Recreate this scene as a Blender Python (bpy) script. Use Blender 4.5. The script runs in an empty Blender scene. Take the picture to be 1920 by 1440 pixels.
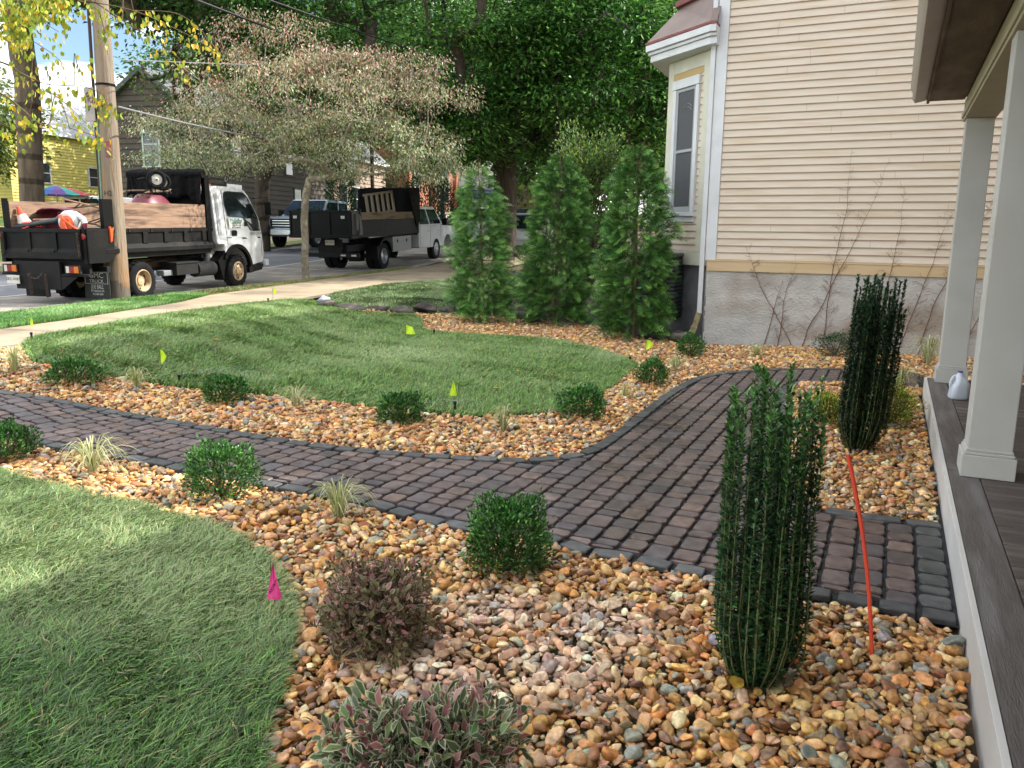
import bpy, bmesh, math, random
import numpy as np
from mathutils import Vector, Matrix, Euler
from mathutils.geometry import delaunay_2d_cdt
sc = bpy.context.scene
col = sc.collection
RAD = math.radians
# ------------------------------------------------------------------ camera
EYE = 1.6; FPX = 1500.0
pitch = math.atan(279/FPX); roll = math.atan(.0123)
Fv = np.array([0, math.cos(pitch), -math.sin(pitch)])
R0 = np.array([1., 0, 0]); U0 = np.array([0, math.sin(pitch), math.cos(pitch)])
Rv = math.cos(roll)*R0 + math.sin(roll)*U0
Uv = -math.sin(roll)*R0 + math.cos(roll)*U0
C0 = np.array([0, 0, EYE])
cd = bpy.data.cameras.new('camera'); cam = bpy.data.objects.new('camera', cd); col.objects.link(cam)
cd.sensor_width = 36; cd.lens = FPX/1920*36; cd.clip_end = 600; cd.clip_start = .05
M = Matrix.Identity(4)
for i, v in enumerate((Rv, Uv, -Fv)):
    for j in range(3): M[j][i] = v[j]
M.translation = Vector((0, 0, EYE)); cam.matrix_world = M
sc.camera = cam
# ------------------------------------------------------------------ light
SUN_DIR = np.array([.92, .30, .80]); SUN_DIR /= np.linalg.norm(SUN_DIR)
sc.world = bpy.data.worlds.new('World'); w = sc.world; w.use_nodes = True
nt = w.node_tree; bg = nt.nodes['Background']
sky = nt.nodes.new('ShaderNodeTexSky'); sky.sky_type = 'NISHITA'; sky.sun_disc = False
sky.sun_elevation = math.asin(SUN_DIR[2]); sky.sun_rotation = math.atan2(SUN_DIR[0], SUN_DIR[1])
sky.air_density = 1.0; sky.dust_density = .4; sky.ozone_density = 2.5
tc = nt.nodes.new('ShaderNodeTexCoord'); mp = nt.nodes.new('ShaderNodeMapping'); mp.inputs['Location'].default_value = (6.8, 3.6, 4); mp.inputs['Scale'].default_value = (2.2, 2.2, 7)
nz = nt.nodes.new('ShaderNodeTexNoise'); nz.inputs['Scale'].default_value = 1.6; nz.inputs['Detail'].default_value = 8
rp = nt.nodes.new('ShaderNodeValToRGB'); rp.color_ramp.elements[0].position = .47; rp.color_ramp.elements[1].position = .64
mx = nt.nodes.new('ShaderNodeMixRGB'); mx.inputs['Color2'].default_value = (31, 30, 28.6, 1)
L = nt.links.new
L(tc.outputs['Generated'], mp.inputs['Vector']); L(mp.outputs['Vector'], nz.inputs['Vector']); L(nz.outputs['Fac'], rp.inputs['Fac'])
L(rp.outputs['Color'], mx.inputs['Fac']); L(sky.outputs['Color'], mx.inputs['Color1']); L(mx.outputs['Color'], bg.inputs['Color'])
bg.inputs['Strength'].default_value = .05
sd = bpy.data.lights.new('sun', 'SUN'); so = bpy.data.objects.new('sun', sd); col.objects.link(so)
sd.energy = 2.1; sd.angle = RAD(.6); sd.color = (1, .95, .86)
so.rotation_euler = Vector(-SUN_DIR).to_track_quat('-Z', 'Y').to_euler()
sc.view_settings.view_transform = 'Standard'; sc.view_settings.look = 'None'
sc.view_settings.exposure = 2.18; sc.view_settings.gamma = 1
sc.render.engine = 'CYCLES'
try:
    sc.cycles.max_bounces = 6; sc.cycles.transparent_max_bounces = 6
except Exception: pass
# ------------------------------------------------------------------ geometry of the place
AZ = RAD(14.6); UU = np.array([math.sin(AZ), math.cos(AZ)]); NN = np.array([-UU[1], UU[0]])   # along street, away from yard
AZD = RAD(25.2); DD = np.array([math.sin(AZD), math.cos(AZD)]); PR = np.array([DD[1], -DD[0]])  # deck edge direction and its right
def sst(a): a = np.clip(a, 0, 1); return a*a*(3-2*a)
def st2xy(s, t): return s*NN[0]+t*UU[0], s*NN[1]+t*UU[1]
def hst(t):
    t = np.asarray(t, float); d = t-13.8; dp = np.clip(d, 0, 26)
    return .2+np.clip(d, -12, 0)*.008+.015*dp+.0011*dp*dp+np.clip(d-26, 0, 100)*.02
LX = [-30, -6, -3.9, -1.75, .5, 3, 8, 30]; LY = [15.0, 15.0, 15.5, 16.3, 15.2, 14.3, 13.2, 13]
def sedge(t): return np.interp(t, [16, 24], [11.25, 9.95])
def hstreet(x, y):
    s = x*NN[0]+y*NN[1]; t = x*UU[0]+y*UU[1]
    return hst(t)+.03*np.clip(s-13.6, 0, 30)
def h(x, y):
    x = np.asarray(x, float); y = np.asarray(y, float)
    s = x*NN[0]+y*NN[1]; t = x*UU[0]+y*UU[1]
    v = y-np.interp(x, LX, LY)
    yard = .2*sst(v/.35)+.012*np.clip(v, 0, 60)
    side = hst(t)+.08
    wgt = sst((s-4.8)/3.0)
    wgt = np.where(v > .3, sst((s-3.5)/3.5), wgt)
    z = yard*(1-wgt)+side*wgt
    far = hstreet(x, y)+.1
    return np.where(s > 15, far, z)
def hf(x, y): return float(h(x, y))
def ray(px, py): return Fv+(px-960)/FPX*Rv+(720-py)/FPX*Uv
def at_z(px, py, z): d = ray(px, py); return C0+d*((z-EYE)/d[2])
def at_y(px, py, Y): d = ray(px, py); return C0+d*(Y/d[1])
def G(px, py, fn=None):
    fn = fn or h; z = 0.
    for i in range(40):
        P = at_z(px, py, z); z = .5*z+.5*float(fn(P[0], P[1]))
    P[2] = float(fn(P[0], P[1])); return P
def Gs(pts, fn=None): return [tuple(G(a, b, fn)[:2]) for a, b in pts]
def smooth(poly, n=6, closed=True):
    P = [np.array(p, float) for p in poly]; out = []; m = len(P)
    for i in range(m if closed else m-1):
        g = lambda k: P[k % m] if closed else P[max(0, min(m-1, k))]
        p0, p1, p2, p3 = g(i-1), g(i), g(i+1), g(i+2)
        for k in range(n):
            t = k/n
            out.append(.5*((2*p1)+(-p0+p2)*t+(2*p0-5*p1+4*p2-p3)*t*t+(-p0+3*p1-3*p2+p3)*t**3))
    if not closed: out.append(P[-1])
    return np.array(out)
def inside(x, y, poly):
    x = np.asarray(x); y = np.asarray(y); r = np.zeros(x.shape, bool)
    px, py = poly[:, 0], poly[:, 1]; j = len(poly)-1
    for i in range(len(poly)):
        c = ((py[i] > y) != (py[j] > y))
        if c.any():
            r ^= c & (x < (px[j]-px[i])*(y-py[i])/(py[j]-py[i]+1e-12)+px[i])
        j = i
    return r
def distpoly(x, y, poly, closed=True):
    best = np.full(np.shape(x), 1e9); bx = np.zeros(np.shape(x)); by = np.zeros(np.shape(x)); n = len(poly)
    for i in range(n if closed else n-1):
        a = poly[i]; b = poly[(i+1) % n]; d = b-a; q = d@d+1e-12
        t = np.clip(((x-a[0])*d[0]+(y-a[1])*d[1])/q, 0, 1)
        cx = a[0]+t*d[0]; cy = a[1]+t*d[1]; ds = np.hypot(x-cx, y-cy); mk = ds < best
        best = np.where(mk, ds, best); bx = np.where(mk, cx, bx); by = np.where(mk, cy, by)
    return best, bx, by
def vis(x, y, z=0., mg=60):
    dx, dy, dz = x, y, z-EYE
    q = dx*Fv[0]+dy*Fv[1]+dz*Fv[2]; qq = np.where(q > .1, q, .1)
    u = 960+FPX*(dx*Rv[0]+dy*Rv[1]+dz*Rv[2])/qq; v = 720-FPX*(dx*Uv[0]+dy*Uv[1]+dz*Uv[2])/qq
    return (q > .1) & (u > -mg) & (u < 1920+mg) & (v < 1440+mg) & (v > -mg)
# ------------------------------------------------------------------ helpers: materials
def hexc(s):
    s = s.lstrip('#'); c = [int(s[i:i+2], 16)/255 for i in (0, 2, 4)]
    return tuple((v/12.92 if v <= .04045 else ((v+.055)/1.055)**2.4) for v in c)
def setin(b, names, val):
    for n in names:
        if n in b.inputs: b.inputs[n].default_value = val; return
def pm(name, c1, c2=None, scale=8., rough=.7, bump=0., bscale=None, metal=0., spec=.5, thr=(.35, .65), stretch=None, detail=5., coat=0., c3=None, s3=1.5, dist=.02):
    m = bpy.data.materials.new(name); m.use_nodes = True; n = m.node_tree; b = n.nodes['Principled BSDF']; l = n.links.new
    b.inputs['Roughness'].default_value = rough; b.inputs['Metallic'].default_value = metal
    setin(b, ['Specular IOR Level', 'Specular'], spec); setin(b, ['Coat Weight'], coat)
    b.inputs['Base Color'].default_value = (*c1, 1)
    t = n.nodes.new('ShaderNodeTexCoord'); mpg = n.nodes.new('ShaderNodeMapping'); l(t.outputs['Object'], mpg.inputs['Vector'])
    if stretch: mpg.inputs['Scale'].default_value = stretch
    if c2:
        z = n.nodes.new('ShaderNodeTexNoise'); z.inputs['Scale'].default_value = scale; z.inputs['Detail'].default_value = detail
        r = n.nodes.new('ShaderNodeValToRGB'); r.color_ramp.elements[0].position = thr[0]; r.color_ramp.elements[1].position = thr[1]
        r.color_ramp.elements[0].color = (*c1, 1); r.color_ramp.elements[1].color = (*c2, 1)
        l(mpg.outputs['Vector'], z.inputs['Vector']); l(z.outputs['Fac'], r.inputs['Fac']); src = r.outputs['Color']
        if c3:
            z3 = n.nodes.new('ShaderNodeTexNoise'); z3.inputs['Scale'].default_value = s3; z3.inputs['Detail'].default_value = 6
            r3 = n.nodes.new('ShaderNodeValToRGB'); r3.color_ramp.elements[0].position = .5; r3.color_ramp.elements[1].position = .66
            m3 = n.nodes.new('ShaderNodeMixRGB'); m3.inputs['Color2'].default_value = (*c3, 1)
            l(mpg.outputs['Vector'], z3.inputs['Vector']); l(z3.outputs['Fac'], r3.inputs['Fac']); l(r3.outputs['Color'], m3.inputs['Fac']); l(src, m3.inputs['Color1']); src = m3.outputs['Color']
        l(src, b.inputs['Base Color'])
    if bump:
        z2 = n.nodes.new('ShaderNodeTexNoise'); z2.inputs['Scale'].default_value = bscale or scale*3; z2.inputs['Detail'].default_value = 6
        bu = n.nodes.new('ShaderNodeBump'); bu.inputs['Strength'].default_value = bump; bu.inputs['Distance'].default_value = dist
        l(mpg.outputs['Vector'], z2.inputs['Vector']); l(z2.outputs['Fac'], bu.inputs['Height']); l(bu.outputs['Normal'], b.inputs['Normal'])
    return m
def am(name, rough=.6, trans=0., bump=0., bscale=40., spec=.4, vscale=0., roughattr=False, coat=0.):
    """colour from the mesh attribute Col, one value per leaf / stone / blade"""
    m = bpy.data.materials.new(name); m.use_nodes = True; n = m.node_tree; b = n.nodes['Principled BSDF']; l = n.links.new
    b.inputs['Roughness'].default_value = rough; setin(b, ['Specular IOR Level', 'Specular'], spec); setin(b, ['Coat Weight'], coat)
    a = n.nodes.new('ShaderNodeAttribute'); a.attribute_name = 'Col'; src = a.outputs['Color']
    if vscale:
        t = n.nodes.new('ShaderNodeTexCoord'); z = n.nodes.new('ShaderNodeTexNoise'); z.inputs['Scale'].default_value = vscale; z.inputs['Detail'].default_value = 6
        l(t.outputs['Object'], z.inputs['Vector'])
        mr = n.nodes.new('ShaderNodeMapRange'); mr.inputs['From Min'].default_value = .3; mr.inputs['From Max'].default_value = .7; mr.inputs['To Min'].default_value = .55; mr.inputs['To Max'].default_value = 1.35
        l(z.outputs['Fac'], mr.inputs['Value'])
        mu = n.nodes.new('ShaderNodeMixRGB'); mu.blend_type = 'MULTIPLY'; mu.inputs['Fac'].default_value = 1
        l(src, mu.inputs['Color1']); l(mr.outputs['Result'], mu.inputs['Color2']); src = mu.outputs['Color']
    l(src, b.inputs['Base Color'])
    if roughattr: l(a.outputs['Alpha'], b.inputs['Roughness'])
    if bump:
        t = n.nodes.new('ShaderNodeTexCoord'); z2 = n.nodes.new('ShaderNodeTexNoise'); z2.inputs['Scale'].default_value = bscale; z2.inputs['Detail'].default_value = 5
        bu = n.nodes.new('ShaderNodeBump'); bu.inputs['Strength'].default_value = bump; bu.inputs['Distance'].default_value = .005
        l(t.outputs['Object'], z2.inputs['Vector']); l(z2.outputs['Fac'], bu.inputs['Height']); l(bu.outputs['Normal'], b.inputs['Normal'])
    if trans:
        o = [x for x in n.nodes if x.type == 'OUTPUT_MATERIAL'][0]
        tr = n.nodes.new('ShaderNodeBsdfTranslucent'); ms = n.nodes.new('ShaderNodeMixShader'); ms.inputs['Fac'].default_value = trans
        l(src, tr.inputs['Color']); l(b.outputs['BSDF'], ms.inputs[1]); l(tr.outputs['BSDF'], ms.inputs[2]); l(ms.outputs['Shader'], o.inputs['Surface'])
    return m
def glass(name, tint=(.02, .025, .03), rough=.05):
    m = pm(name, tint, rough=rough, spec=.8); return m
# ------------------------------------------------------------------ helpers: objects
def tag(o, label=None, cat=None, group=None, kind=None):
    if label: o['label'] = label
    if cat: o['category'] = cat
    if group: o['group'] = group
    if kind: o['kind'] = kind
    return o
def empty(name, loc=(0, 0, 0), rz=0, rx=0, ry=0, label=None, cat=None, group=None):
    o = bpy.data.objects.new(name, None); col.objects.link(o); o.location = loc; o.rotation_euler = (rx, ry, rz); o.empty_display_size = .1
    return tag(o, label, cat, group)
def npmesh(name, V, faces, mats, colr=None, parent=None, smooth=False, matidx=None):
    """faces: list of (k,N) arrays with equal k, or one array"""
    me = bpy.data.meshes.new(name); V = np.asarray(V, np.float32)
    if not isinstance(faces, list): faces = [faces]
    faces = [np.asarray(f, np.int32) for f in faces if len(f)]
    me.vertices.add(len(V)); me.vertices.foreach_set('co', V.ravel())
    tot = sum(f.size for f in faces); np_ = sum(len(f) for f in faces)
    me.loops.add(tot); me.polygons.add(np_)
    me.loops.foreach_set('vertex_index', np.concatenate([f.ravel() for f in faces]))
    sizes = np.concatenate([np.full(len(f), f.shape[1], np.int32) for f in faces])
    starts = np.concatenate([[0], np.cumsum(sizes)[:-1]]).astype(np.int32)
    me.polygons.foreach_set('loop_start', starts)
    try: me.polygons.foreach_set('loop_total', sizes)
    except Exception: pass
    if smooth: me.polygons.foreach_set('use_smooth', np.ones(np_, bool))
    if matidx is not None: me.polygons.foreach_set('material_index', np.asarray(matidx, np.int32))
    if colr is not None:
        c = np.ones((len(V), 4), np.float32); colr = np.asarray(colr); c[:, :colr.shape[1]] = colr
        a = me.color_attributes.new('Col', 'FLOAT_COLOR', 'POINT'); a.data.foreach_set('color', c.ravel())
    me.update(calc_edges=True)
    for m in (mats if isinstance(mats, (list, tuple)) else [mats]): me.materials.append(m)
    o = bpy.data.objects.new(name, me); col.objects.link(o)
    if parent: o.parent = parent
    return o
class MB:
    def __init__(s): s.v = []; s.f = []; s.m = []; s.mi = 0
    def add(s, V, F):
        b = len(s.v); s.v += [tuple(map(float, p)) for p in V]
        for f in F: s.f.append(tuple(i+b for i in f)); s.m.append(s.mi)
        return s
    def box(s, c, d, rz=0, rx=0, ry=0, top=None):
        x, y, z = d[0]/2, d[1]/2, d[2]/2; t = top or (1, 1)
        V = [(-x, -y, -z), (x, -y, -z), (x, y, -z), (-x, y, -z), (-x*t[0], -y*t[1], z), (x*t[0], -y*t[1], z), (x*t[0], y*t[1], z), (-x*t[0], y*t[1], z)]
        if rz or rx or ry:
            R = Euler((rx, ry, rz)).to_matrix(); V = [R @ Vector(p) for p in V]
        V = [(p[0]+c[0], p[1]+c[1], p[2]+c[2]) for p in V]
        return s.add(V, [(0, 3, 2, 1), (4, 5, 6, 7), (0, 1, 5, 4), (1, 2, 6, 5), (2, 3, 7, 6), (3, 0, 4, 7)])
    def b2(s, x0, x1, y0, y1, z0, z1): return s.box(((x0+x1)/2, (y0+y1)/2, (z0+z1)/2), (abs(x1-x0), abs(y1-y0), abs(z1-z0)))
    def prism(s, pts, a, b, axis='y', shrink=None):
        """polygon pts in the plane across axis, from a to b"""
        n = len(pts)
        def mk(p, k):
            return {'y': (p[0], k, p[1]), 'z': (p[0], p[1], k), 'x': (k, p[0], p[1])}[axis]
        V = [mk(p, a) for p in pts]+[mk(p, b) for p in pts]
        F = [tuple(range(n)), tuple(range(2*n-1, n-1, -1))]+[(i, i+n, (i+1) % n+n, (i+1) % n) for i in range(n)]
        return s.add(V, F)
    def tube(s, path, r, n=6, cap=True):
        P = [Vector(p) for p in path]; m = len(P); rr = r if isinstance(r, (list, tuple, np.ndarray)) else [r]*m
        V = []; up = None
        for i in range(m):
            d = (P[min(i+1, m-1)]-P[max(i-1, 0)])
            d = d.normalized() if d.length > 1e-9 else Vector((0, 0, 1))
            if up is None: up = Vector((0, 0, 1)) if abs(d.z) < .9 else Vector((1, 0, 0))
            a = d.cross(up).normalized(); b_ = a.cross(d).normalized(); up = b_
            for k in range(n):
                t = 2*math.pi*k/n; V.append(P[i]+(a*math.cos(t)+b_*math.sin(t))*float(rr[i]))
        F = [(i*n+k, i*n+(k+1) % n, (i+1)*n+(k+1) % n, (i+1)*n+k) for i in range(m-1) for k in range(n)]
        if cap: F += [tuple(range(n-1, -1, -1)), tuple((m-1)*n+k for k in range(n))]
        return s.add(V, F)
    def lathe(s, prof, c=(0, 0, 0), n=24, axis='z', a0=0, a1=2*math.pi):
        V = []; m = len(prof); full = abs(a1-a0-2*math.pi) < 1e-6; nn = n if full else n+1
        for k in range(nn):
            t = a0+(a1-a0)*k/n; ct, st = math.cos(t), math.sin(t)
            for r, z in prof:
                p = {'z': (r*ct, r*st, z), 'y': (r*ct, z, r*st), 'x': (z, r*ct, r*st)}[axis]
                V.append((p[0]+c[0], p[1]+c[1], p[2]+c[2]))
        F = []
        for k in range(n):
            k2 = (k+1) % nn
            for i in range(m-1): F.append((k*m+i, k2*m+i, k2*m+i+1, k*m+i+1))
        return s.add(V, F)
    def build(s, name, mats, parent=None, smooth=False, bevel=0, segs=2, label=None, angle=35):
        me = bpy.data.meshes.new(name); me.from_pydata(s.v, [], s.f); me.update()
        for m in (mats if isinstance(mats, (list, tuple)) else [mats]): me.materials.append(m)
        me.polygons.foreach_set('material_index', s.m)
        bm = bmesh.new(); bm.from_mesh(me); bmesh.ops.recalc_face_normals(bm, faces=bm.faces); bm.to_mesh(me); bm.free()
        if smooth:
            me.polygons.foreach_set('use_smooth', [True]*len(me.polygons))
            try: me.set_sharp_from_angle(angle=RAD(angle))
            except Exception: pass
        o = bpy.data.objects.new(name, me); col.objects.link(o)
        if parent: o.parent = parent
        if bevel:
            md = o.modifiers.new('bevel', 'BEVEL'); md.width = bevel; md.segments = segs; md.limit_method = 'ANGLE'; md.angle_limit = RAD(40)
        if label: o['label'] = label
        return o
def copy_tree(o, parent=None):
    c = o.copy(); col.objects.link(c)
    if parent: c.parent = parent
    for ch in list(o.children): copy_tree(ch, c)
    return c
def text(name, body, size, mat, parent, loc, rot=(RAD(90), 0, 0), sx=1, align='CENTER'):
    cu = bpy.data.curves.new(name, 'FONT'); cu.body = body; cu.size = size; cu.extrude = .001; cu.align_x = align; cu.align_y = 'CENTER'; cu.resolution_u = 2
    o = bpy.data.objects.new(name, cu); col.objects.link(o); bpy.context.view_layer.update()
    me = bpy.data.meshes.new_from_object(o.evaluated_get(bpy.context.evaluated_depsgraph_get()))
    bpy.data.objects.remove(o); o = bpy.data.objects.new(name, me); col.objects.link(o); me.materials.clear(); me.materials.append(mat)
    o.parent = parent; o.location = loc; o.rotation_euler = rot; o.scale = (sx, 1, 1); return o
def sheet(name, poly, res, zoff, mat, fn=None, parent=None):
    poly = np.asarray(poly, float); fn = fn or h
    # outline resampled, plus inner grid points
    pts = []
    for i in range(len(poly)):
        a, b = poly[i], poly[(i+1) % len(poly)]; k = max(1, int(np.hypot(*(b-a))/res))
        for j in range(k): pts.append(a+(b-a)*j/k)
    nb = len(pts); B = np.array(pts)
    gx, gy = np.meshgrid(np.arange(B[:, 0].min(), B[:, 0].max(), res), np.arange(B[:, 1].min(), B[:, 1].max(), res))
    gx = gx.ravel(); gy = gy.ravel(); k = inside(gx, gy, B); gx, gy = gx[k], gy[k]; d, _, _ = distpoly(gx, gy, B); k = d > res*.4
    allp = [Vector(p) for p in B]+[Vector((a, b)) for a, b in zip(gx[k], gy[k])]
    vs, es, fs, *_ = delaunay_2d_cdt(allp, [(i, (i+1) % nb) for i in range(nb)], [list(range(nb))], 1, 1e-5)
    V = np.array([(v.x, v.y) for v in vs]); z = fn(V[:, 0], V[:, 1])+zoff
    me = bpy.data.meshes.new(name); me.from_pydata([(a, b, c) for (a, b), c in zip(V, z)], [], [tuple(f) for f in fs]); me.update()
    me.materials.append(mat); o = bpy.data.objects.new(name, me); col.objects.link(o)
    for p in me.polygons: p.use_smooth = True
    bm = bmesh.new(); bm.from_mesh(me); bmesh.ops.recalc_face_normals(bm, faces=bm.faces)
    if bm.faces and sum(f.normal.z for f in bm.faces) < 0: bmesh.ops.reverse_faces(bm, faces=bm.faces)
    bm.to_mesh(me); bm.free()
    if parent: o.parent = parent
    return o
# ---- foliage
def unit(a): return a/(np.linalg.norm(a, axis=-1, keepdims=True)+1e-9)
LT = {  # leaf templates: (along, across, lift), faces, centre mask
 'r': (np.array([(0, 0, 0), (.45, -.5, .12), (1, 0, 0), (.45, .5, .12)]), [(0, 1, 2), (0, 2, 3)], np.array([1, 0, 1, 0])),
 'o': (np.array([(0, 0, 0), (.3, -.42, .1), (.3, 0, 0), (.3, .42, .1), (.7, -.36, .06), (.7, 0, -.03), (.7, .36, .06), (1, 0, -.12)]), [(0, 1, 2), (0, 2, 3), (1, 4, 5), (1, 5, 2), (2, 5, 6), (2, 6, 3), (4, 7, 5), (5, 7, 6)], np.array([1, 0, 1, 0, 0, 1, 0, 0])),
 'v': (np.array([(0, 0, 0), (.2, -.34, .08), (.2, -.2, .05), (.2, .2, .05), (.2, .34, .08), (.6, -.46, .1), (.6, -.27, .06), (.6, .27, .06), (.6, .46, .1), (1, 0, -.15), (.86, 0, -.08)]),
       [(0, 1, 2), (0, 2, 3), (0, 3, 4), (1, 5, 6), (1, 6, 2), (2, 6, 7), (2, 7, 3), (3, 7, 8), (3, 8, 4), (5, 9, 10), (5, 10, 6), (6, 10, 7), (7, 10, 9), (7, 9, 8)], np.array([1, 0, 1, 1, 0, 0, 1, 1, 0, 0, 1])),
}
def leaves(pos, d, n, Ln, Wd, c, tpl='r', c2=None):
    """returns V,F(3),C arrays"""
    T, F, cm = LT[tpl]; d = unit(d); b = unit(np.cross(n, d)); nn = np.cross(d, b)
    Ln = np.broadcast_to(Ln, (len(pos),))[:, None, None]; Wd = np.broadcast_to(Wd, (len(pos),))[:, None, None]
    V = pos[:, None, :]+T[None, :, 0:1]*Ln*d[:, None, :]+T[None, :, 1:2]*Wd*b[:, None, :]+T[None, :, 2:3]*Ln*nn[:, None, :]
    k = len(T); FF = (np.array(F)[None]+(np.arange(len(pos))*k)[:, None, None]).reshape(-1, 3)
    CC = np.repeat(c[:, None, :], k, 1)
    if c2 is not None: CC = np.where(cm[None, :, None] > 0, CC, c2[:, None, :])
    return V.reshape(-1, 3), FF, CC.reshape(-1, c.shape[1])
def cat(parts):
    V = []; F = []; Cc = []; o = 0
    for v, f, c in parts: V.append(v); F.append(f+o); Cc.append(c); o += len(v)
    return np.concatenate(V), np.concatenate(F), np.concatenate(Cc)
def pick(rng, pal, n, var=.15):
    pal = np.array([hexc(p) if isinstance(p, str) else p for p in pal]); c = pal[rng.integers(0, len(pal), n)]
    return np.clip(c*(1+rng.normal(0, var, (n, 1)))*(1+rng.normal(0, var*.3, (n, 3))), .002, .95)
def rdir(rng, n, flat=1.):
    v = rng.normal(size=(n, 3)); v[:, 2] *= flat; return unit(v)
def skeleton(trunk, tips, rng, step=.5, rtip=.012, expo=2.3, upb=.25, rmin=None):
    """join tips to a trunk polyline; returns nodes, parent, radius, and the tip node ids"""
    nodes = [np.array(p, float) for p in trunk]; par = [-1]+list(range(len(trunk)-1)); ntr = len(trunk)
    tips = np.array(tips); A = np.array(trunk)[-1]
    order = np.argsort(np.linalg.norm(tips-A, axis=1)); ends = []
    for i in order:
        P = tips[i]; N = np.array(nodes); dv = P-N; dist = np.linalg.norm(dv, axis=1)
        pen = dist*(1+.9*np.clip(.15-dv[:, 2]/(dist+1e-6), 0, 1)); pen[:max(0, ntr-3)] += 50
        j = int(np.argmin(pen)); a = nodes[j]; k = max(1, int(dist[j]/step)); prev = j
        side = rng.normal(0, .12, 3)*dist[j]
        for q in range(1, k+1):
            t = q/k; m = a+(P-a)*t+np.array([0, 0, 1])*upb*dist[j]*t*(1-t)+side*t*(1-t)*1.2+rng.normal(0, .02, 3)*(t < 1)
            nodes.append(m); par.append(prev); prev = len(nodes)-1
        ends.append(prev)
    n = len(nodes); acc = np.zeros(n); ch = np.zeros(n, int)
    for i in range(n):
        if par[i] >= 0: ch[par[i]] += 1
    for i in range(n-1, -1, -1):
        if ch[i] == 0: acc[i] = rtip**expo
        if par[i] >= 0: acc[par[i]] += acc[i]
    return np.array(nodes), par, acc**(1/expo), ends
def skel_mesh(mb, nodes, par, rad, n=6, rmin=0, scale=1.):
    for i in range(len(nodes)):
        p = par[i]
        if p < 0 or rad[i] < rmin: continue
        a = Vector(nodes[p]); b = Vector(nodes[i]); d = b-a
        if d.length < 1e-5: continue
        d.normalize(); up = Vector((0, 0, 1)) if abs(d.z) < .9 else Vector((1, 0, 0)); x = d.cross(up).normalized(); y = x.cross(d)
        k = n if rad[i] > .03 else 4; r0 = min(rad[p], rad[i]*1.5)*scale; r1 = rad[i]*scale; V = []
        for c, r in ((a-d*r0*.3, r0), (b+d*r1*.2, r1)):
            for q in range(k):
                t = 2*math.pi*q/k; V.append(c+(x*math.cos(t)+y*math.sin(t))*r)
        mb.add(V, [(q, (q+1) % k, k+(q+1) % k, k+q) for q in range(k)])
    return mb
def ellips_tips(rng, c, r, n, shell=.55, cut=None):
    out = []
    while len(out) < n:
        v = rng.normal(size=3); v /= np.linalg.norm(v); q = rng.uniform(shell, 1)**.6
        p = np.array(c)+v*q*np.array(r)
        if cut is None or cut(p): out.append(p)
    return np.array(out)
exec_parts = []
# ================================================================== GROUND
rng = np.random.default_rng(7); random.seed(7)
E0 = at_z(1733, 707, .2)[:2]
def dk(a, p): return E0+DD*a+PR*p          # deck frame -> world xy
up_px = [(-260, 668), (-120, 705), (0, 733), (120, 752), (250, 778), (400, 803), (560, 830), (700, 846), (850, 857), (960, 862), (1040, 859), (1100, 845), (1150, 813), (1200, 775), (1250, 738), (1310, 708), (1390, 697), (1480, 693), (1570, 693), (1680, 699), (1735, 706)]
lo_px = [(1807, 1178), (1699, 1157), (1624, 1142), (1552, 1128), (1470, 1115), (1330, 1090), (1233, 1070), (1178, 1057), (1087, 1042), (1028, 1021), (940, 1008), (853, 995), (766, 977), (686, 951), (554, 926), (467, 911), (350, 889), (262, 869), (140, 851), (58, 833), (-60, 805), (-260, 765)]
upw = smooth(Gs(up_px), 5, False); low = smooth(Gs(lo_px), 5, False)
path_out = np.vstack([upw, [dk(-.05, .25)], [dk(-6.4, .25)], low])
isl_px = [(1729, 729), (1640, 722), (1569, 719), (1500, 722), (1478, 745), (1478, 800), (1484, 870), (1490, 925), (1510, 948), (1560, 957), (1610, 965), (1690, 976), (1772, 985)]
islw = smooth(Gs(isl_px), 5, False); island = np.vstack([islw, [islw[-1]+PR*.4], [islw[0]+PR*.4]])
lawnA_px = [(40, 652), (58, 636), (120, 625), (200, 610), (292, 594), (420, 577), (520, 566), (575, 565), (640, 583), (720, 590), (780, 594), (792, 612), (805, 624), (900, 631), (1000, 637), (1080, 648), (1150, 668), (1190, 685), (1192, 694), (1165, 715), (1130, 742), (1090, 765), (1030, 778), (940, 783), (850, 783), (780, 776), (700, 768), (600, 757), (520, 748), (400, 737), (300, 724), (215, 712), (140, 700), (80, 688), (48, 670)]
lawnB_px = [(-300, 800), (-120, 860), (0, 893), (70, 912), (180, 938), (300, 966), (400, 998), (470, 1035), (525, 1085), (550, 1135), (550, 1190), (538, 1260), (515, 1340), (497, 1430), (480, 1640), (200, 1900), (-500, 1700), (-900, 1200)]
lawnA = smooth(Gs(lawnA_px), 4); lawnB = smooth(Gs(lawnB_px), 4)
upg_px = [(588, 570), (625, 551), (720, 534), (850, 525), (985, 515), (1100, 512), (1190, 520), (1150, 550), (1000, 560), (900, 572), (850, 578), (790, 584), (720, 582), (640, 576)]
upgr = np.array(Gs(upg_px))
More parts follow.
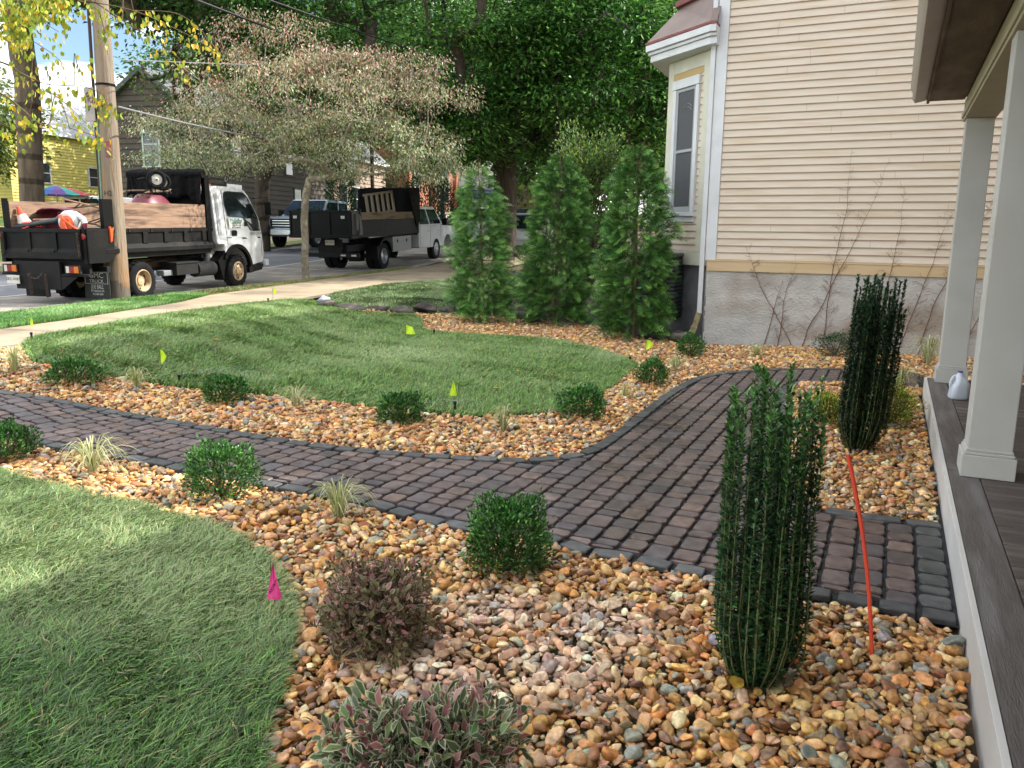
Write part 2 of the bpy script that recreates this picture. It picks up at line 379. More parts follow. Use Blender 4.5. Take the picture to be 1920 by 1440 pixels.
# street-frame regions
def stpoly(pts): return np.array([st2xy(s, t) for s, t in pts])
swn = lambda t: np.interp(t, [0, 14, 16, 20, 27, 60], [8.0, 8.0, 7.9, 7.1, 6.6, 6.4])    # sidewalk near edge
swf = lambda t: np.interp(t, [0, 10, 13, 14.6, 19, 21, 24, 60], [9.55, 9.6, 9.9, 10.35, 10.2, 9.9, 9.4, 8.6])
mg_ground = pm('ground soil', hexc('#4a3c2c'), hexc('#6b5a42'), 3, rough=.95, bump=.5, bscale=60, c3=hexc('#3f4a26'), s3=.5)
xs = np.unique(np.concatenate([np.arange(-9, 9, .2), np.arange(-40, 40, 1.), np.arange(-120, 121, 10.)]))
ys = np.unique(np.concatenate([np.arange(-2, 18, .2), np.arange(-20, 70, 1.), np.arange(-20, 181, 10.)]))
X, Y = np.meshgrid(xs, ys); nx, ny = len(xs), len(ys)
def hgr(x, y):
    s = x*NN[0]+y*NN[1]; t = x*UU[0]+y*UU[1]
    z = h(x, y)-.045
    onst = (s > sedge(t)-.1) & (s < 18.3)
    return np.where(onst, hstreet(x, y)-.12, z)
Z = hgr(X, Y); idx = np.arange(nx*ny).reshape(ny, nx)
F4 = np.stack([idx[:-1, :-1], idx[:-1, 1:], idx[1:, 1:], idx[1:, :-1]], -1).reshape(-1, 4)
tag(npmesh('ground', np.stack([X, Y, Z], -1).reshape(-1, 3), F4, mg_ground, smooth=True), kind='structure')
# far meadow tone beyond the street stays the same sheet; street, parking lane, walks
def strip(name, s0, s1, t0, t1, dt, mat, fn, zoff, thick=0):
    ts = np.arange(t0, t1+dt*.5, dt); V = []; k = 5
    for t in ts:
        a = s0(t) if callable(s0) else s0; b = s1(t) if callable(s1) else s1
        for q in range(k+1):
            s = a+(b-a)*q/k; x, y = st2xy(s, t); V.append((x, y, float(fn(x, y))+zoff))
        if thick:
            for s in (b, a): x, y = st2xy(s, t); V.append((x, y, float(fn(x, y))+zoff-thick))
    n = len(ts); w = k+1+(2 if thick else 0); F = [(i*w+q, (i+1)*w+q, (i+1)*w+q+1, i*w+q+1) for i in range(n-1) for q in range(w-1)]
    if thick: F += [(i*w+w-1, (i+1)*w+w-1, (i+1)*w, i*w) for i in range(n-1)]
    mb = MB(); mb.add(V, F); return tag(mb.build(name, mat, smooth=True), kind='structure')
m_asph = pm('asphalt', hexc('#75777c'), hexc('#63656a'), 1.2, rough=.85, bump=.25, bscale=220, stretch=(1, 1, 1), c3=hexc('#85868a'), s3=.5)
m_park = pm('parking lane asphalt', hexc('#8c8780'), hexc('#7b766f'), 2.2, rough=.9, bump=.3, bscale=200, c3=hexc('#a39a8c'), s3=1.2)
m_side = pm('sidewalk concrete', hexc('#a0917a'), hexc('#8f8169'), 1.6, rough=.9, bump=.2, bscale=120, c3=hexc('#786c5b'), s3=.9)
m_side2 = pm('damp concrete edge', hexc('#5e554a'), hexc('#72675a'), 3, rough=.8, bump=.2, bscale=120)
m_paint = pm('road paint', hexc('#c9c9c6'), hexc('#8e8e8c'), 14, rough=.8, thr=(.55, .75))
strip('road', 14.25, 18.4, -6, 90, 1., m_asph, hstreet, 0)
strip('parking_lane', lambda t: float(sedge(t)), 14.25, -6, 90, 1., m_park, hstreet, .001)
def mark(name, pts, w=.11):
    V = []; F = []
    for i, (s, t) in enumerate(pts):
        a = pts[min(i+1, len(pts)-1)]; b = pts[max(i-1, 0)]; d = np.array([a[0]-b[0], a[1]-b[1]]); d = d/np.hypot(*d); q = np.array([-d[1], d[0]])*w/2
        for sg in (-1, 1):
            x, y = st2xy(s+q[0]*sg, t+q[1]*sg); V.append((x, y, float(hstreet(x, y))+.007))
        if i: F.append((2*i-2, 2*i-1, 2*i+1, 2*i))
    return tag(MB().add(V, F).build(name, m_paint), kind='structure')
mark('road_marking', [(14.35, t) for t in np.arange(2, 60, 1.)])
for t in (9.2, 16.3, 23.3, 30.3): mark('road_marking', [(s, t) for s in np.linspace(11.3, 14.3, 5)])
mark('road_marking', [(16.2, t) for t in np.arange(2, 24, 1.)], .09)
sw = strip('sidewalk', lambda t: float(swn(t)), lambda t: float(swf(t)), -4, 70, .5, m_side, h, .005)
# darker damp band and expansion joints in the walk
strip('sidewalk_edge', lambda t: float(swn(t)), lambda t: float(swn(t))+.13+.16*(math.sin(t*1.3)*.5+.5)*(1 if t < 17 else .3)+(.22*math.exp(-((t-12.2)/1.1)**2)), -4, 24, .25, m_side2, h, .010)
m_joint = pm('joint', hexc('#544c40'), rough=.95)
for t in np.arange(2.6, 30, 1.55):
    V = []
    for s in (float(swn(t)), float(swf(t))):
        for tt in (t-.012, t+.012): x, y = st2xy(s, tt); V.append((x, y, float(h(x, y))+.014))
    tag(MB().add([V[0], V[1], V[3], V[2]], [(0, 1, 2, 3)]).build('sidewalk_joint', m_joint), kind='structure')
m_kerb = pm('kerb concrete', hexc('#8d867a'), hexc('#77716a'), 6, rough=.9, bump=.3)
strip('kerb', lambda t: float(sedge(t))-.14, lambda t: float(sedge(t)), -6, 90, .5, m_kerb, h, .005, thick=.14)
strip('far_kerb', 18.4, 18.55, -6, 90, 1., m_kerb, lambda x, y: hstreet(x, y)+.1, .002, thick=.14)
strip('far_sidewalk', 19.3, 20.9, -10, 90, 1., m_side, h, .012)
m_fgr = pm('far grass', hexc('#4c6a24'), hexc('#6d8535'), 2, rough=.95, bump=.6, bscale=40, c3=hexc('#8a7a4a'), s3=1)
strip('far_verge', 18.55, 19.3, -10, 90, 1., m_fgr, h, .006)
strip('far_yard', 20.9, 70, -40, 110, 2., m_fgr, h, .006)
# mulch behind the arborvitae
m_mulch = pm('mulch', hexc('#2c221c'), hexc('#463830'), 30, rough=.95, bump=1., bscale=50)
mul = Gs([(850, 592), (860, 580), (960, 560), (1010, 545), (1100, 535), (1200, 538), (1300, 560), (1318, 640), (1210, 640), (1130, 625), (1000, 615)])
tag(sheet('mulch_bed', mul, .3, -.005, m_mulch), kind='structure')
# ---- lawns: soil sheet + blades
m_turf = pm('turf base', hexc('#223317'), hexc('#34401c'), 12, rough=1, bump=.8, bscale=80, c3=hexc('#4a4a24'), s3=2)
for nm, poly, zo in (('lawn_soil', lawnA, .015), ('lawn_soil', lawnB, .015), ('grass_soil', upgr, .0)):
    tag(sheet(nm, poly, .3, zo, m_turf), kind='structure')
verge1 = stpoly([(float(swf(t)), t) for t in np.arange(1, 14.61, .4)]+[(float(sedge(t))-.12, t) for t in np.arange(14.6, .9, -.4)])
verge2 = stpoly([(float(swf(t)), t) for t in np.arange(14.6, 24.1, .4)]+[(float(sedge(t))-.12, t) for t in np.arange(24, 14.5, -.4)])
tag(sheet('verge_soil', verge1, .4, .002, m_turf), kind='structure')
m_dry = pm('worn verge', hexc('#7c6c4c'), hexc('#5f5a38'), 6, rough=1, bump=.5, bscale=60, c3=hexc('#55602c'), s3=1.4)
tag(sheet('worn_verge', verge2, .4, .002, m_dry), kind='structure')
m_blade = am('grass blades', rough=.45, trans=.12, spec=.45)
def vnoise(x, y, f, sd):
    r = np.random.default_rng(sd); z = np.zeros(np.shape(x)); a = 1.
    for o in range(4):
        for k in range(4):
            an = r.uniform(0, 6.28); ph = r.uniform(0, 6.28); q = f*(1.8**o)*r.uniform(.6, 1.4)
            z = z+a*np.sin(q*(x*math.cos(an)+y*math.sin(an))+ph)
        a *= .6
    return z/6
def grass(name, poly, dens, Ln, W, pal, label, lay=.8, sd=1, patch=1.3, zo=0., tuft=True, light=None, comb=0.6):
    r = np.random.default_rng(sd); lo = poly.min(0); hi = poly.max(0)
    area = (hi[0]-lo[0])*(hi[1]-lo[1]); N = int(area*dens)
    x = r.uniform(lo[0], hi[0], N); y = r.uniform(lo[1], hi[1], N)
    k = inside(x, y, poly) & vis(x, y, 0, 560) & ((vnoise(x, y, 4.5, sd+40) > -.75) | (r.random(N) < .3)); x, y = x[k], y[k]
    N = len(x); z = h(x, y)+.012+zo
    d = distpoly(x, y, poly)[0]
    ang = vnoise(x, y, 1.6, sd+1)*.9+vnoise(x, y, 8., sd+2)*1.5+comb+r.normal(0, .8, N)
    lean = np.clip(r.normal(lay, .3, N)+vnoise(x, y, 3, sd+3)*.14, .05, 1.5)
    dx = np.cos(ang)*np.sin(lean); dy = np.sin(ang)*np.sin(lean); dz = np.cos(lean)
    D1 = np.stack([dx*.6, dy*.6, dz+.45], -1); D1 = unit(D1); D2 = unit(np.stack([dx*1.25, dy*1.25, dz*.6-.12], -1))
    LL = Ln*r.uniform(.55, 1.25, N)[:, None]; P = np.stack([x, y, z], -1)
    side = unit(np.stack([-np.sin(ang)+r.normal(0, .5, N), np.cos(ang)+r.normal(0, .5, N), r.normal(0, .3, N)], -1))*W*.5*r.uniform(.7, 1.3, N)[:, None]
    m1 = P+D1*LL*.45; tp = m1+D2*LL*.55
    V = np.stack([P-side, P+side, m1+side*.85, m1-side*.85, tp], 1).reshape(-1, 3)
    b = np.arange(N)*5; Q = np.stack([b, b+1, b+2, b+3], 1); T = np.stack([b+3, b+2, b+4], 1)
    c = pick(r, pal[:-2], N, .34)
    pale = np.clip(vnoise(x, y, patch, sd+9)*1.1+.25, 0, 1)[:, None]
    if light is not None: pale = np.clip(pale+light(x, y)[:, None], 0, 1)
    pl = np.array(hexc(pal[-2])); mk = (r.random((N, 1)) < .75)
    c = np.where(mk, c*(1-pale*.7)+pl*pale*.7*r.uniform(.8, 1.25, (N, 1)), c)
    dry = r.random(N) < .035+.1*(vnoise(x, y, 3.3, sd+20) > .55); c[dry] = np.array(hexc(pal[-1]))*r.uniform(.6, 1.2, (dry.sum(), 1))
    o = npmesh(name, V, [Q, T], m_blade, np.repeat(c, 5, 0)); tag(o, label, 'grass', kind='stuff'); return o
palL = ['#5a8036', '#466a2a', '#6d9042', '#82a252', '#aebf88', '#b09c60']
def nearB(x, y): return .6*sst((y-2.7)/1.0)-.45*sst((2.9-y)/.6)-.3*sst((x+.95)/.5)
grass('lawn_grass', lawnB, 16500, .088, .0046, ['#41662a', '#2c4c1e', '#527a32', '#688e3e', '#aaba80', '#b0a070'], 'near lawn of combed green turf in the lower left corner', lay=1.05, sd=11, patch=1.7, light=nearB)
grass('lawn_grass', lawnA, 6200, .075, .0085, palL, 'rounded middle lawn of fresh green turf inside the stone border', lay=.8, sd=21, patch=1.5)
grass('verge_grass', verge1, 6500, .07, .009, ['#4a8030', '#3c7028', '#5f9440', '#6a9c46', '#9cba78', '#a8a060'], 'bright green verge strip between the sidewalk and the parked truck', lay=.6, sd=31)
grass('worn_grass', verge2, 1500, .05, .012, ['#5c6e34', '#6f7a40', '#857c4c', '#4c6a2a', '#948c5c', '#a08c5c'], 'worn thin grass around the foot of the small street tree', lay=.8, sd=41)
grass('yard_grass', upgr, 3000, .06, .013, ['#54743a', '#46682e', '#66824a', '#71864e', '#9aa680', '#98885c'], 'dull grey green grass behind the row of edging rocks', lay=.8, sd=51)
# ---- paver path
m_jnt = pm('joint sand', hexc('#1c1e22'), hexc('#2a2c30'), 30, rough=.85, bump=.6, bscale=150)
jo = sheet('path_base', path_out, .25, -.004, m_jnt); tag(jo, kind='structure')
m_pav = am('concrete paver', rough=.6, bump=.5, bscale=90, spec=.45, vscale=14, roughattr=True)
pv, pf, pc = [], [], []; pvn = 0
def add_paver(poly, colr, rough, zt=.017):
    global pvn
    P = np.asarray(poly); n = len(P); c = P.mean(0); zz = h(P[:, 0], P[:, 1]); tilt = rng.normal(0, .006, 2); dz = rng.normal(0, .0012)
    zt_ = zz+zt+dz+(P-c)@tilt
    O = np.column_stack([P, zz-.005]); A = np.column_stack([P, zt_-.006]); B = np.column_stack([c+(P-c)*.93, zt_])
    pv.append(np.vstack([O, A, B])); b = pvn
    for i in range(n):
        j = (i+1) % n; pf.append((b+i, b+j, b+n+j, b+n+i)); pf.append((b+n+i, b+n+j, b+2*n+j, b+2*n+i))
    pf.append(tuple(b+2*n+i for i in range(n)))
    pc.append(np.tile(np.array([*colr, rough]), (3*n, 1))); pvn += 3*n
wetc = [Gs([p])[0] for p in [(1190, 960), (1210, 1000), (1280, 800), (1330, 780), (1250, 900), (1300, 850)]]
def wet(x, y):
    w_ = 0
    for (a, b) in wetc[:2]: w_ = max(w_, math.exp(-((x-a)**2+(y-b)**2)/.05))
    for (a, b) in wetc[2:]: w_ = max(w_, .8*math.exp(-((x-a)**2+(y-b)**2)/.5))
    return w_
tanp = [hexc(a) for a in ('#7c6a63', '#82706a', '#70635f', '#857065', '#6b6263', '#7d6c68', '#746867')]
chp = [hexc(a) for a in ('#5a5c5c', '#505254', '#646666', '#565a58')]
SB = .105
def inner_ok(x, y):
    i1 = inside(x, y, path_out) & ~inside(x, y, island); d1 = distpoly(x, y, upw, False)[0]; d2 = distpoly(x, y, low, False)[0]; d3 = distpoly(x, y, islw, False)[0]
    p = (x-E0[0])*PR[0]+(y-E0[1])*PR[1]
    return i1 & (np.minimum(np.minimum(d1, d2), d3) > SB+.012) & (p < -.015)
bcol = .140; bmin, bmax = -7.5, 0
arange_b = np.arange(-.015, -60*bcol, -bcol)
for bi, b1 in enumerate(arange_b):
    b0 = b1-bcol; a = -12.+rng.uniform(0, .2)
    while a < 2.5:
        Ln = rng.choice([.105, .15, .19], p=[.25, .45, .3]); g = .0115; gx = .0085
        x0, x1, y0, y1 = b0+gx, b1-gx, a+g, a+Ln-g
        a += Ln; cxy = dk((y0+y1)/2, (x0+x1)/2)
        if not vis(cxy[0], cxy[1], 0, 600): continue
        q = .018+rng.uniform(0, .008); jit = lambda: rng.normal(0, .0022)
        pts = [(x0+q, y0+jit()), ((x0+x1)/2, y0+jit()), (x1-q, y0+jit()), (x1-q*.3, y0+q*.3), (x1+jit(), y0+q), (x1+jit(), (y0+y1)/2), (x1+jit(), y1-q), (x1-q*.3, y1-q*.3), (x1-q, y1+jit()), ((x0+x1)/2, y1+jit()), (x0+q, y1+jit()), (x0+q*.3, y1-q*.3), (x0+jit(), y1-q), (x0+jit(), (y0+y1)/2), (x0+jit(), y0+q), (x0+q*.3, y0+q*.3)]
        P = np.array([dk(p[1], p[0]) for p in pts]); ok = inner_ok(P[:, 0], P[:, 1])
        if not ok.any(): continue
        if not ok.all():
            if ok.sum() < 6: continue
            c = P[ok].mean(0); Q = P.copy()
            for i in np.where(~ok)[0]:
                lo_, hi_ = 0., 1.
                for _ in range(7):
                    m_ = (lo_+hi_)/2; t_ = c+(P[i]-c)*m_
                    if inner_ok(t_[:1], t_[1:])[0]: lo_ = m_
                    else: hi_ = m_
                Q[i] = c+(P[i]-c)*lo_
            P = Q
            if np.ptp(P[:, 0]) < .035 or np.ptp(P[:, 1]) < .035: continue
        wv = wet(*cxy); base = np.array(chp[rng.integers(4)] if (bi == 0 and cxy[1] < 5.5) else tanp[rng.integers(7)])*rng.normal(1, .12)
        if rng.random() < .06: base = base*.8+np.array(hexc('#7d7f86'))*.2
        col_ = base*.56*(1-.3*wv)*np.array([1, 1-.05*wv, 1-.12*wv]); add_paver(P, np.clip(col_, .01, 1), float(np.clip(.50-.30*wv+rng.normal(0, .05), .15, .9)))
def soldier(line, sign):
    d = np.r_[0, np.cumsum(np.hypot(*np.diff(line, axis=0).T))]; s = 0
    while s < d[-1]-.08:
        Ln = rng.choice([.17, .2, .23]); s1 = min(s+Ln, d[-1]); ss = np.linspace(s+.006, s1-.006, 5)
        X_ = np.interp(ss, d, line[:, 0]); Y_ = np.interp(ss, d, line[:, 1]); T = np.gradient(np.stack([X_, Y_], 1), axis=0); T = T/np.linalg.norm(T, axis=1, keepdims=True); N_ = np.stack([-T[:, 1], T[:, 0]], 1)*sign
        A = np.stack([X_, Y_], 1)+N_*.004; B = A+N_*(SB-.008); P = np.vstack([A, B[::-1]])
        P = P+rng.normal(0, .0014, P.shape); P[0] += (T[0]*.008+N_[0]*.008); P[4] += (-T[-1]*.008+N_[-1]*.008); P[5] += (-T[-1]*.008-N_[-1]*.008); P[9] += (T[0]*.008-N_[0]*.008)
        s = s1; c = P.mean(0)
        if not vis(c[0], c[1], 0, 600): continue
        pp = (P[:, 0]-E0[0])*PR[0]+(P[:, 1]-E0[1])*PR[1]
        if pp.min() > -.02: continue
        if pp.max() > -.015: P = P-np.clip(pp+.015, 0, None)[:, None]*PR
        base = np.array(chp[rng.integers(4)])*rng.normal(1.08, .12); wv = wet(*c)
        add_paver(P, np.clip(base*.6*(1-.3*wv), .01, 1), .5-.3*wv, .020)
soldier(upw, -1); soldier(low, -1); soldier(islw, -1)
V = np.vstack(pv); C4 = np.vstack(pc); me = bpy.data.meshes.new('path'); me.from_pydata(V.tolist(), [], pf); me.update(); me.materials.append(m_pav)
ca = me.color_attributes.new('Col', 'FLOAT_COLOR', 'POINT'); ca.data.foreach_set('color', C4.astype(np.float32).ravel())
bm = bmesh.new(); bm.from_mesh(me); bmesh.ops.recalc_face_normals(bm, faces=bm.faces); bm.to_mesh(me); bm.free()
o = bpy.data.objects.new('path', me); col.objects.link(o); tag(o, kind='structure')
# ---- river stones
def ico(sub):
    bm = bmesh.new(); bmesh.ops.create_icosphere(bm, subdivisions=sub, radius=1); v = np.array([p.co[:] for p in bm.verts]); f = np.array([[q.index for q in p.verts] for p in bm.faces]); bm.free(); return v, f
def stone_variants(sub, K, r):
    v, f = ico(sub); out = []
    for k in range(K):
        p = v.copy()
        for c in range(r.integers(5, 11)):         # soft facets
            n_ = unit(r.normal(size=3)); d = r.uniform(.42, .85); q = p@n_; p = p-np.clip(q-d, 0, None)[:, None]*n_*r.uniform(.8, 1.0)
        for c in range(4):
            n_ = unit(r.normal(size=3))*r.uniform(1, 3); p = p*(1+.05*np.sin(v@n_+r.uniform(0, 6)))[:, None]
        out.append(p)
    return out, f
def stones(x, y, z, a, r, sub, K=14, wetf=None, pal=None):
    VV, f = stone_variants(sub, K, r); N = len(x); k = r.integers(0, K, N)
    A = a*r.uniform(.9, 1.3, N); B = a*r.uniform(.72, 1.02, N); Cc = a*r.uniform(.42, .75, N)
    e = r.normal(0, .38, (N, 2)); az = r.uniform(0, 6.28, N)
    ca_, sa = np.cos(az), np.sin(az); cx, sx = np.cos(e[:, 0]), np.sin(e[:, 0]); cy, sy = np.cos(e[:, 1]), np.sin(e[:, 1]); O = np.zeros(N); I = np.ones(N)
    Rz = np.stack([ca_, -sa, O, sa, ca_, O, O, O, I], -1).reshape(N, 3, 3); Rx = np.stack([I, O, O, O, cx, -sx, O, sx, cx], -1).reshape(N, 3, 3); Ry = np.stack([cy, O, sy, O, I, O, -sy, O, cy], -1).reshape(N, 3, 3)
    Rm = Rx@Ry@Rz; T = np.array(VV)[k]*np.stack([A, B, Cc], -1)[:, None, :]
    P = np.einsum('nij,nvj->nvi', Rm, T)+np.stack([x, y, z], -1)[:, None, :]
    nv = P.shape[1]; FF = (f[None]+(np.arange(N)*nv)[:, None, None]).reshape(-1, 3)
    c = pick(r, pal, N, .24); g_ = c.mean(1, keepdims=True); c = (c*.88+g_*.12*np.array([1.12, 1., .88]))*np.array([1.10, 1.12, 1.0])
    if wetf is not None:
        w_ = wetf(x, y); g = c.mean(1, keepdims=True); dryc = (c*.55+g*.45)*1.22+.06*np.array([1.2, .98, .86]); c = np.where((w_ > .5)[:, None], c, c*(w_*2)[:, None]+dryc*(1-w_*2)[:, None])
        ra = .62-.22*w_
    else: ra = np.full(N, .5)
    c = np.clip(c, .01, .9); c4 = np.column_stack([c, np.clip(ra+r.normal(0, .05, N), .2, .9)])
    return P.reshape(-1, 3), FF, np.repeat(c4, nv, 0)
m_stone = am('river stone', rough=.5, bump=.35, bscale=120, spec=.45, vscale=45, roughattr=True)
palS = ['#cda468', '#c8924e', '#d3ad78', '#bb8745', '#c4935a', '#b07638', '#c8a06c', '#a97040', '#cdb088', '#9c6a40', '#b98e62', '#c27e3a', '#d4bc98', '#9a826a', '#9c9286', '#b07c50', '#c49270', '#86695a', '#858480', '#c6996f', '#b57f48', '#cf9f55', '#8b5a38']
dry_c = [tuple(G(a, b)[:2]) for a, b in [(930, 1150), (1050, 1260), (1130, 1180), (850, 1300), (760, 1230)]]
def wetmap(x, y):
    w_ = np.ones(np.shape(x))
    for a, b in dry_c: w_ = np.minimum(w_, 1-1.0*np.exp(-((x-a)**2+(y-b)**2)/.13))
    w_ = np.where(y > 4.2, .72+.25*vnoise(x, y, 2.5, 5), w_); w_ = np.where((y < 4.2) & (x < -1.0), .5+.2*vnoise(x, y, 3, 6), w_)
    return np.clip(w_, 0, 1)
gedge = np.array(Gs([(590, 576), (720, 584), (800, 590), (850, 592), (930, 590), (1010, 600), (1110, 612), (1200, 636), (1310, 650)]))
def gravel_ok(x, y):
    s = x*NN[0]+y*NN[1]; t = x*UU[0]+y*UU[1]
    ok = ~inside(x, y, path_out) | inside(x, y, island)
    ok &= ~inside(x, y, lawnA) & ~inside(x, y, lawnB) & (s < swn(t)-.02)
    da = (x-E0[0])*DD[0]+(y-E0[1])*DD[1]; dp = (x-E0[0])*PR[0]+(y-E0[1])*PR[1]
    ok &= ~((dp > -.025) & (da < .04))
    wall_d = (x-WC[0])*DD[0]+(y-WC[1])*DD[1]; wr = (x-WC[0])*PR[0]+(y-WC[1])*PR[1]
    ok &= ~((wall_d > -.02) & (wr > -.05))
    ok &= y < np.interp(x, gedge[:, 0], gedge[:, 1]); return ok
WC = np.array([2.97, 12.40])                 # left corner of the neighbour's wall
def gpts(x0, x1, y0, y1, sp, r):
    gx, gy = np.meshgrid(np.arange(x0, x1, sp), np.arange(y0, y1, sp*.87)); gx = gx+(np.arange(gx.shape[0]) % 2)[:, None]*sp*.5
    gx = (gx+r.normal(0, sp*.22, gx.shape)).ravel(); gy = (gy+r.normal(0, sp*.22, gy.shape)).ravel(); k = gravel_ok(gx, gy) & vis(gx, gy, 0, 560); return gx[k], gy[k]
parts = []; r_ = np.random.default_rng(99)
def lay(x0, x1, y0, y1, sp, am_, sg, z0, sub, frac=1., extra=0):
    x, y = gpts(x0, x1, y0, y1, sp, r_)
    if frac < 1: k = r_.random(len(x)) < frac; x, y = x[k], y[k]
    a = np.clip(am_*np.exp(r_.normal(0, sg, len(x))), am_*.5, am_*1.75)
    hh = h(x, y)+z0+.012*vnoise(x, y, 2.2, 3)+a*.25
    d = np.minimum(distpoly(x, y, upw, False)[0], distpoly(x, y, low, False)[0]); hh = hh-.02*np.exp(-d/.08)
    parts.append(stones(x, y, hh, a, r_, sub, 16, wetmap, palS))
for (y0, y1, sub) in ((.9, 3.3, 3), (3.3, 6.2, 2), (6.2, 17, 2)):
    f_ = 1 if y0 < 6 else 1.12
    lay(-9, 8, y0, y1, .0305*f_, .0165*f_, .30, .0, sub)
    lay(-9, 8, y0, y1, .045*f_, .0225*f_, .28, .016, sub, .74)
    lay(-9, 8, y0, y1, .10, .031, .20, .024, sub, .22)
V, F, Cc = cat(parts); print('stones verts', len(V), 'faces', len(F))
o = npmesh('river_stones', V, F, m_stone, Cc, smooth=True); tag(o, 'bed of rounded tan, orange and grey river stones around the path', 'stones', kind='stuff')
del V, F, Cc, parts
# ================================================================== NEIGHBOUR'S HOUSE (tan clapboard)
m_clap = pm('tan clapboard', hexc('#cabdaa'), hexc('#d0c4b4'), 3, rough=.75, bump=.35, bscale=30, stretch=(.5, .5, 5), c3=hexc('#c4b49b'), s3=2.2, dist=.006)
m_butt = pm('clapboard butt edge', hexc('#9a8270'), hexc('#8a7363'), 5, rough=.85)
m_skirtb = pm('tan skirt board', hexc('#c2ab86'), hexc('#bba47e'), 4, rough=.7, bump=.15, bscale=20, stretch=(.3, .3, 3))
m_white = pm('white trim paint', hexc('#cdd0d2'), hexc('#c3c6c8'), 4, rough=.6, bump=.08, bscale=30)
m_cream = pm('cream trim paint', hexc('#c9c8b8'), hexc('#bcbba9'), 4, rough=.65, bump=.08, bscale=30)
m_stucco = pm('stucco foundation', hexc('#a5a39d'), hexc('#b9b6b0'), 2.2, rough=.95, bump=.6, bscale=26, stretch=(1, 1, 1.6), c3=hexc('#8a7c6c'), s3=.7, dist=.03)
m_found2 = pm('grey painted foundation', hexc('#77787a'), hexc('#6a6a6b'), 5, rough=.95, bump=.8, bscale=24, dist=.02)
m_red = pm('red painted metal', hexc('#6e3a38'), hexc('#7d4844'), 8, rough=.6)
m_redl = pm('faded roof metal', hexc('#7d6e68'), hexc('#70605a'), 3, rough=.6)
m_glass = glass('window glass', (.03, .034, .04), .04)
m_screen = pm('insect screen', hexc('#45484c'), hexc('#3c3f43'), 60, rough=.5)
tan = empty('house', (WC[0], WC[1], 0), rz=-AZD, label='tan clapboard house with white corner boards on a grey stucco foundation', cat='house')
# local frame: x right along the wall, y away from the yard
def clap(mb, x0, x1, z0, z1, ex=.105, out=.012, y=0.0, f=None):
    """lapped boards on the plane y; f maps (x, y, z) to the wanted wall"""
    f = f or (lambda x, yy, z: (x, yy, z)); z = z0
    while z < z1-.01:
        zt = min(z+ex, z1); r = random.uniform(-.001, .001)
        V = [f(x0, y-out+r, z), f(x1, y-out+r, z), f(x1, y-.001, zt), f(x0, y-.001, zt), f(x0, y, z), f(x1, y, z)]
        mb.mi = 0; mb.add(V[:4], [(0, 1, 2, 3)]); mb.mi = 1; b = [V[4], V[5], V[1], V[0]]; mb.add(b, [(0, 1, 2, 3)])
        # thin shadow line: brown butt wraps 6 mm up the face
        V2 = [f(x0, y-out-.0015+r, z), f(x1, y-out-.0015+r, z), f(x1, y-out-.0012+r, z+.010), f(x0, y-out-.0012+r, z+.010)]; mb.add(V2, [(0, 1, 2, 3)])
        xj = x0+random.uniform(.6, 4.2)
        while xj < x1-.3:
            mb.add([f(xj, y-out-.002, z), f(xj+.0035, y-out-.002, z), f(xj+.0035, y-.002, zt-.002), f(xj, y-.002, zt-.002)], [(0, 1, 2, 3)]); xj += random.uniform(2.4, 4.6)
        z = zt
WZ0, WZ1 = 1.10, 7.0
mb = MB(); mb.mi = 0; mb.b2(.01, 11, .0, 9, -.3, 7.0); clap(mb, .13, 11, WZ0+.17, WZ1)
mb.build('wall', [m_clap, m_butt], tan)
mb = MB()
# foundation front with an uneven stucco face
gx = np.linspace(.0, 11, 260); gz = np.linspace(-.3, WZ0-.0, 30); r2 = np.random.default_rng(5)
XX, ZZ = np.meshgrid(gx, gz); YY = -.02+.006*vnoise(XX, ZZ*1.6, 5, 61)+.004*vnoise(XX, ZZ, 17, 62); V = np.stack([XX, YY, ZZ], -1).reshape(-1, 3); I = np.arange(V.shape[0]).reshape(XX.shape)
Fq = np.stack([I[:-1, :-1], I[:-1, 1:], I[1:, 1:], I[1:, :-1]], -1).reshape(-1, 4); npmesh('foundation', V, Fq, m_stucco, parent=tan, smooth=True)
MB().b2(-.015, .012, -.02, 9, -.3, WZ0).build('foundation_side', m_found2, tan)
MB().b2(.0, 11, -.045, .0, WZ0+.003, WZ0+.15).b2(0, 11, -.052, 0, WZ0+.15, WZ0+.172).build('skirt_board', m_skirtb, tan, bevel=.003)
MB().b2(-.005, .127, -.03, 0, WZ0+.158, 7.0).b2(-.03, 0.004, -.028, .13, WZ0+.158, 7.0).build('corner_board', m_white, tan, bevel=.003)
mb = MB(); mb.prism([(-.5, 6.9), (5.5, 11.2), (11.5, 6.9), (11.5, 6.7), (5.5, 11.0), (-.5, 6.7)], -.5, 9.5); mb.prism([(0, 6.9), (5.5, 10.9), (11, 6.9)], 0, 9)
mb.build('roof', pm('dark shingles', hexc('#4a4644'), hexc('#5a5552'), 12, rough=.9), tan)
# downspout in front of the corner
mb = MB(); dsx = -.075; mb.b2(dsx-.035, dsx+.035, -.05, .0, .42, 7.0); mb.build('downspout', m_white, tan, bevel=.006)
MB().box((dsx-.03, -.04, .33), (.085, .07, .26), ry=RAD(14)).box((dsx-.07, -.06, .19), (.1, .08, .12), ry=RAD(20)).build('downspout_boot', pm('old cream pipe', hexc('#a0946f'), hexc('#7a6f52'), 12, rough=.8), tan, bevel=.01)
# bay on the left flank
dB = RAD(90+46)      # direction of the oblique face in local frame (x right, y away)
bx0, by0 = -.13, .16; cb, sb_ = math.cos(dB), math.sin(dB)
bx1, by1 = bx0-.02, by0
def fB(u_, o_, z): return (bx1+cb*u_-sb_*(o_)*-1*-1*1.0, by1+sb_*u_+cb*o_*1.0, z)
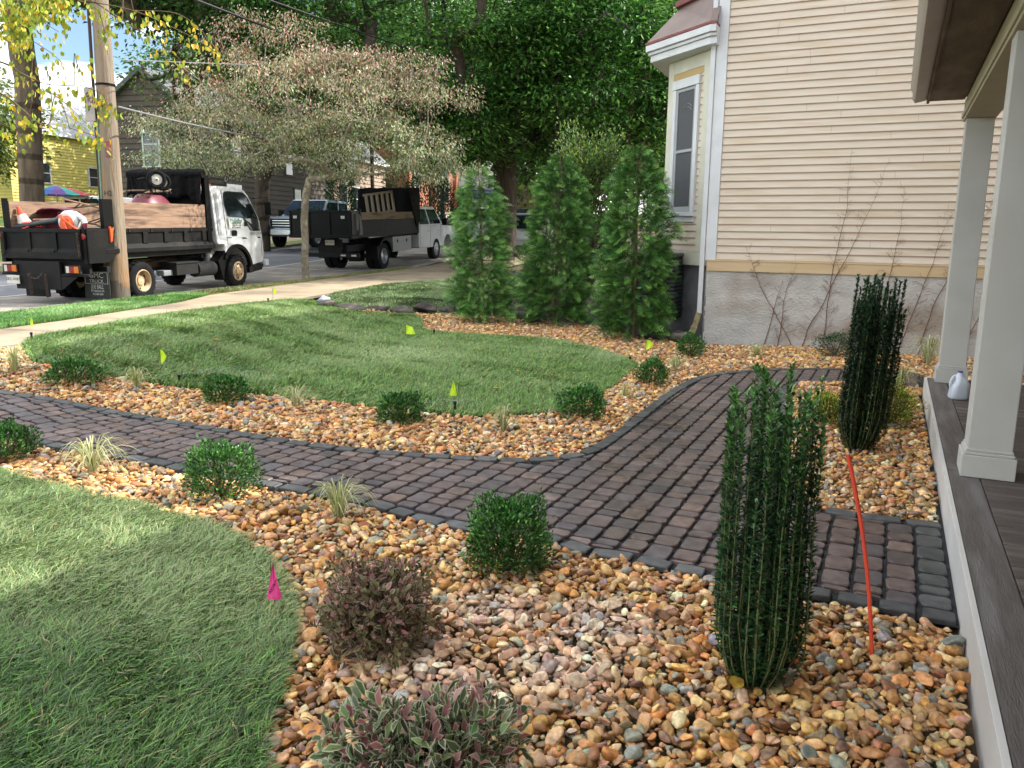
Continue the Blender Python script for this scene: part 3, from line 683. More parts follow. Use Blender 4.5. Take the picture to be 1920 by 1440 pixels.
# outward normal of the oblique face
nB = (-sb_, cb) if (-sb_*-1+cb*-1) > 0 else (-sb_, cb)
nB = np.array([-math.sin(dB), math.cos(dB)]);
if nB[1] > 0: nB = -nB
def fB(u_, o_, z): return (bx1+cb*u_+nB[0]*(-o_), by1+sb_*u_+nB[1]*(-o_), z)      # o_ negative = outwards
BL = 1.12; z0b, z1b = 1.17, 4.34
p1 = fB(0, 0, 0)[:2]; p2 = fB(BL, 0, 0)[:2]; p3 = (p2[0], p2[1]+1.9)
poly = [(0.0, by0), p1, p2, p3, (0, p3[1])]
mb = MB(); mb.mi = 0; mb.prism(poly, z0b, z1b+.3, 'z'); clap(mb, .12, .2, 1.38, 4.1, f=fB); clap(mb, .95, .99, 1.38, 4.1, f=fB); clap(mb, .12, .99, 1.38, 1.86, f=fB)
mb.build('bay_wall', [m_clap, m_butt], tan)
MB().prism([(0.0, by0+.05), (p1[0]+.05, p1[1]+.05), (p2[0]+.07, p2[1]+.03), (p3[0]+.07, p3[1]), (0, p3[1])], -.3, z0b, 'z').build('bay_foundation', m_found2, tan)
def slab(mb, u0, u1, o0, o1, za, zb):
    V = [fB(u0, o0, za), fB(u1, o0, za), fB(u1, o1, za), fB(u0, o1, za), fB(u0, o0, zb), fB(u1, o0, zb), fB(u1, o1, zb), fB(u0, o1, zb)]
    mb.add(V, [(0, 3, 2, 1), (4, 5, 6, 7), (0, 1, 5, 4), (1, 2, 6, 5), (2, 3, 7, 6), (3, 0, 4, 7)]); return mb
mb = MB(); slab(mb, -.03, BL+.03, -.03, .0, 1.17, 1.385); mb.b2(bx1-.02, 0, by0-.03, by0, 1.17, 1.385); slab(mb, -.02, .125, -.022, .0, 1.388, 4.34); slab(mb, BL-.14, BL+.01, -.022, 0, 1.388, 4.34); mb.b2(bx1+.005, -.02, by0-.022, by0, 1.388, 4.34)
slab(mb, .128, BL-.143, -.02, 0, 4.15, 4.34); mb.build('bay_trim', m_cream, tan, bevel=.004)
mb = MB(); slab(mb, .127, BL-.142, -.016, 0, 4.055, 4.147); mb.build('bay_panel', pm('ochre panel', hexc('#b59a68'), rough=.7), tan)
# cornice: swept profile round the bay, with soffit
def offp(d): 
    e = d*math.tan((math.pi-(math.pi-abs(dB-math.pi)))/4) if False else d*.42
    return [(0.0, by0-d), (p1[0]+e*.35, by0-d), (p2[0]+nB[0]*d*1.15, p2[1]+nB[1]*d*.75), (p3[0]-d, p3[1]), (0, p3[1])]
mb = MB()
for d, za, zb in ((.36, 4.35, 4.45), (.40, 4.453, 4.50), (.45, 4.503, 4.60)): mb.prism(offp(d), za, zb, 'z')
mb.build('bay_cornice', m_white, tan, bevel=.006)
MB().prism(offp(.46), 4.603, 4.645, 'z').build('bay_roof_edge', m_red, tan, bevel=.006)
a_ = offp(.44); b_ = offp(-.12); mb = MB(); mb.add([(x, y, 4.646) for x, y in a_]+[(x, y, 5.2) for x, y in b_], [(0, 1, 6, 5), (1, 2, 7, 6), (2, 3, 8, 7), (5, 6, 7, 8, 9)]); mb.build('bay_roof', m_redl, tan)
MB().prism(offp(-.03), 5.2, 5.28, 'z').build('bay_roof_crest', m_red, tan, bevel=.006)
# the window in the oblique face
wn = MB(); slab(wn, .215, .30, -.045, 0, 2.0, 3.9); slab(wn, .855, .94, -.045, 0, 2.0, 3.9); slab(wn, .2, .955, -.055, 0, 3.903, 4.04); slab(wn, .19, .965, -.07, 0, 1.93, 1.995); slab(wn, .21, .945, -.03, 0, 1.84, 1.927)
wo = wn.build('window', m_white, tan, bevel=.004)
mb = MB(); slab(mb, .303, .35, -.03, 0, 2.0, 3.897); slab(mb, .805, .852, -.03, 0, 2.0, 3.897); slab(mb, .352, .803, -.03, 0, 3.85, 3.897); slab(mb, .352, .803, -.03, 0, 2.0, 2.08); slab(mb, .352, .803, -.034, 0, 2.92, 2.965); mb.build('sash', pm('grey sash', hexc('#9a9d9f'), rough=.5), wo, bevel=.003)
mb = MB(); slab(mb, .35, .805, -.014, -.004, 2.08, 2.92); slab(mb, .35, .805, -.014, -.004, 2.965, 3.85); mb.build('pane', m_screen, wo)
mb = MB(); 
for k in range(2): mb.tube([fB(.42+.23*t, -.0165, 3.6-.05*k+.06*math.sin(math.pi*t)) for t in np.linspace(0, 1, 8)], .006, 4)
mb.build('curtain_edge', pm('lace', hexc('#7c7d80'), rough=.8), wo)
# ================================================================== PORCH (deck frame: x right, y away)
m_comp = pm('grey composite deck board', hexc('#5d5753'), hexc('#4e4946'), 5, rough=.6, bump=.5, bscale=24, stretch=(9, .8, 1), c3=hexc('#6d6a68'), s3=1.6)
m_deck = pm('weathered deck plank', hexc('#544b45'), hexc('#433b36'), 6, rough=.65, bump=.5, bscale=30, stretch=(.7, 8, 1), c3=hexc('#6b625b'), s3=1.5)
m_post = pm('cream post paint', hexc('#bab9b3'), hexc('#b1b0a8'), 3, rough=.55)
m_fascia = pm('white composite fascia', hexc('#cecdca'), hexc('#c4c3be'), 3, rough=.5)
m_soff = pm('bare plywood soffit', hexc('#6b5d50'), hexc('#574a3f'), 5, rough=.85, bump=.3, bscale=20, stretch=(2, .6, 1), c3=hexc('#7a6e60'), s3=2)
m_gut = pm('taupe gutter', hexc('#958a7d'), hexc('#8d8376'), 4, rough=.45)
m_beam = pm('sand coloured beam paint', hexc('#aaa387'), hexc('#a29b80'), 3, rough=.6)
po = empty('porch', (E0[0], E0[1], 0), rz=-AZD, label='covered porch with square cream columns and a dark plank deck at the right', cat='porch')
LEN = 15.; DZ = .2
mb = MB(); mb.b2(0, .024, -LEN, .0, -.1, DZ+.001); mb.b2(0, 2.6, -.024+.0, 0, -.1, DZ-.032); mb.build('fascia_board', m_fascia, po, bevel=.002)
mb = MB()
for k in range(4): mb.b2(.027, .19, -LEN+k*3.75+.002, -LEN+(k+1)*3.75-.003, DZ-.03, DZ+.0)
mb.build('border_board', m_comp, po, bevel=.004)
mb = MB(); y = -.004
while y > -LEN: mb.b2(.195, 2.6, y-.134, y, DZ-.03, DZ+random.uniform(-.001, .001)); y -= .140
mb.build('deck_planks', m_deck, po, bevel=.003)
MB().b2(.03, 2.58, -LEN, -.03, -.1, DZ-.034).build('deck_frame', pm('dark framing', hexc('#1d1a18'), rough=1), po)
MB().b2(.025, 2.6, -.02, .012, DZ-.036, DZ+.006).build('end_strip', m_fascia, po)
BZ = 2.74
for yc in (-.155, -3.735, -7.4, -11.1):
    xc = .228; q = MB(); q.b2(xc-.118, xc+.118, yc-.118, yc+.118, DZ, BZ); c_ = q.build('column', m_post, po, bevel=.006)
    q = MB(); q.b2(xc-.143, xc+.143, yc-.143, yc+.143, DZ+.001, DZ+.135); q.b2(xc-.132, xc+.132, yc-.132, yc+.132, DZ+.136, DZ+.155); q.b2(xc-.125, xc+.125, yc-.125, yc+.125, DZ+.156, DZ+.172); q.build('column_base', m_post, c_, bevel=.004)
mb = MB(); mb.b2(.095, .36, -LEN, .0, BZ+.002, BZ+.2); mb.b2(.08, .375, -LEN, .014, BZ+.03, BZ+.075); mb.build('beam', m_beam, po, bevel=.004)
mb = MB(); mb.b2(-.215, .094, -LEN, .03, 2.955, 2.975); mb.b2(-.24, -.216, -LEN, .04, 2.935, 2.99); mb.build('soffit', m_soff, po, bevel=.002)
mb = MB(); mb.b2(.36, 2.6, -LEN, .0, 2.9, 2.93)
mb.build('ceiling', pm('dark ceiling boards', hexc('#4d443c'), hexc('#403831'), 5, rough=.8, stretch=(1, 8, 1)), po)
mb = MB(); prof = [(-.242, 2.965), (-.345, 2.945), (-.372, 2.985), (-.372, 3.04), (-.395, 3.08), (-.395, 3.095), (-.242, 3.095)]; mb.prism(prof, -LEN, .03, 'y'); mb.build('gutter', m_gut, po, smooth=True)
mb = MB(); mb.prism([(-.30, 3.10), (2.7, 4.0), (2.7, 4.08), (-.34, 3.14)], -LEN, .12, 'y'); mb.prism([(-.22, 2.98), (2.6, 2.98), (2.6, 3.9), (-.22, 3.09)], -LEN+.1, .02, 'y'); mb.build('roof', pm('porch shingles', hexc('#55504c'), hexc('#625c57'), 10, rough=.9), po)
mb = MB(); mb.mi = 0; mb.b2(2.605, 10, -LEN, 1.2, -.3, 7.0); mb.prism([(2.3, 6.9), (6.3, 9.6), (10.3, 6.9)], -LEN-.3, 1.5, 'y'); mb.build('wall', m_clap, po)  # unseen two storey house body beyond the deck, added to shade the yard
# ================================================================== FAR HOUSES
def loc_st(s, t, dz=0, fn=None): x, y = st2xy(s, t); return (x, y, float((fn or h)(x, y))+dz)
RZU = math.pi/2-AZ     # local x along the street (away), local y to the far side
m_gry = pm('dark grey brown siding', hexc('#4a433d'), hexc('#433c37'), 3, rough=.85, c3=hexc('#544b44'), s3=.6)
m_gryb = pm('siding shadow edge', hexc('#2c2521'), rough=.9)
m_trim = pm('pale green trim', hexc('#a9b5ad'), rough=.6)
def siding(mb, f, x0, x1, z0, z1, ex, out=.03):
    z = z0
    while z < z1-.02:
        zt = min(z+ex, z1); mb.mi = 0; mb.add([f(x0, out, z), f(x1, out, z), f(x1, .004, zt), f(x0, .004, zt)], [(0, 1, 2, 3)])
        mb.mi = 1; mb.add([f(x0, 0, z), f(x1, 0, z), f(x1, out, z), f(x0, out, z)], [(0, 1, 2, 3)]); mb.add([f(x0, out+.002, z), f(x1, out+.002, z), f(x1, out+.002, z+ex*.13), f(x0, out+.002, z+ex*.13)], [(0, 1, 2, 3)]); z = zt
def window(parent, f, x, z, wd, ht, mt=None, bars=1, out=.08, gl=None):
    mt = mt or m_white; q = MB()
    def bx(x0, x1, o0, o1, za, zb, m=q): m.add([f(x0, o0, za), f(x1, o0, za), f(x1, o1, za), f(x0, o1, za), f(x0, o0, zb), f(x1, o0, zb), f(x1, o1, zb), f(x0, o1, zb)], [(0, 3, 2, 1), (4, 5, 6, 7), (0, 1, 5, 4), (1, 2, 6, 5), (2, 3, 7, 6), (3, 0, 4, 7)])
    t = .1; bx(x-wd/2-t, x-wd/2, 0, out, z, z+ht); bx(x+wd/2, x+wd/2+t, 0, out, z, z+ht); bx(x-wd/2-t-.03, x+wd/2+t+.03, 0, out+.02, z+ht, z+ht+t); bx(x-wd/2-t-.05, x+wd/2+t+.05, 0, out+.04, z-t*.7, z)
    for k in range(1, bars+1): bx(x-wd/2, x+wd/2, 0, out-.02, z+ht*k/(bars+1)-.03, z+ht*k/(bars+1)+.03)
    wo_ = q.build('window', mt, parent)
    g_ = MB(); bx(x-wd/2, x+wd/2, .031, out-.035, z, z+ht, g_); g_.build('pane', gl or m_glass, wo_); return wo_
def gable_house(name, s, t, Lx, Wy, eave, ridge, mats, label, roofm, ex=.25, over=.4, rz=None, trim=None, wins_street=(), wins_gable=(), z=None, ridge_along='x', chim=None):
    x, y, zz = loc_st(s, t); zz = zz if z is None else z
    r = empty(name, (x, y, zz), rz=RZU if rz is None else rz, label=label, cat='house' if name != 'shop' else 'shop')
    mb = MB(); mb.mi = 0; mb.b2(0, Lx, 0, Wy, -1, eave)
    mb.prism([(0, eave), (Wy/2, ridge), (Wy, eave)], 0.0, Lx, 'x')
    fS = lambda a, o, c: (a, -o, c); fG = lambda a, o, c: (-o, a, c)
    if ex:
        siding(mb, fS, 0, Lx, 0, eave, ex); siding(mb, fG, 0, Wy, 0, eave, ex)
        zz_ = eave
        while zz_ < ridge-.1:
            k = (zz_-eave)/(ridge-eave)*Wy/2; k2 = (zz_+ex-eave)/(ridge-eave)*Wy/2; mb.mi = 0; mb.add([fG(k, .03, zz_), fG(Wy-k, .03, zz_), fG(Wy-k2, .004, min(zz_+ex, ridge)), fG(k2, .004, min(zz_+ex, ridge))], [(0, 1, 2, 3)])
            mb.mi = 1; mb.add([fG(k, .032, zz_), fG(Wy-k, .032, zz_), fG(Wy-k, .032, zz_+ex*.13), fG(k, .032, zz_+ex*.13)], [(0, 1, 2, 3)]); zz_ += ex
    mb.build('wall', mats, r)
    sl = (ridge-eave)/(Wy/2); ov = over; mb = MB()
    for sg in (0, 1):
        pts = [(-ov, eave-ov*sl+.05), (Wy/2, ridge+.05), (Wy/2, ridge+.2), (-ov, eave-ov*sl+.2)]
        if sg: pts = [(Wy-p[0], p[1]) for p in pts]
        mb.prism(pts, -ov, Lx+ov, 'x')
    rf = mb.build('roof', roofm, r)
    tr = trim or m_trim; mb = MB()
    for sg in (0, 1):
        pts = [(-ov, eave-ov*sl-.1), (Wy/2, ridge-.1), (Wy/2, ridge+.16), (-ov, eave-ov*sl+.16)]
        if sg: pts = [(Wy-p[0], p[1]) for p in pts]
        mb.prism(pts, -ov-.05, -ov-.004, 'x')
    mb.b2(-ov, Lx+ov, -ov-.05, -ov-.004, eave-ov*sl-.02, eave-ov*sl+.18); mb.build('fascia', tr, r)
    if chim: MB().box((chim[0], chim[1], chim[2]), (.7, .7, 1.8)).build('chimney', pm('chimney brick', hexc('#9a5644'), hexc('#7d4436'), 12, rough=.9), rf)
    for a, c, w_, h_, b_ in wins_street: window(r, fS, a, c, w_, h_, tr, b_)
    for a, c, w_, h_, b_ in wins_gable: window(r, fG, a, c, w_, h_, tr, b_)
    return r
m_shing = pm('grey shingle roof', hexc('#5f6264'), hexc('#4c4f51'), 6, rough=.9, c3=hexc('#6f7274'), s3=1)
gable_house('house', 28.0, 39.2, 15.5, 6.3, 6.15, 8.35, [m_gry, m_gryb], 'dark grey brown two storey house behind the utility pole and white cab truck', m_shing, ex=.30, over=.35, trim=pm('dark green trim', hexc('#3a4540'), rough=.7),
    wins_street=[(3.6, 3.6, .9, 1.5, 1), (9.5, 3.5, .9, 1.5, 1), (3.2, 1.0, 1.6, 1.5, 0), (10.5, 1.2, .9, 1.4, 1)], wins_gable=[], chim=(6.8, 3.1, 8.5))
# its gable window with pale green frame is a brighter frame
gh = [o for o in col.objects if o.name.startswith('house') and o.get('label', '').startswith('dark grey brown')][0]
window(gh, lambda a, o, c: (-o, a, c), 2.9, 3.3, .95, 1.75, m_trim, 2)
m_yel = pm('yellow siding', hexc('#e0d27c'), hexc('#d8c972'), 3, rough=.8)
m_yelb = pm('yellow siding edge', hexc('#a08a30'), rough=.9)
m_lroof = pm('light grey shingles', hexc('#9a9c9e'), hexc('#85878a'), 6, rough=.9)
gable_house('house', 46.3, 44.6, 13.5, 8, 6.0, 9.4, [m_yel, m_yelb], 'bright yellow clapboard house with a pale grey roof behind the left street tree', m_lroof, ex=.2, over=.4, trim=m_white,
    wins_street=[(2.8, 2.4, .9, 1.3, 1), (7.4, 2.4, .9, 1.3, 1), (11.6, 2.4, .9, 1.3, 1)], wins_gable=[(2.5, 1.6, 1, 1.6, 1), (5.5, 1.6, 1, 1.6, 1)])
m_pink = pm('weathered pinkish siding', hexc('#a08a7a'), hexc('#8f7a6b'), 3, rough=.85)
m_pinkb = pm('weathered siding edge', hexc('#54453c'), rough=.9)
gable_house('house', 28.2, 55.3, 9.5, 7, 5.2, 8.2, [m_pink, m_pinkb], 'weathered pinkish beige house between the grey house and the brick church', m_shing, ex=.3, over=.3, trim=m_white, wins_street=[(1.6, 1.0, 1.0, 2.0, 0), (3.6, 1.2, 1.1, 1.7, 1), (6.5, 1.2, 1.1, 1.7, 1), (3, 3.9, .9, 1.3, 1)])
# brick church hall
def brickmat():
    m = bpy.data.materials.new('orange brick'); m.use_nodes = True; n = m.node_tree; b = n.nodes['Principled BSDF']; l = n.links.new
    t = n.nodes.new('ShaderNodeTexCoord'); br = n.nodes.new('ShaderNodeTexBrick'); mpg = n.nodes.new('ShaderNodeMapping'); mpg.inputs['Rotation'].default_value = (RAD(90), 0, 0)
    br.inputs['Scale'].default_value = 1; br.inputs['Brick Width'].default_value = .22; br.inputs['Row Height'].default_value = .075; br.inputs['Mortar Size'].default_value = .008
    br.inputs['Color1'].default_value = (*hexc('#a5603e'), 1); br.inputs['Color2'].default_value = (*hexc('#8f4d33'), 1); br.inputs['Mortar'].default_value = (*hexc('#8a7566'), 1)
    l(t.outputs['Object'], mpg.inputs['Vector']); l(mpg.outputs['Vector'], br.inputs['Vector']); l(br.outputs['Color'], b.inputs['Base Color']); b.inputs['Roughness'].default_value = .9; return m
m_brick = brickmat(); m_stone2 = pm('pale stone trim', hexc('#a89f92'), hexc('#958c80'), 4, rough=.9)
x, y, z = loc_st(27.3, 67.5); ch = empty('church', (x, y, z), rz=RZU, label='orange brick church hall with tall stained glass windows behind the black dump truck', cat='church')
mb = MB(); mb.b2(0, 22, 0, 12, -1, 9)
for a in (0, 6.4, 12.8, 19): mb.b2(a-.35, a+.35, -.35, 0, -1, 8.2)
mb.build('wall', m_brick, ch)
MB().prism([(-.5, 9.002), (6, 13.5), (12.5, 9.002)], -.4, 22.4, 'x').build('roof', m_shing, ch)
MB().b2(.36, 6.04, -.06, 0, -.5, 1.6).b2(6.76, 12.4, -.06, 0, -.5, 1.6).build('stone_base', m_stone2, ch)
fS = lambda a, o, c: (a, -o, c)
m_stain = pm('stained glass', hexc('#20242c'), hexc('#4a4038'), 5, rough=.15, c3=hexc('#55606c'), s3=2)
for a, ww, hh_, zz in ((2.0, 1.2, 2.4, 2.6), (9.4, 2.6, 3.6, 2.3), (16, 2.4, 3.6, 2.3)):
    wo_ = window(ch, fS, a, zz, ww, hh_, m_stone2, 0, .12, m_stain); q = MB()
    for k in (-.25, 0, .25): q.b2(a+ww*k-.04, a+ww*k+.04, -.11, -.086, zz, zz+hh_)
    for k in (.3, .6): q.tube([(a+ww*(-.5+t), -.1, zz+hh_*k+.25*math.sin(math.pi*t*2)) for t in np.linspace(0, 1, 9)], .03, 4)
    q.build('lead_bars', pm('lead', hexc('#14161a'), rough=.6), wo_)
window(ch, fS, 3.6, .0, 1.5, 1.1, m_stone2, 2, .1, pm('glass blocks', hexc('#5f7078'), hexc('#3d4a50'), 8, rough=.2))
MB().b2(.55, .75, -.5, -.38, -1, 9).build('downspout', m_white, ch)
# white commercial building with blue awnings at the end of the street
m_wb = pm('white painted masonry', hexc('#d2d3d6'), hexc('#c4c6ca'), 2, rough=.8)
P = at_y(905, 430, 86); x0 = P[0]-6
wb = empty('shop', (x0, 86, 3.0), rz=RAD(-6), label='white one storey shop with blue awnings at the far end of the street', cat='shop')
MB().b2(0, 17, 0, 9, -2, 5.2).build('wall', m_wb, wb)
MB().b2(-.2, 17.2, -.25, 9, 5.2, 5.6).b2(-.1, 17.1, -.1, 0, 3.3, 3.42).build('parapet', m_wb, wb, bevel=.03)
for a, ww in ((2.5, 2.6), (6.2, 2.8), (10.4, 2.6), (14.3, 2.4)):
    q = MB(); q.b2(a-ww/2, a+ww/2, -.06, 0, -.5, 2.4); dr = q.build('shop_front', pm('dark shop glass', hexc('#22262c'), rough=.1), wb)
    q = MB(); q.prism([(-.05, 3.2), (-1.0, 2.55), (-1.0, 2.3), (-.05, 2.5)], a-ww/2-.3, a+ww/2+.3, 'x'); q.build('awning', pm('blue awning', hexc('#27356e'), hexc('#212d60'), 3, rough=.8), wb)
x, y = at_y(985, 430, 82)[:2]
rs = empty('notice_board', (x+.2, y, 2.6), rz=RAD(-6), label='small red and white notice board beside the white shop', cat='sign')
MB().b2(-.8, .8, -.05, .05, 1.2, 2.9).build('board', pm('red lettered board', hexc('#b0503c'), hexc('#d8b8a8'), 3, rough=.7, stretch=(1, 1, 5)), rs); MB().b2(-.03,.03,-.09,-.055,0,2.8).build('board_trim', m_white, rs); MB().b2(-.7, -.6, -.04, .04, 0, 1.2).build('post', m_white, rs); MB().b2(.6, .7, -.04, .04, 0, 1.2).build('post', m_white, rs)
# grey roofed shed right of it
gable_house('house', 16., 79., 7, 6, 3.4, 5.6, [m_gry, m_gryb], 'low grey house roof showing right of the white shop', m_lroof, ex=0, over=.3, trim=m_white)
# hill on the left horizon
gx, gy = np.meshgrid(np.linspace(-260, 60, 60), np.linspace(150, 330, 26)); rr = (gx+150)/110.
hz = 3+(4+36*np.exp(-((gx+165)/62.)**2))*sst((gy-150)/90)+vnoise(gx, gy, .05, 7)*2
I = np.arange(gx.size).reshape(gx.shape); Fq = np.stack([I[:-1, :-1], I[:-1, 1:], I[1:, 1:], I[1:, :-1]], -1).reshape(-1, 4)
tag(npmesh('hill', np.stack([gx, gy, hz], -1).reshape(-1, 3), Fq, pm('wooded hill', hexc('#33502a'), hexc('#55703c'), .5, rough=1, bump=1, bscale=.4, dist=2.), smooth=True), kind='structure')
# ================================================================== VEHICLES
m_tyre = pm('tyre rubber', hexc('#101012'), hexc('#19191b'), 8, rough=.9, spec=.2, bump=.2)
m_blk = pm('black painted steel', hexc('#040505'), hexc('#080808'), 3, rough=.55, spec=.14, bump=.1, bscale=20)
m_blk2 = pm('worn black steel', hexc('#060607'), hexc('#0b0b0b'), 6, rough=.6, spec=.2, bump=.25, bscale=30, c3=hexc('#191714'), s3=2.5)
m_und = pm('underbody', hexc('#080808'), hexc('#100e0d'), 6, rough=.9)
m_rim = pm('rusty cream rim', hexc('#b09a78'), hexc('#8a6a4c'), 6, rough=.65, bump=.2, c3=hexc('#c8b898'), s3=4)
m_rimA = pm('silver rim', hexc('#9ea2a6'), hexc('#808488'), 6, rough=.35, metal=.6)
m_wcab = pm('white truck paint', hexc('#c9ccce'), hexc('#bfc2c3'), 2, rough=.3, coat=.4, c3=hexc('#b5b3ad'), s3=3)
m_wood = pm('weathered plank', hexc('#7c6250'), hexc('#94786252'[:7]), 4, rough=.85, bump=.6, bscale=20, stretch=(.6, 4, 5), c3=hexc('#584438'), s3=2.5)
m_woodd = pm('old timber', hexc('#5f5240'), hexc('#75664e'), 4, rough=.85, bump=.6, bscale=20, stretch=(.6, 4, 5), c3=hexc('#403528'), s3=2)
m_redl_ = pm('red lens', hexc('#7a1414'), rough=.2); m_amb = pm('amber lens', hexc('#b86414'), rough=.2); m_clr = pm('clear lens', hexc('#b8b4b0'), rough=.15)
m_chr = pm('chrome', hexc('#b0b4b8'), rough=.18, metal=.9); m_txt = pm('white lettering', hexc('#b4b6b4'), rough=.7); m_txtk = pm('black lettering', hexc('#1c1d20'), rough=.7)
m_tarp = pm('black mesh tarp', hexc('#060607'), hexc('#0b0b0d'), 8, rough=.85, spec=.15, bump=.8, bscale=9, dist=.05)
m_car_glass = pm('car window', hexc('#12171a'), hexc('#1c2427'), 2, rough=.06, spec=.8)
def wheel(parent, x, y, z, r, w, rimm, dual=False, holes=6, side=-1, nuts=6):
    """side -1: outer face towards -y"""
    k = -side; n = 40; ri = r*.60
    prof = [(ri, 0), (ri+.02, -.012), (r-.07, -.014), (r-.025, .0), (r, .03), (r, w-.03), (r-.025, w), (ri, w)]
    prof = [(a, (b)*k) for a, b in prof]
    q = MB(); q.lathe(prof, (x, y, z), n, 'y')
    for t in range(n):                       # tread blocks
        a = 2*math.pi*t/n; ca_, sa_ = math.cos(a), math.sin(a)
        q.box((x+ca_*(r+.004), y+k*w*(.28 if t % 2 else .72), z+sa_*(r+.004)), (.018, w*.42, r*.11), ry=-a)
    ty = q.build('tyre', m_tyre, parent, smooth=True)
    ds = .11*k if dual else .035*k            # dish depth
    pr = [(ri+.004, .004*k), (ri-.02, -.010*k), (ri-.035, .01*k), (ri-.05, ds), (ri*.42, ds-.02*k), (ri*.40, ds-.05*k), (ri*.22, ds-.06*k), (0.004, ds-.065*k)]
    q = MB(); q.mi = 0; q.lathe([(a, b) for a, b in pr], (x, y, z), n, 'y')
    for t in range(nuts):
        a = 2*math.pi*t/nuts; q.tube([(x+math.cos(a)*ri*.5, y+ds, z+math.sin(a)*ri*.5), (x+math.cos(a)*ri*.5, y+ds-.03*k, z+math.sin(a)*ri*.5)], .013, 6)
    q.mi = 1
    for t in range(holes):
        a = 2*math.pi*(t+.5)/holes; cx, cz = x+math.cos(a)*ri*.72, z+math.sin(a)*ri*.72
        q.add([(cx+math.cos(b)*ri*.12, y+ds-.0125*k, cz+math.sin(b)*ri*.12) for b in np.linspace(0, 2*math.pi, 9)[:-1]], [tuple(range(8))])
    q.build('rim', [rimm, m_und], ty, smooth=True); return ty
xr, yr = st2xy(12.5, 14.1)
zt0 = float(hstreet(*st2xy(11.6, 14.1))); zt1 = float(hstreet(*st2xy(11.6, 17.5)))
T1 = empty('dump_truck', (xr, yr, zt0+.0), rz=RZU, ry=-math.atan((zt1-zt0)/3.37), label='white cab dump truck with a worn black bed and wooden side boards', cat='truck')
S = -.97
for sx in (-1, 1):
    wheel(T1, 0, .98*sx, .385, .385, .22, m_rim, True, 6, sx); 
    wheel(T1, 0, .70*sx, .385, .385, .21, m_rim, True, 6, sx)
    wheel(T1, 3.37, .98*sx, .385, .385, .22, m_rim, False, 6, sx)
q = MB(); q.b2(-1.2, 4.5, -.45, -.35, .55, .75).b2(-1.2, 4.5, .35, .45, .55, .75).b2(-.9, -.8, -.9, .9, .6, .72); q.tube([(0, -.9, .385), (0, .9, .385)], .07, 8).tube([(3.37, -.9, .385), (3.37, .9, .385)], .05, 8).box((0, 0, .39), (.35, .35, .33)).tube([(.2, 0, .45), (2.6, 0, .6)], .05, 8); q.b2(1.9, 3.9, -.42, .42, .45, .95); q.build('chassis', m_und, T1)
# bed
q = MB(); q.b2(-1.42, 2.42, -.92, .92, .86, .94)
for sx in (-1, 1):
    y0 = .93*sx; q.b2(-1.4, 2.44, y0-.02, y0+.02, .94, 1.40)
    q.b2(-1.42, 2.46, y0-.05, y0+.07, 1.36, 1.43)
    a_, b_ = (y0, y0+.09*sx); q.prism([(a_, .98), (b_, .97), (b_, 1.05), (a_+.025*sx, 1.14), (a_, 1.14)], -1.0, 2.46, 'x')
    for xx in (-.55, .1, .75, 1.4, 2.05): q.b2(xx, xx+.14, min(y0+.021*sx, y0+.05*sx), max(y0+.021*sx, y0+.05*sx), 1.14, 1.36)
    # rear corner apron
    pts = [(-1.45, .80), (-.95, .80), (-.80, .9), (-.78, 1.0), (-.78, 1.44), (-1.45, 1.44)]; q.prism(pts, y0-.03, y0+.085*sx, 'y')
q.b2(-1.47, -1.37, -.98, -.90, .80, 1.46).b2(-1.47, -1.37, .90, .98, .80, 1.46)
bed = q.build('bed', m_blk2, T1, bevel=.006)
# tailgate with three recessed panels
q = MB(); q.b2(-1.47, -1.44, -.90, .90, .88, 1.42); xo = -1.50
q.b2(xo, -1.44, -.90, .90, 1.37, 1.44).b2(xo-.02, -1.44, -.90, .90, .88, 1.0)
for yy in (-.9, -.35, .25, .84): q.b2(xo, -1.44, yy, yy+.06, 1.0, 1.37)
for ya, yb in ((-.83, -.36), (-.28, .24), (.32, .83)): q.prism([(-1.475, 1.0), (xo-.02, 1.0), (-1.475, 1.08)], ya, yb, 'y')
tg = q.build('tailgate', m_blk2, T1, bevel=.006)
mud = pm('dried mud', hexc('#5a5044'), hexc('#453c32'), 8, rough=1, bump=.6)
MB().b2(-1.44, -.6, -.88, .88, .941, .99).build('bed_dirt', mud, T1)
def chain(name, a, b, sag, parent, n=22, r=.012):
    q = MB()
    for i in range(n):
        t = (i+.5)/n; p = Vector(a).lerp(Vector(b), t); p.z -= sag*4*t*(1-t); d = (Vector(b)-Vector(a)).normalized(); k = i % 2
        ax = Vector((1, 0, 0)) if k else Vector((0, 1, 0)); L_ = (Vector(b)-Vector(a)).length/n*.8
        q.tube([p+d*L_*math.cos(u_)+ax*.022*math.sin(u_) for u_ in np.linspace(0, 2*math.pi, 9)], r*.6, 4, cap=False)
    return q.build(name, pm('rusty chain', hexc('#4a3a30'), hexc('#2c2622'), 20, rough=.8), parent)
chain('chain', (-1.53, -.86, 1.36), (-1.53, -.87, .93), 0, T1); chain('chain', (-1.53, .87, 1.36), (-1.53, .87, .95), 0, T1)
chain('chain', (-1.62, -.13, .58), (-1.60, -.12, .17), 0, T1, 14, .018); chain('chain', (-1.62, .22, .6), (-1.60, .24, .2), 0, T1, 14, .018); chain('chain', (-1.64, .25, .60), (-1.64, -.1, .62), .1, T1, 12, .018)
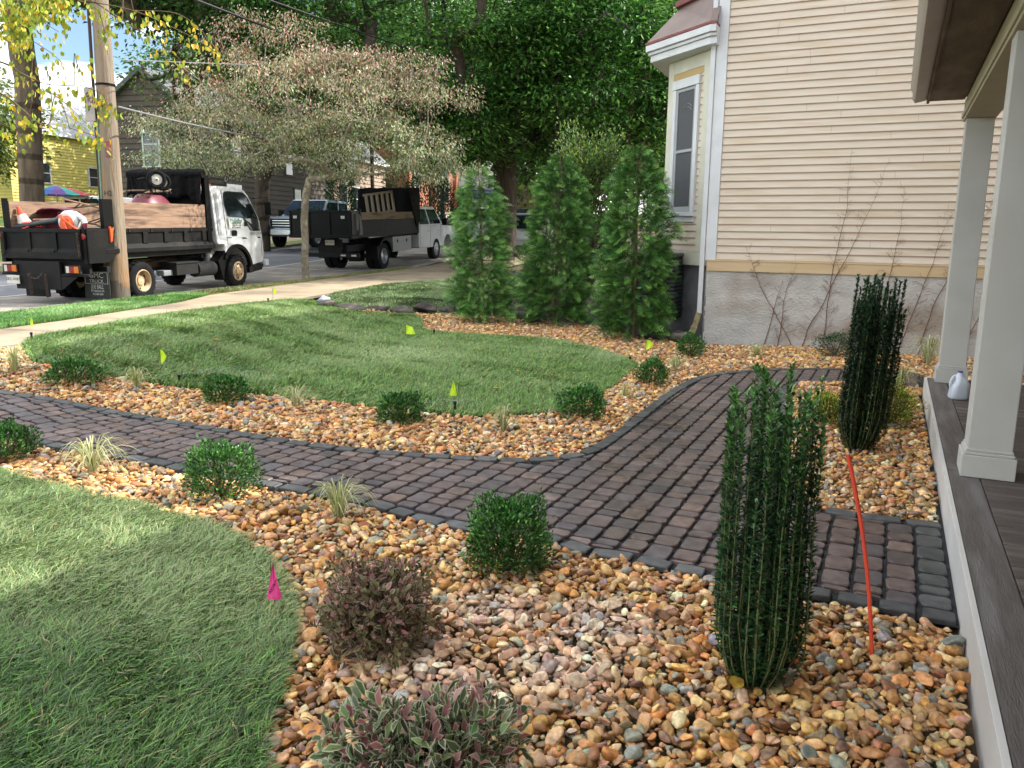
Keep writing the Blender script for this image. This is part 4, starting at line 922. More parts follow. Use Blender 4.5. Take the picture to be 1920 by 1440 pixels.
# hitch plate, lights, bumper
q = MB(); q.b2(-1.52, -1.46, -.38, .66, .30, .83).b2(-1.5, -1.40, -1.0, 1.0, .56, .60).b2(-1.35, -1.28, -.9, .9, .6, .86).prism([(-.38, .30), (-.38, .55), (-.75, .55)], -1.51, -1.48, 'x'); q.build('hitch_plate', m_und, T1, bevel=.004)
for sx in (-1, 1):
    c = -.70 if sx < 0 else .73
    q = MB(); q.b2(-1.56, -1.50, c-.17, c+.17, .61, .77); lt = q.build('tail_light', m_und, T1)
    ws = [(-.15, -.05, m_amb), (-.048, .06, m_redl_), (.062, .13, m_clr)]
    for a, b, mm in ws: MB().b2(-1.572, -1.561, c+min(a, b)*1, c+max(a, b)*1, .63, .75).build('lens', mm, lt)
    q = MB(); q.lathe([(0, -1.485), (.055, -1.48), (.06, -1.465)], (0, .93*sx, 1.30), 14, 'x'); q.build('marker_light', m_redl_, T1).scale = (1, 1, 1)
q = MB(); q.lathe([(0, 1.03*S-.01), (.045, 1.03*S)], (-1.12, 0, .98), 12, 'y'); q.build('marker_light', m_redl_, T1)
q = MB(); q.b2(-1.60, -1.585, .50, .80, .40, .56); pl = q.build('licence_plate', pm('plate', hexc('#b8b49a'), hexc('#cac8c0'), 4, rough=.5), T1, bevel=.004); pl.rotation_euler = (0, 0, 0)
text('plate_text', 'ZKC-0187', .075, pm('plate blue', hexc('#2a3558'), rough=.6), pl, (-1.603, .65, .49), (RAD(90), 0, RAD(-90)))
# mud flap with the dealer's lettering
q = MB(); q.prism([(-1.0, .63), (-.42, .63), (-.42, .10), (-.95, .10), (-1.0, .16)], -.99, -.975, 'x'); mf = q.build('mud_flap', pm('rubber flap', hexc('#202422'), hexc('#2c302c'), 5, rough=.8), T1)
q = MB(); q.prism([(1.0, .63), (.42, .63), (.42, .10), (1.0, .10)], -.99, -.975, 'x'); q.build('mud_flap', m_und, T1)
q = MB(); x_ = -.992
for a in ((-.97, -.45, .605, .612), (-.97, -.45, .385, .392)): q.b2(x_-.001, x_, *a)
for a in ((-.975, -.965, .385, .612), (-.455, -.445, .385, .612)): q.b2(x_-.001, x_, *a)
q.build('lettering_frame', m_txt, mf)
rr_ = (RAD(90), 0, RAD(-90))
text('lettering', 'GMC', .145, m_txt, mf, (x_-.001, -.71, .545), rr_, 1.05); text('lettering', 'TRUCK', .095, m_txt, mf, (x_-.001, -.71, .435), rr_, 1.05)
text('lettering', 'JOE BALL', .115, m_txt, mf, (x_-.001, -.72, .325), rr_, .62); text('lettering', 'PITTSBURGH, PA', .06, m_txt, mf, (x_-.001, -.72, .245), rr_, .68); text('lettering', '412-487-6600', .058, m_txt, mf, (x_-.001, -.72, .185), rr_, .75)
q = MB()
for xx in (-.3, .35, 1.0, 1.65, 2.3): q.box((xx, -.985, 1.40), (.05, .02, .07))
q.build('tie_down_hooks', m_und, T1)
q = MB(); q.tube([(2.3, -.8, 1.05), (2.15, -.86, .85), (1.95, -.8, .78), (1.6, -.7, .8)], .018, 6).tube([(2.5, -.5, .9), (2.0, -.62, .74), (1.3, -.6, .8), (.7, -.55, .72)], .014, 6); q.build('air_hose', m_tyre, T1, smooth=True)
# wooden side boards
for sx in (-1, 1):
    y0 = .93*sx
    for k, (za, zb) in enumerate(((1.44, 1.685), (1.69, 1.95))):
        q = MB(); xs_ = -.62 if sx < 0 else -1.25; q.b2(xs_, 2.24, y0-.02, y0+.02, za, zb); q.build('side_board', m_wood, T1, bevel=.006)
    q = MB(); q.b2(2.25, 2.42, y0-.05, y0+.05, .98, 2.60); q.build('bulkhead_post', m_blk, T1, bevel=.006)
    q = MB(); q.b2(-.95 if sx < 0 else -1.36, -.66 if sx < 0 else -1.28, y0-.04, y0+.04, 1.44, 2.0); q.build('board_post', m_blk, T1, bevel=.004)
q = MB(); q.b2(2.40, 2.44, -.9, .9, .94, 2.2).b2(2.38, 2.44, -.95, .95, 2.52, 2.6); q.build('bulkhead', m_blk, T1)
# rolled tarp, draped over the headboard
q = MB(); ny_, nz_ = 40, 16; V = []; r3 = np.random.default_rng(3)
for j in range(nz_+1):
    for i in range(ny_+1):
        yy = -.97+1.94*i/ny_; t = j/nz_; a = t*math.pi*1.15
        w_ = .03*math.sin(yy*9+1)+.02*math.sin(yy*23+2)+r3.normal(0, .006)
        if t < .45: xx = 2.3-.16*math.sin(t/.45*math.pi*.5)+w_*.5; zz = 2.72-.02+.05*math.cos(t/.45*math.pi)+w_*.3
        else:
            u_ = (t-.45)/.55; xx = 2.14-.05*u_+w_*(.6+u_); zz = 2.66-u_*(.62+.10*math.sin(yy*5+.5)+.05*math.sin(yy*13))
        V.append((xx, yy, zz))
q.add(V, [(j*(ny_+1)+i, j*(ny_+1)+i+1, (j+1)*(ny_+1)+i+1, (j+1)*(ny_+1)+i) for j in range(nz_) for i in range(ny_)])
tp = q.build('tarp', m_tarp, T1, smooth=True, angle=180); md = tp.modifiers.new('s', 'SOLIDIFY'); md.thickness = .03
q = MB(); q.tube([(2.2, -1.0, 2.62), (2.2, 1.0, 2.62)], .09, 10); q.build('tarp_roll', m_tarp, T1, smooth=True)
# cab
arch = [(3.37+.60*math.cos(a), .42+.60*math.sin(a)) for a in np.linspace(RAD(8), RAD(140), 12)]
prof = [(2.66, 1.04), (2.62, 1.1), (2.60, 2.28), (2.68, 2.37), (2.85, 2.395), (3.75, 2.39), (3.98, 2.33), (4.12, 2.21), (4.30, 1.93), (4.52, 1.62), (4.66, 1.28), (4.70, 1.0), (4.70, .62), (4.62, .54), (3.99, .50)]+arch+[(2.9, 1.04)]
q = MB()
def cabw(x, z): return .96-(.10*max(0, z-1.55)/.85)-(.05 if x > 4.55 else 0)-(.04*max(0, x-4.2)/.5)
n = len(prof); V = [(x, -cabw(x, z), z) for x, z in prof]+[(x, cabw(x, z), z) for x, z in prof]
q.add(V, [tuple(range(n)), tuple(range(2*n-1, n-1, -1))]+[(i, i+n, (i+1) % n+n, (i+1) % n) for i in range(n)])
cab = q.build('cab', m_wcab, T1, bevel=.03, segs=3)
def flat(name, pts, mat, parent, off=.004, th=.006, side=-1):
    """panel lying on the cab flank, following its tumblehome"""
    q = MB(); m = len(pts); V = [(x, side*(cabw(x, z)+off), z) for x, z in pts]+[(x, side*(cabw(x, z)+off-th), z) for x, z in pts]
    q.add(V, [tuple(range(m)), tuple(range(2*m-1, m-1, -1))]+[(i, i+m, (i+1) % m+m, (i+1) % m) for i in range(m)]); return q.build(name, mat, parent)
for sd_ in (-1, 1):
    win = [(3.10, 2.20), (3.08, 1.98), (3.17, 1.70), (3.70, 1.68), (3.80, 1.64), (4.02, 1.40), (4.12, 1.36), (4.44, 1.36), (4.48, 1.40), (4.40, 1.66), (4.22, 1.95), (4.02, 2.19), (3.88, 2.26), (3.3, 2.27), (3.14, 2.25)]
    c = np.mean(win, 0); flat('window_seal', [tuple(c+(np.array(p)-c)*1.045) for p in win], m_und, cab, .004, .006, sd_); flat('side_window', win, m_car_glass, cab, .008, .006, sd_)
    flat('door_seam', [(3.02, 1.05), (3.035, 1.05), (3.015, 2.3), (3.0, 2.3)], m_und, cab, .003, .004, sd_)
    flat('door_seam', [(3.02, 1.20), (4.63, 1.18), (4.63, 1.165), (3.02, 1.185)], m_und, cab, .003, .004, sd_)
    flat('side_stripe', [(3.6, 1.19), (4.6, 1.19), (4.6, 1.155), (3.7, 1.155)], m_und, cab, .005, .004, sd_)
    q = MB(); q.prism([(3.37+.62*math.cos(a), .42+.62*math.sin(a)) for a in np.linspace(RAD(5), RAD(150), 14)]+[(3.37+.53*math.cos(a), .42+.53*math.sin(a)) for a in np.linspace(RAD(150), RAD(5), 14)], sd_*.90, sd_*1.0, 'y'); q.build('wheel_arch', m_blk, T1)
    flat('vent', [(2.70, 1.25), (2.82, 1.25), (2.80, 2.22), (2.70, 2.22)], pm('grey vent', hexc('#9a9d9f'), rough=.6), cab, .003, .004, sd_)
    flat('door_handle', [(3.24, 1.23), (3.40, 1.23), (3.42, 1.26), (3.42, 1.34), (3.40, 1.37), (3.24, 1.37), (3.22, 1.34), (3.22, 1.26)], m_und, cab, .012, .012, sd_)
    flat('fuel_flap', [(3.78, 1.46), (3.88, 1.46), (3.88, 1.58), (3.78, 1.58)], m_und, cab, .014, .014, sd_)
    flat('corner_light', [(4.60, .70), (4.69, .70), (4.69, 1.10), (4.60, 1.10)], m_clr, cab, .012, .012, sd_)
    q = MB(); q.tube([(4.30, sd_*.86, 2.14), (4.50, sd_*1.18, 2.18), (4.50, sd_*1.18, 1.75), (4.50, sd_*.9, 1.62)], .012, 6); mr_ = q.build('mirror_arm', m_und, T1); q = MB(); q.b2(4.48, 4.53, sd_*1.10, sd_*1.27, 1.74, 2.06); q.build('mirror', m_blk, mr_, bevel=.02)
    q = MB(); q.b2(4.702, 4.72, sd_*.55, sd_*.85, .72, .92); q.build('headlight', m_clr, T1)
yq = -(cabw(3.5, 1.5)+.006); rt = (RAD(90), 0, 0)
m_dec = pm('green lettering', hexc('#3f8f78'), rough=.6)
flat('door_sign', [(3.12, 1.41), (3.73, 1.41), (3.73, 1.655), (3.12, 1.655)], pm('door sign', hexc('#d5d9d4'), rough=.5), cab, .004, .004)
text('lettering', 'McGuffys', .15, m_dec, cab, (3.42, yq-.002, 1.60), rt, .85); text('lettering', 'LANDSCAPING', .05, m_txtk, cab, (3.42, yq-.002, 1.535), rt, 1.2); text('lettering', '724 776 9545', .06, m_txtk, cab, (3.44, yq-.002, 1.48), rt, 1.1); text('lettering', 'KITTANNING', .045, m_txtk, cab, (3.42, yq-.002, 1.43), rt, 1.3)
text('lettering', 'USDOT 2363129', .085, m_txtk, cab, (4.25, -(cabw(4.2, 1.3)+.010), 1.275), rt, .85); text('lettering', '3', .09, m_txtk, cab, (4.57, -(cabw(4.5, 1.)+.012), 1.08), rt, 1)
q = MB(); q.add([(4.34, -.80, 1.88), (4.34, .80, 1.88), (4.14, .76, 2.20), (4.14, -.76, 2.20), (4.56, -.82, 1.58), (4.56, .82, 1.58)], [(0, 1, 2, 3), (4, 5, 1, 0)]); q.build('windscreen', m_car_glass, cab).location = (.012, 0, .006)
MB().b2(4.66, 4.80, -.97, .97, .44, .62).build('bumper', m_wcab, T1, bevel=.03)
MB().prism([(3.96, .50), (4.62, .50), (4.55, .36), (4.0, .3)], -.9, .9).build('front_valance', m_und, T1)
q = MB()
for yy in (-.5, -.25, 0, .25, .5): q.box((3.1, yy, 2.43), (.09, .05, .05))
q.build('roof_marker', pm('red marker', hexc('#b04038'), rough=.3), cab)
# side tanks, exhaust, battery box, air cleaner
q = MB(); q.tube([(1.9, -.8, .50), (2.55, -.8, .50)], .17, 18); q.build('fuel_tank', m_und, T1, smooth=True)
q = MB(); q.lathe([(.05, -.17), (.14, -.17), (.17, -.15)], (2.2, 0, .5), 18, 'x'); q.tube([(2.56, -.8, .5), (2.57, -.8, .5)], .11, 16); q.build('tank_cap', m_blk2, T1)
MB().b2(1.1, 1.85, -.95, -.55, .42, .69).b2(1.08, 1.87, -.97, -.53, .66, .70).build('battery_box', m_und, T1, bevel=.01)
q = MB(); q.tube([(2.50, -.72, .62), (2.52, -.72, 1.55)], .075, 12); q.build('intake_pipe', pm('grey pipe', hexc('#5d6064'), hexc('#3c3f42'), 5, rough=.5), T1, smooth=True)
MB().b2(2.44, 2.66, -.86, -.66, 1.46, 1.66).build('intake_box', m_und, T1, bevel=.02)
MB().prism([(2.62, .66), (2.92, .9), (2.98, .75), (2.86, .45), (2.8, .2)], -.95, -.7).build('front_flap', m_blk, T1)
MB().box((2.75, -.6, .8), (.28, .2, .22), ry=.3).build('coolant_tank', m_clr, T1, bevel=.03)
MB().box((.95, -.75, .48), (.3, .2, .12)).build('toolbox', pm('grey box', hexc('#77797c'), rough=.5), T1, bevel=.02)
MB().b2(.3, 1.7, -.5, -.42, .6, .78).build('frame_rust', pm('rusty frame', hexc('#4f3a26'), hexc('#3a2b1e'), 6, rough=.9), T1)
T1M = Matrix.Translation(Vector(T1.location)) @ Euler(T1.rotation_euler).to_matrix().to_4x4()
def onT1(name, label, cat_, loc, rz=0, rx=0, ry=0, group=None):
    p = T1M @ Vector(loc); e = empty(name, p, 0, label=label, cat=cat_, group=group); e.rotation_euler = (T1M.to_3x3() @ Euler((rx, ry, rz)).to_matrix()).to_euler(); return e
# load: cone, blower, wheelbarrows, handles
co = onT1('traffic_cone', 'orange and white traffic cone leaning inside the rear corner of the truck bed', 'cone', (-1.1, .66, 1.40), rx=RAD(-24))
q = MB(); q.lathe([(.15, 0), (.115, .14)], n=20); q.build('cone_body', pm('cone orange', hexc('#c8442a'), rough=.5), co, smooth=True)
q = MB(); q.lathe([(.115, .14), (.075, .31)], n=20); q.build('cone_band', pm('cone white', hexc('#c9c4bc'), rough=.5), co, smooth=True)
q = MB(); q.lathe([(.075, .31), (.03, .48), (.001, .48)], n=20); q.build('cone_tip', bpy.data.materials['cone orange'], co, smooth=True)
MB().box((0, 0, 0), (.36, .36, .03)).build('cone_foot', bpy.data.materials['cone orange'], co, bevel=.02)
bl = onT1('leaf_blower', 'orange and white leaf blower with a long black tube on the tailgate', 'leaf blower', (-1.2, -.42, 1.56))
q = MB(); q.lathe([(.02, -.11), (.17, -.10), (.22, -.04), (.22, .06), (.15, .12), (.02, .13)], (0, 0, 0), 24, 'x'); q.build('fan_housing', pm('white plastic', hexc('#c4c8c6'), rough=.4), bl, smooth=True)
q = MB(); q.lathe([(.01, -.15), (.12, -.145), (.165, -.105)], (0, -.02, -.04), 20, 'x'); q.build('fan_cover', pm('orange plastic', hexc('#d2501c'), rough=.4), bl, smooth=True)
q = MB(); q.tube([(-.16, .08, .12), (-.2, -.06, .05), (-.18, -.22, -.08), (-.1, -.3, -.16)], .025, 8).tube([(-.17, -.14, .1), (-.19, -.2, -.14)], .014, 6).tube([(-.17, .02, .14), (-.19, -.1, -.16)], .014, 6); q.build('handle', bpy.data.materials['orange plastic'], bl, smooth=True)
q = MB(); q.tube([(.05, -.1, .16), (0, -.32, .06), (0, -.34, -.02)], .05, 8); q.build('air_duct', bpy.data.materials['white plastic'], bl, smooth=True)
q = MB(); q.tube([(0, .1, .12), (0, .3, .03), (0, 1.1, -.08), (0, 1.25, -.1)], [.07, .055, .05, .06], 12); q.build('blower_tube', pm('black plastic tube', hexc('#2a2f32'), hexc('#383e41'), 5, rough=.45), bl, smooth=True)
q = MB(); q.box((.1, .15, .12), (.2, .26, .14)); q.build('engine', m_blk, bl, bevel=.03)
m_mar = pm('maroon barrow tray', hexc('#6a2534'), hexc('#58202c'), 5, rough=.45, c3=hexc('#7c3c48'), s3=3)
def barrow(loc, rz, rx, label, flip, ry=0):
    b = onT1('wheelbarrow', label, 'wheelbarrow', loc, rz=rz, rx=rx, ry=ry, group='maroon wheelbarrows in the truck bed')
    # tray: open hull, rim up when flip is False
    s_ = -1 if flip else 1; q = MB(); rings = [(.62, .36, .30), (.55, .32, .2), (.38, .22, .04), (.3, .17, 0)]; V = []; N_ = 20
    for a, c, z in rings:
        for k in range(N_):
            t = 2*math.pi*k/N_; e = 2.6; ct, st_ = math.cos(t), math.sin(t); V.append((a*abs(ct)**(2/e)*np.sign(ct)+(.1*z/.3), c*abs(st_)**(2/e)*np.sign(st_), z*s_))
    F = [(i*N_+k, i*N_+(k+1) % N_, (i+1)*N_+(k+1) % N_, (i+1)*N_+k) for i in range(3) for k in range(N_)]+[tuple(3*N_+k for k in range(N_))]
    q.add(V, F); tr_ = q.build('tray', m_mar, b, smooth=True, angle=60); md = tr_.modifiers.new('s', 'SOLIDIFY'); md.thickness = .012
    q = MB(); q.tube([V[k] for k in list(range(N_))+[0]], .014, 6); q.build('tray_rim', m_mar, b, smooth=True)
    for sy in (-1, 1):
        q = MB(); q.tube([(-.95, .3*sy, .05*s_), (-.4, .2*sy, -.06*s_), (.55, .1*sy, -.10*s_), (.72, .07*sy, -.14*s_)], .02, 6); q.build('handle', m_woodd, b)
        q = MB(); q.tube([(-.3, .2*sy, -.05*s_), (-.34, .24*sy, -.36*s_), (-.2, .24*sy, -.36*s_), (-.1, .18*sy, -.04*s_)], .012, 6); q.build('leg', m_blk, b)
    return b, s_
b1, s1_ = barrow((1.1, -.42, 2.14), RAD(8), RAD(4), 'upturned maroon wheelbarrow with its white hubbed wheels in the air', True)
def bwheel(parent, c, r=.19, tilt=-.87):
    z_ = (0, 0, 0); q = MB(); q.lathe([(r*.55, -.035), (r*.8, -.05), (r*.97, -.035), (r, 0), (r*.97, .035), (r*.8, .05), (r*.55, .035)], z_, 28, 'y'); t_ = q.build('wheel', m_tyre, parent, smooth=True); t_.rotation_euler = (0, 0, tilt); t_.location = c
    q = MB(); q.lathe([(.015, -.055), (.03, -.05), (.04, -.03), (r*.56, -.02), (r*.58, -.03)], z_, 24, 'y'); q.build('hub', pm('white hub', hexc('#c0bdb6'), rough=.5), t_, smooth=True); q = MB(); q.tube([(0, -.09, 0), (0, .09, 0)], .014, 8); q.build('axle', m_blk, t_)
bwheel(b1, (-.25, -.30, .33), .2); bwheel(b1, (.28, -.12, .29), .19)
q = MB(); q.tube([(-.22, -.25, .6), (-.1, -.12, .05)], .014, 6).tube([(.12, -.05, .56), (.1, .02, .15)], .014, 6).tube([(-.22, -.2, .6), (.12, -.02, .56)], .016, 6).tube([(.12, -.1, .5), (.52, -.2, .05)], .012, 6).tube([(.2, -.1, .3), (.52, -.1, .05)], .012, 6); q.build('wheel_fork', pm('grey fork', hexc('#4a4740'), rough=.5), b1)
q = MB(); q.tube([(-.95, -.3, .1), (-1.0, -.32, .3), (-.72, -.3, .34), (-.5, -.3, .2), (-.4, -.3, .04), (-.85, -.32, .02)], .014, 6); q.build('loop_handle', m_blk, b1)
b2_, _s = barrow((-.35, .25, 1.66), RAD(80), RAD(60), 'maroon wheelbarrow tipped on its side behind the leaf blower', True)
for i, (a, b, lb) in enumerate((((-.75, .1, 2.0), (-.25, -.62, 1.78), 'wooden tool handle slanting up out of the truck bed'), ((-1.0, .62, 1.60), (-1.0, -.25, 1.62), 'wooden tool handle lying behind the leaf blower'))):
    e = onT1('tool_handle', lb, 'tool', (0, 0, 0)); MB().tube([a, b], .018, 8).build('shaft', pm('ash handle', hexc('#9a7a5a'), hexc('#84664a'), 6, rough=.6), e, smooth=True); MB().tube([Vector(b), Vector(b)+(Vector(b)-Vector(a)).normalized()*.14], .024, 8).build('socket', m_blk, e)
e = onT1('hard_rake', 'orange plastic wedge hanging on the truck side by the pole', 'wedge', (-.86, -1.03, 1.36), ry=RAD(10)); MB().prism([(-.05, .12), (.05, .12), (.03, -.16), (0, -.18)], -.02, .02, 'y').build('blade', bpy.data.materials['orange plastic'], e, bevel=.005); MB().b2(-.02, .02, -.025, .0, .1, .16).build('hook', m_blk, e)

# ---- second truck, black dump bed with white crew cab
x2, y2 = st2xy(11.62, 24.3); T2 = empty('dump_truck', (x2, y2, float(hstreet(x2, y2))+.0), rz=RZU, ry=-RAD(2.0), label='black dump truck with a silver side box and white pickup cab parked farther along', cat='truck')
S2 = .97
for sx in (-1, 1):
    wheel(T2, 0, .98*sx, .41, .41, .23, m_rimA, True, 8, sx, 8); wheel(T2, 0, .70*sx, .41, .41, .22, m_rimA, True, 8, sx, 8); wheel(T2, 4.9, .98*sx, .41, .41, .24, m_rimA, False, 8, sx, 8)
q = MB(); q.b2(-1.6, 6, -.45, -.35, .6, .8).b2(-1.6, 6, .35, .45, .6, .8).box((0, 0, .41), (.4, .4, .36)); q.tube([(0, -.9, .41), (0, .9, .41)], .08, 8); q.b2(1, 3, -.4, .4, .5, .9); q.build('chassis', m_und, T2)
z0 = 1.05; q = MB(); q.b2(-2.3, 2.95, -1.0, 1.0, z0, z0+.08)
for sx in (-1, 1): 
    y0 = .99*sx; q.b2(-1.75, 2.95, y0-.02, y0+.02, z0+.08, 1.55); q.b2(-2.35, 3.0, y0-.04, y0+.07, z0+.02, z0+.12); q.b2(-1.75, 2.95, y0-.04, y0+.06, 1.5, 1.56); 
    for xx in (-1.8, 2.9): q.b2(xx-.06, xx+.06, y0-.05, y0+.05, z0, 1.9 if xx < 0 else 2.45)
bed2 = q.build('bed', m_blk, T2, bevel=.006)
q = MB(); q.b2(-2.36, -2.3, -1.0, 1.0, z0, 1.86); q.b2(-2.40, -2.36, -1.02, 1.02, 1.80, 1.86).b2(-2.40, -2.36, -1.02, 1.02, z0, z0+.08)
for yy in (-.99, -.33, .33, .95): q.b2(-2.39, -2.36, yy, yy+.05, z0+.08, 1.8)
q.b2(-2.36, -1.8, -1.02, -.97, z0, 1.86).b2(-2.36, -1.8, .97, 1.02, z0, 1.86); q.build('tailgate', pm('gloss black gate', hexc('#020303'), hexc('#040506'), 3, rough=.4, spec=.2), T2, bevel=.005)
for yy in (-.75, .8): MB().b2(-2.405, -2.395, yy-.06, yy+.06, 1.62, 1.70).build('sticker', m_txt, T2)
q = MB(); q.b2(2.86, 2.95, -1.0, 1.0, 1.0, 2.4); q.build('bulkhead', m_blk, T2)
V = []; q = MB(); r3 = np.random.default_rng(8)
for j in range(13):
    for i in range(31):
        t = j/12; yy = -1.02+2.04*i/30; w_ = .02*math.sin(yy*11)+r3.normal(0, .006)
        if t < .4: xx = 2.9-.45*math.sin(t/.4*1.5)+w_; zz = 2.62-.06*(t/.4)**2+w_*.6
        else: xx = 2.45-.1*(t-.4)+w_*1.5; zz = 2.56-(t-.4)/.6*.85
        V.append((xx, yy, zz))
q.add(V, [(j*31+i, j*31+i+1, (j+1)*31+i+1, (j+1)*31+i) for j in range(12) for i in range(30)]); tp2 = q.build('tarp', m_tarp, T2, smooth=True, angle=180); tp2.modifiers.new('s', 'SOLIDIFY').thickness = .05
q = MB(); q.prism([(2.0, 2.5), (2.5, 2.6), (3.05, 2.62), (3.05, 1.5), (2.75, 1.3)], -1.06, -1.0).build('tarp_flap', m_tarp, T2)
for sx in (-1, 1): MB().b2(-1.70, 2.8, .99*sx-.02, .99*sx+.03, 1.57, 1.80).build('side_board', m_woodd, T2, bevel=.006)
for sx in (-1, 1):
    q = MB(); a_ = np.linspace(RAD(8), RAD(172), 16); q.prism([(.56*math.cos(a), .45+.52*math.sin(a)) for a in a_]+[(.51*math.cos(a), .45+.47*math.sin(a)) for a in a_[::-1]], .70*sx, 1.03*sx); q.b2(-.62, -.54, sx*.70, sx*1.03, .35, .75); q.build('fender', m_blk, T2)
    MB().b2(.72, 2.35, .62*sx, .98*sx, .50, 1.0).build('side_box', pm('diamond plate', hexc('#5a5c5e'), hexc('#707274'), 40, rough=.4, metal=.5, bump=.4, bscale=60), T2, bevel=.01)
    for xx in (1.1, 1.9): q = MB(); q.lathe([(.001, -.012), (.045, -.01), (.055, 0)], (xx, .985*sx, .85), 12, 'y'); q.build('box_latch', m_und, T2)
q = MB(); q.b2(-1.75, -1.6, -.9, .9, .45, .58).b2(-1.72, -1.66, -.35, .35, .5, 1.0); q.build('rear_bumper', m_und, T2, bevel=.01)
q = MB(); q.b2(-1.77, -1.75, -.12, .18, .82, .97); pl2 = q.build('licence_plate', bpy.data.materials['plate'], T2); text('plate_text', 'ZRL-2291', .07, bpy.data.materials['plate blue'], pl2, (-1.772, .03, .90), (RAD(90), 0, RAD(-90)))
for yy in (-.75, -.4): MB().b2(-1.765, -1.755, yy-.08, yy+.08, .49, .54).build('reflector', m_clr, T2)
q = MB()
for k in range(3): q.tube([(-2.1+k*.08, -1.06, 1.75), (-2.15+k*.1, -1.09, 1.3), (-2.0+k*.09, -1.09, 1.14), (-1.85+k*.04, -1.06, 1.4), (-1.86, -1.05, 1.7)], .012, 5)
q.build('cable_loop', pm('grey cable', hexc('#6a6a66'), rough=.5), T2)
def pickup(T, x0, paint, label_=None, front=True, w=.98, hood=True, z=0):
    """crew cab and nose; x0 = rear wall of cab, driving towards +x"""
    lo = [(x0, .55), (x0, 1.28), (x0+2.35, 1.30), (x0+3.9, 1.22), (x0+4.05, 1.1), (x0+4.08, .5), (x0+3.65, .5)]+[(x0+3.13+.50*math.cos(a), .42+.50*math.sin(a)) for a in np.linspace(0, math.pi, 10)]+[(x0+2.6, .5), (x0+.1, .5)]
    q = MB(); q.prism(lo, -w, w); b = q.build('body', paint, T, bevel=.04, segs=3)
    q = MB(); bz, tz = 1.26, 1.98; bx_ = (x0+.02, x0+2.75); tx = (x0+.12, x0+1.95); wt = w-.16
    V = [(bx_[0], -w+.03, bz), (bx_[1], -w+.03, bz), (bx_[1], w-.03, bz), (bx_[0], w-.03, bz), (tx[0], -wt, tz), (tx[1], -wt, tz), (tx[1], wt, tz), (tx[0], wt, tz)]
    q.add(V, [(0, 3, 2, 1), (4, 5, 6, 7), (0, 1, 5, 4), (1, 2, 6, 5), (2, 3, 7, 6), (3, 0, 4, 7)]); gh_ = q.build('cab', paint, T, bevel=.05, segs=3)
    def onside(u_, v_, s): return ((bx_[0]*(1-u_)+bx_[1]*u_)*(1-v_)+(tx[0]*(1-u_)+tx[1]*u_)*v_, s*((w-.03)*(1-v_)+wt*v_+.012), bz+(tz-bz)*v_)
    for s in (-1, 1):
        for ua, ub, ub2 in ((.06, .42, .44), (.48, .92, .94)):
            q = MB(); q.add([onside(ua, .12, s), onside(ub, .12, s), onside(ub2, .86, s), onside(ua+.01, .86, s)], [(0, 1, 2, 3)]); q.build('side_window', m_car_glass, gh_)
        q = MB()
        for xx in (x0+.1, x0+1.15, x0+2.3): q.b2(xx, xx+.012, s*(w+.001), s*(w+.004), .6, 1.27)
        q.build('door_seam', m_und, b); MB().b2(x0+.9, x0+1.05, s*w, s*(w+.02), 1.08, 1.12).b2(x0+2.05, x0+2.2, s*w, s*(w+.02), 1.08, 1.12).build('door_handle', m_chr if False else paint, b)
        MB().b2(x0+2.35, x0+2.55, s*(w+.02), s*(w+.22), 1.28, 1.55).build('mirror', m_blk, T, bevel=.03)
    q = MB(); q.add([(bx_[1]+.0, -w+.1, bz+.06), (bx_[1], w-.1, bz+.06), (tx[1]+.05, wt-.06, tz-.05), (tx[1]+.05, -wt+.06, tz-.05)], [(0, 1, 2, 3)]); ws_ = q.build('windscreen', m_car_glass, gh_); ws_.location = (.02, 0, .015)
    q = MB(); q.add([(bx_[0]-.01, -w+.16, bz+.1), (bx_[0]-.01, w-.16, bz+.1), (tx[0]-.01, wt-.08, tz-.08), (tx[0]-.01, -wt+.08, tz-.08)], [(0, 1, 2, 3)]); q.build('rear_window', m_car_glass, gh_)
    xf = x0+4.08; MB().b2(xf+.002, xf+.05, -.62, .62, .78, 1.14).build('grille', m_blk, T, bevel=.02)
    q = MB(); 
    for zz in (.86, .96, 1.06): q.b2(xf+.052, xf+.065, -.56, .56, zz-.02, zz+.02)
    q.build('grille_bars', m_chr, T)
    for s in (-1, 1): MB().b2(xf-.01, xf+.045, s*.66, s*.93, .82, 1.14).build('headlight', m_clr, T, bevel=.02)
    MB().b2(xf, xf+.14, -w, w, .48, .72).build('bumper', m_chr, T, bevel=.03)
m_w2 = pm('white pickup paint', hexc('#b9bdc1'), hexc('#b0b4b8'), 2, rough=.25, coat=.5)
pickup(T2, 3.1, m_w2)
# timber pallet on the black truck
T2M = Matrix.Translation(Vector(T2.location)) @ Euler(T2.rotation_euler).to_matrix().to_4x4()
pa = empty('pallet', T2M @ Vector((.9, -.55, 1.72)), 0, label='pale wooden slatted pallet leaning in the black truck bed', cat='pallet'); pa.rotation_euler = (T2M.to_3x3() @ Euler((RAD(-14), RAD(-4), 0)).to_matrix()).to_euler()
m_pal = pm('pallet wood', hexc('#8f8370'), hexc('#7b705e'), 5, rough=.85, bump=.3)
q = MB()
for k in range(6): a = -1.15+k*.42; q.add([(a, -.02, 0), (a+.16, -.02, 0), (a+.40, -.02, .72), (a+.24, -.02, .72), (a, .01, 0), (a+.16, .01, 0), (a+.40, .01, .72), (a+.24, .01, .72)], [(0, 1, 2, 3), (7, 6, 5, 4), (0, 4, 5, 1), (1, 5, 6, 2), (2, 6, 7, 3), (3, 7, 4, 0)])
q.build('slats', m_pal, pa)
q = MB(); q.b2(-1.15, 1.12, .012, .05, .0, .09).b2(-.95, 1.32, .012, .05, .66, .73).build('rails', m_pal, pa)
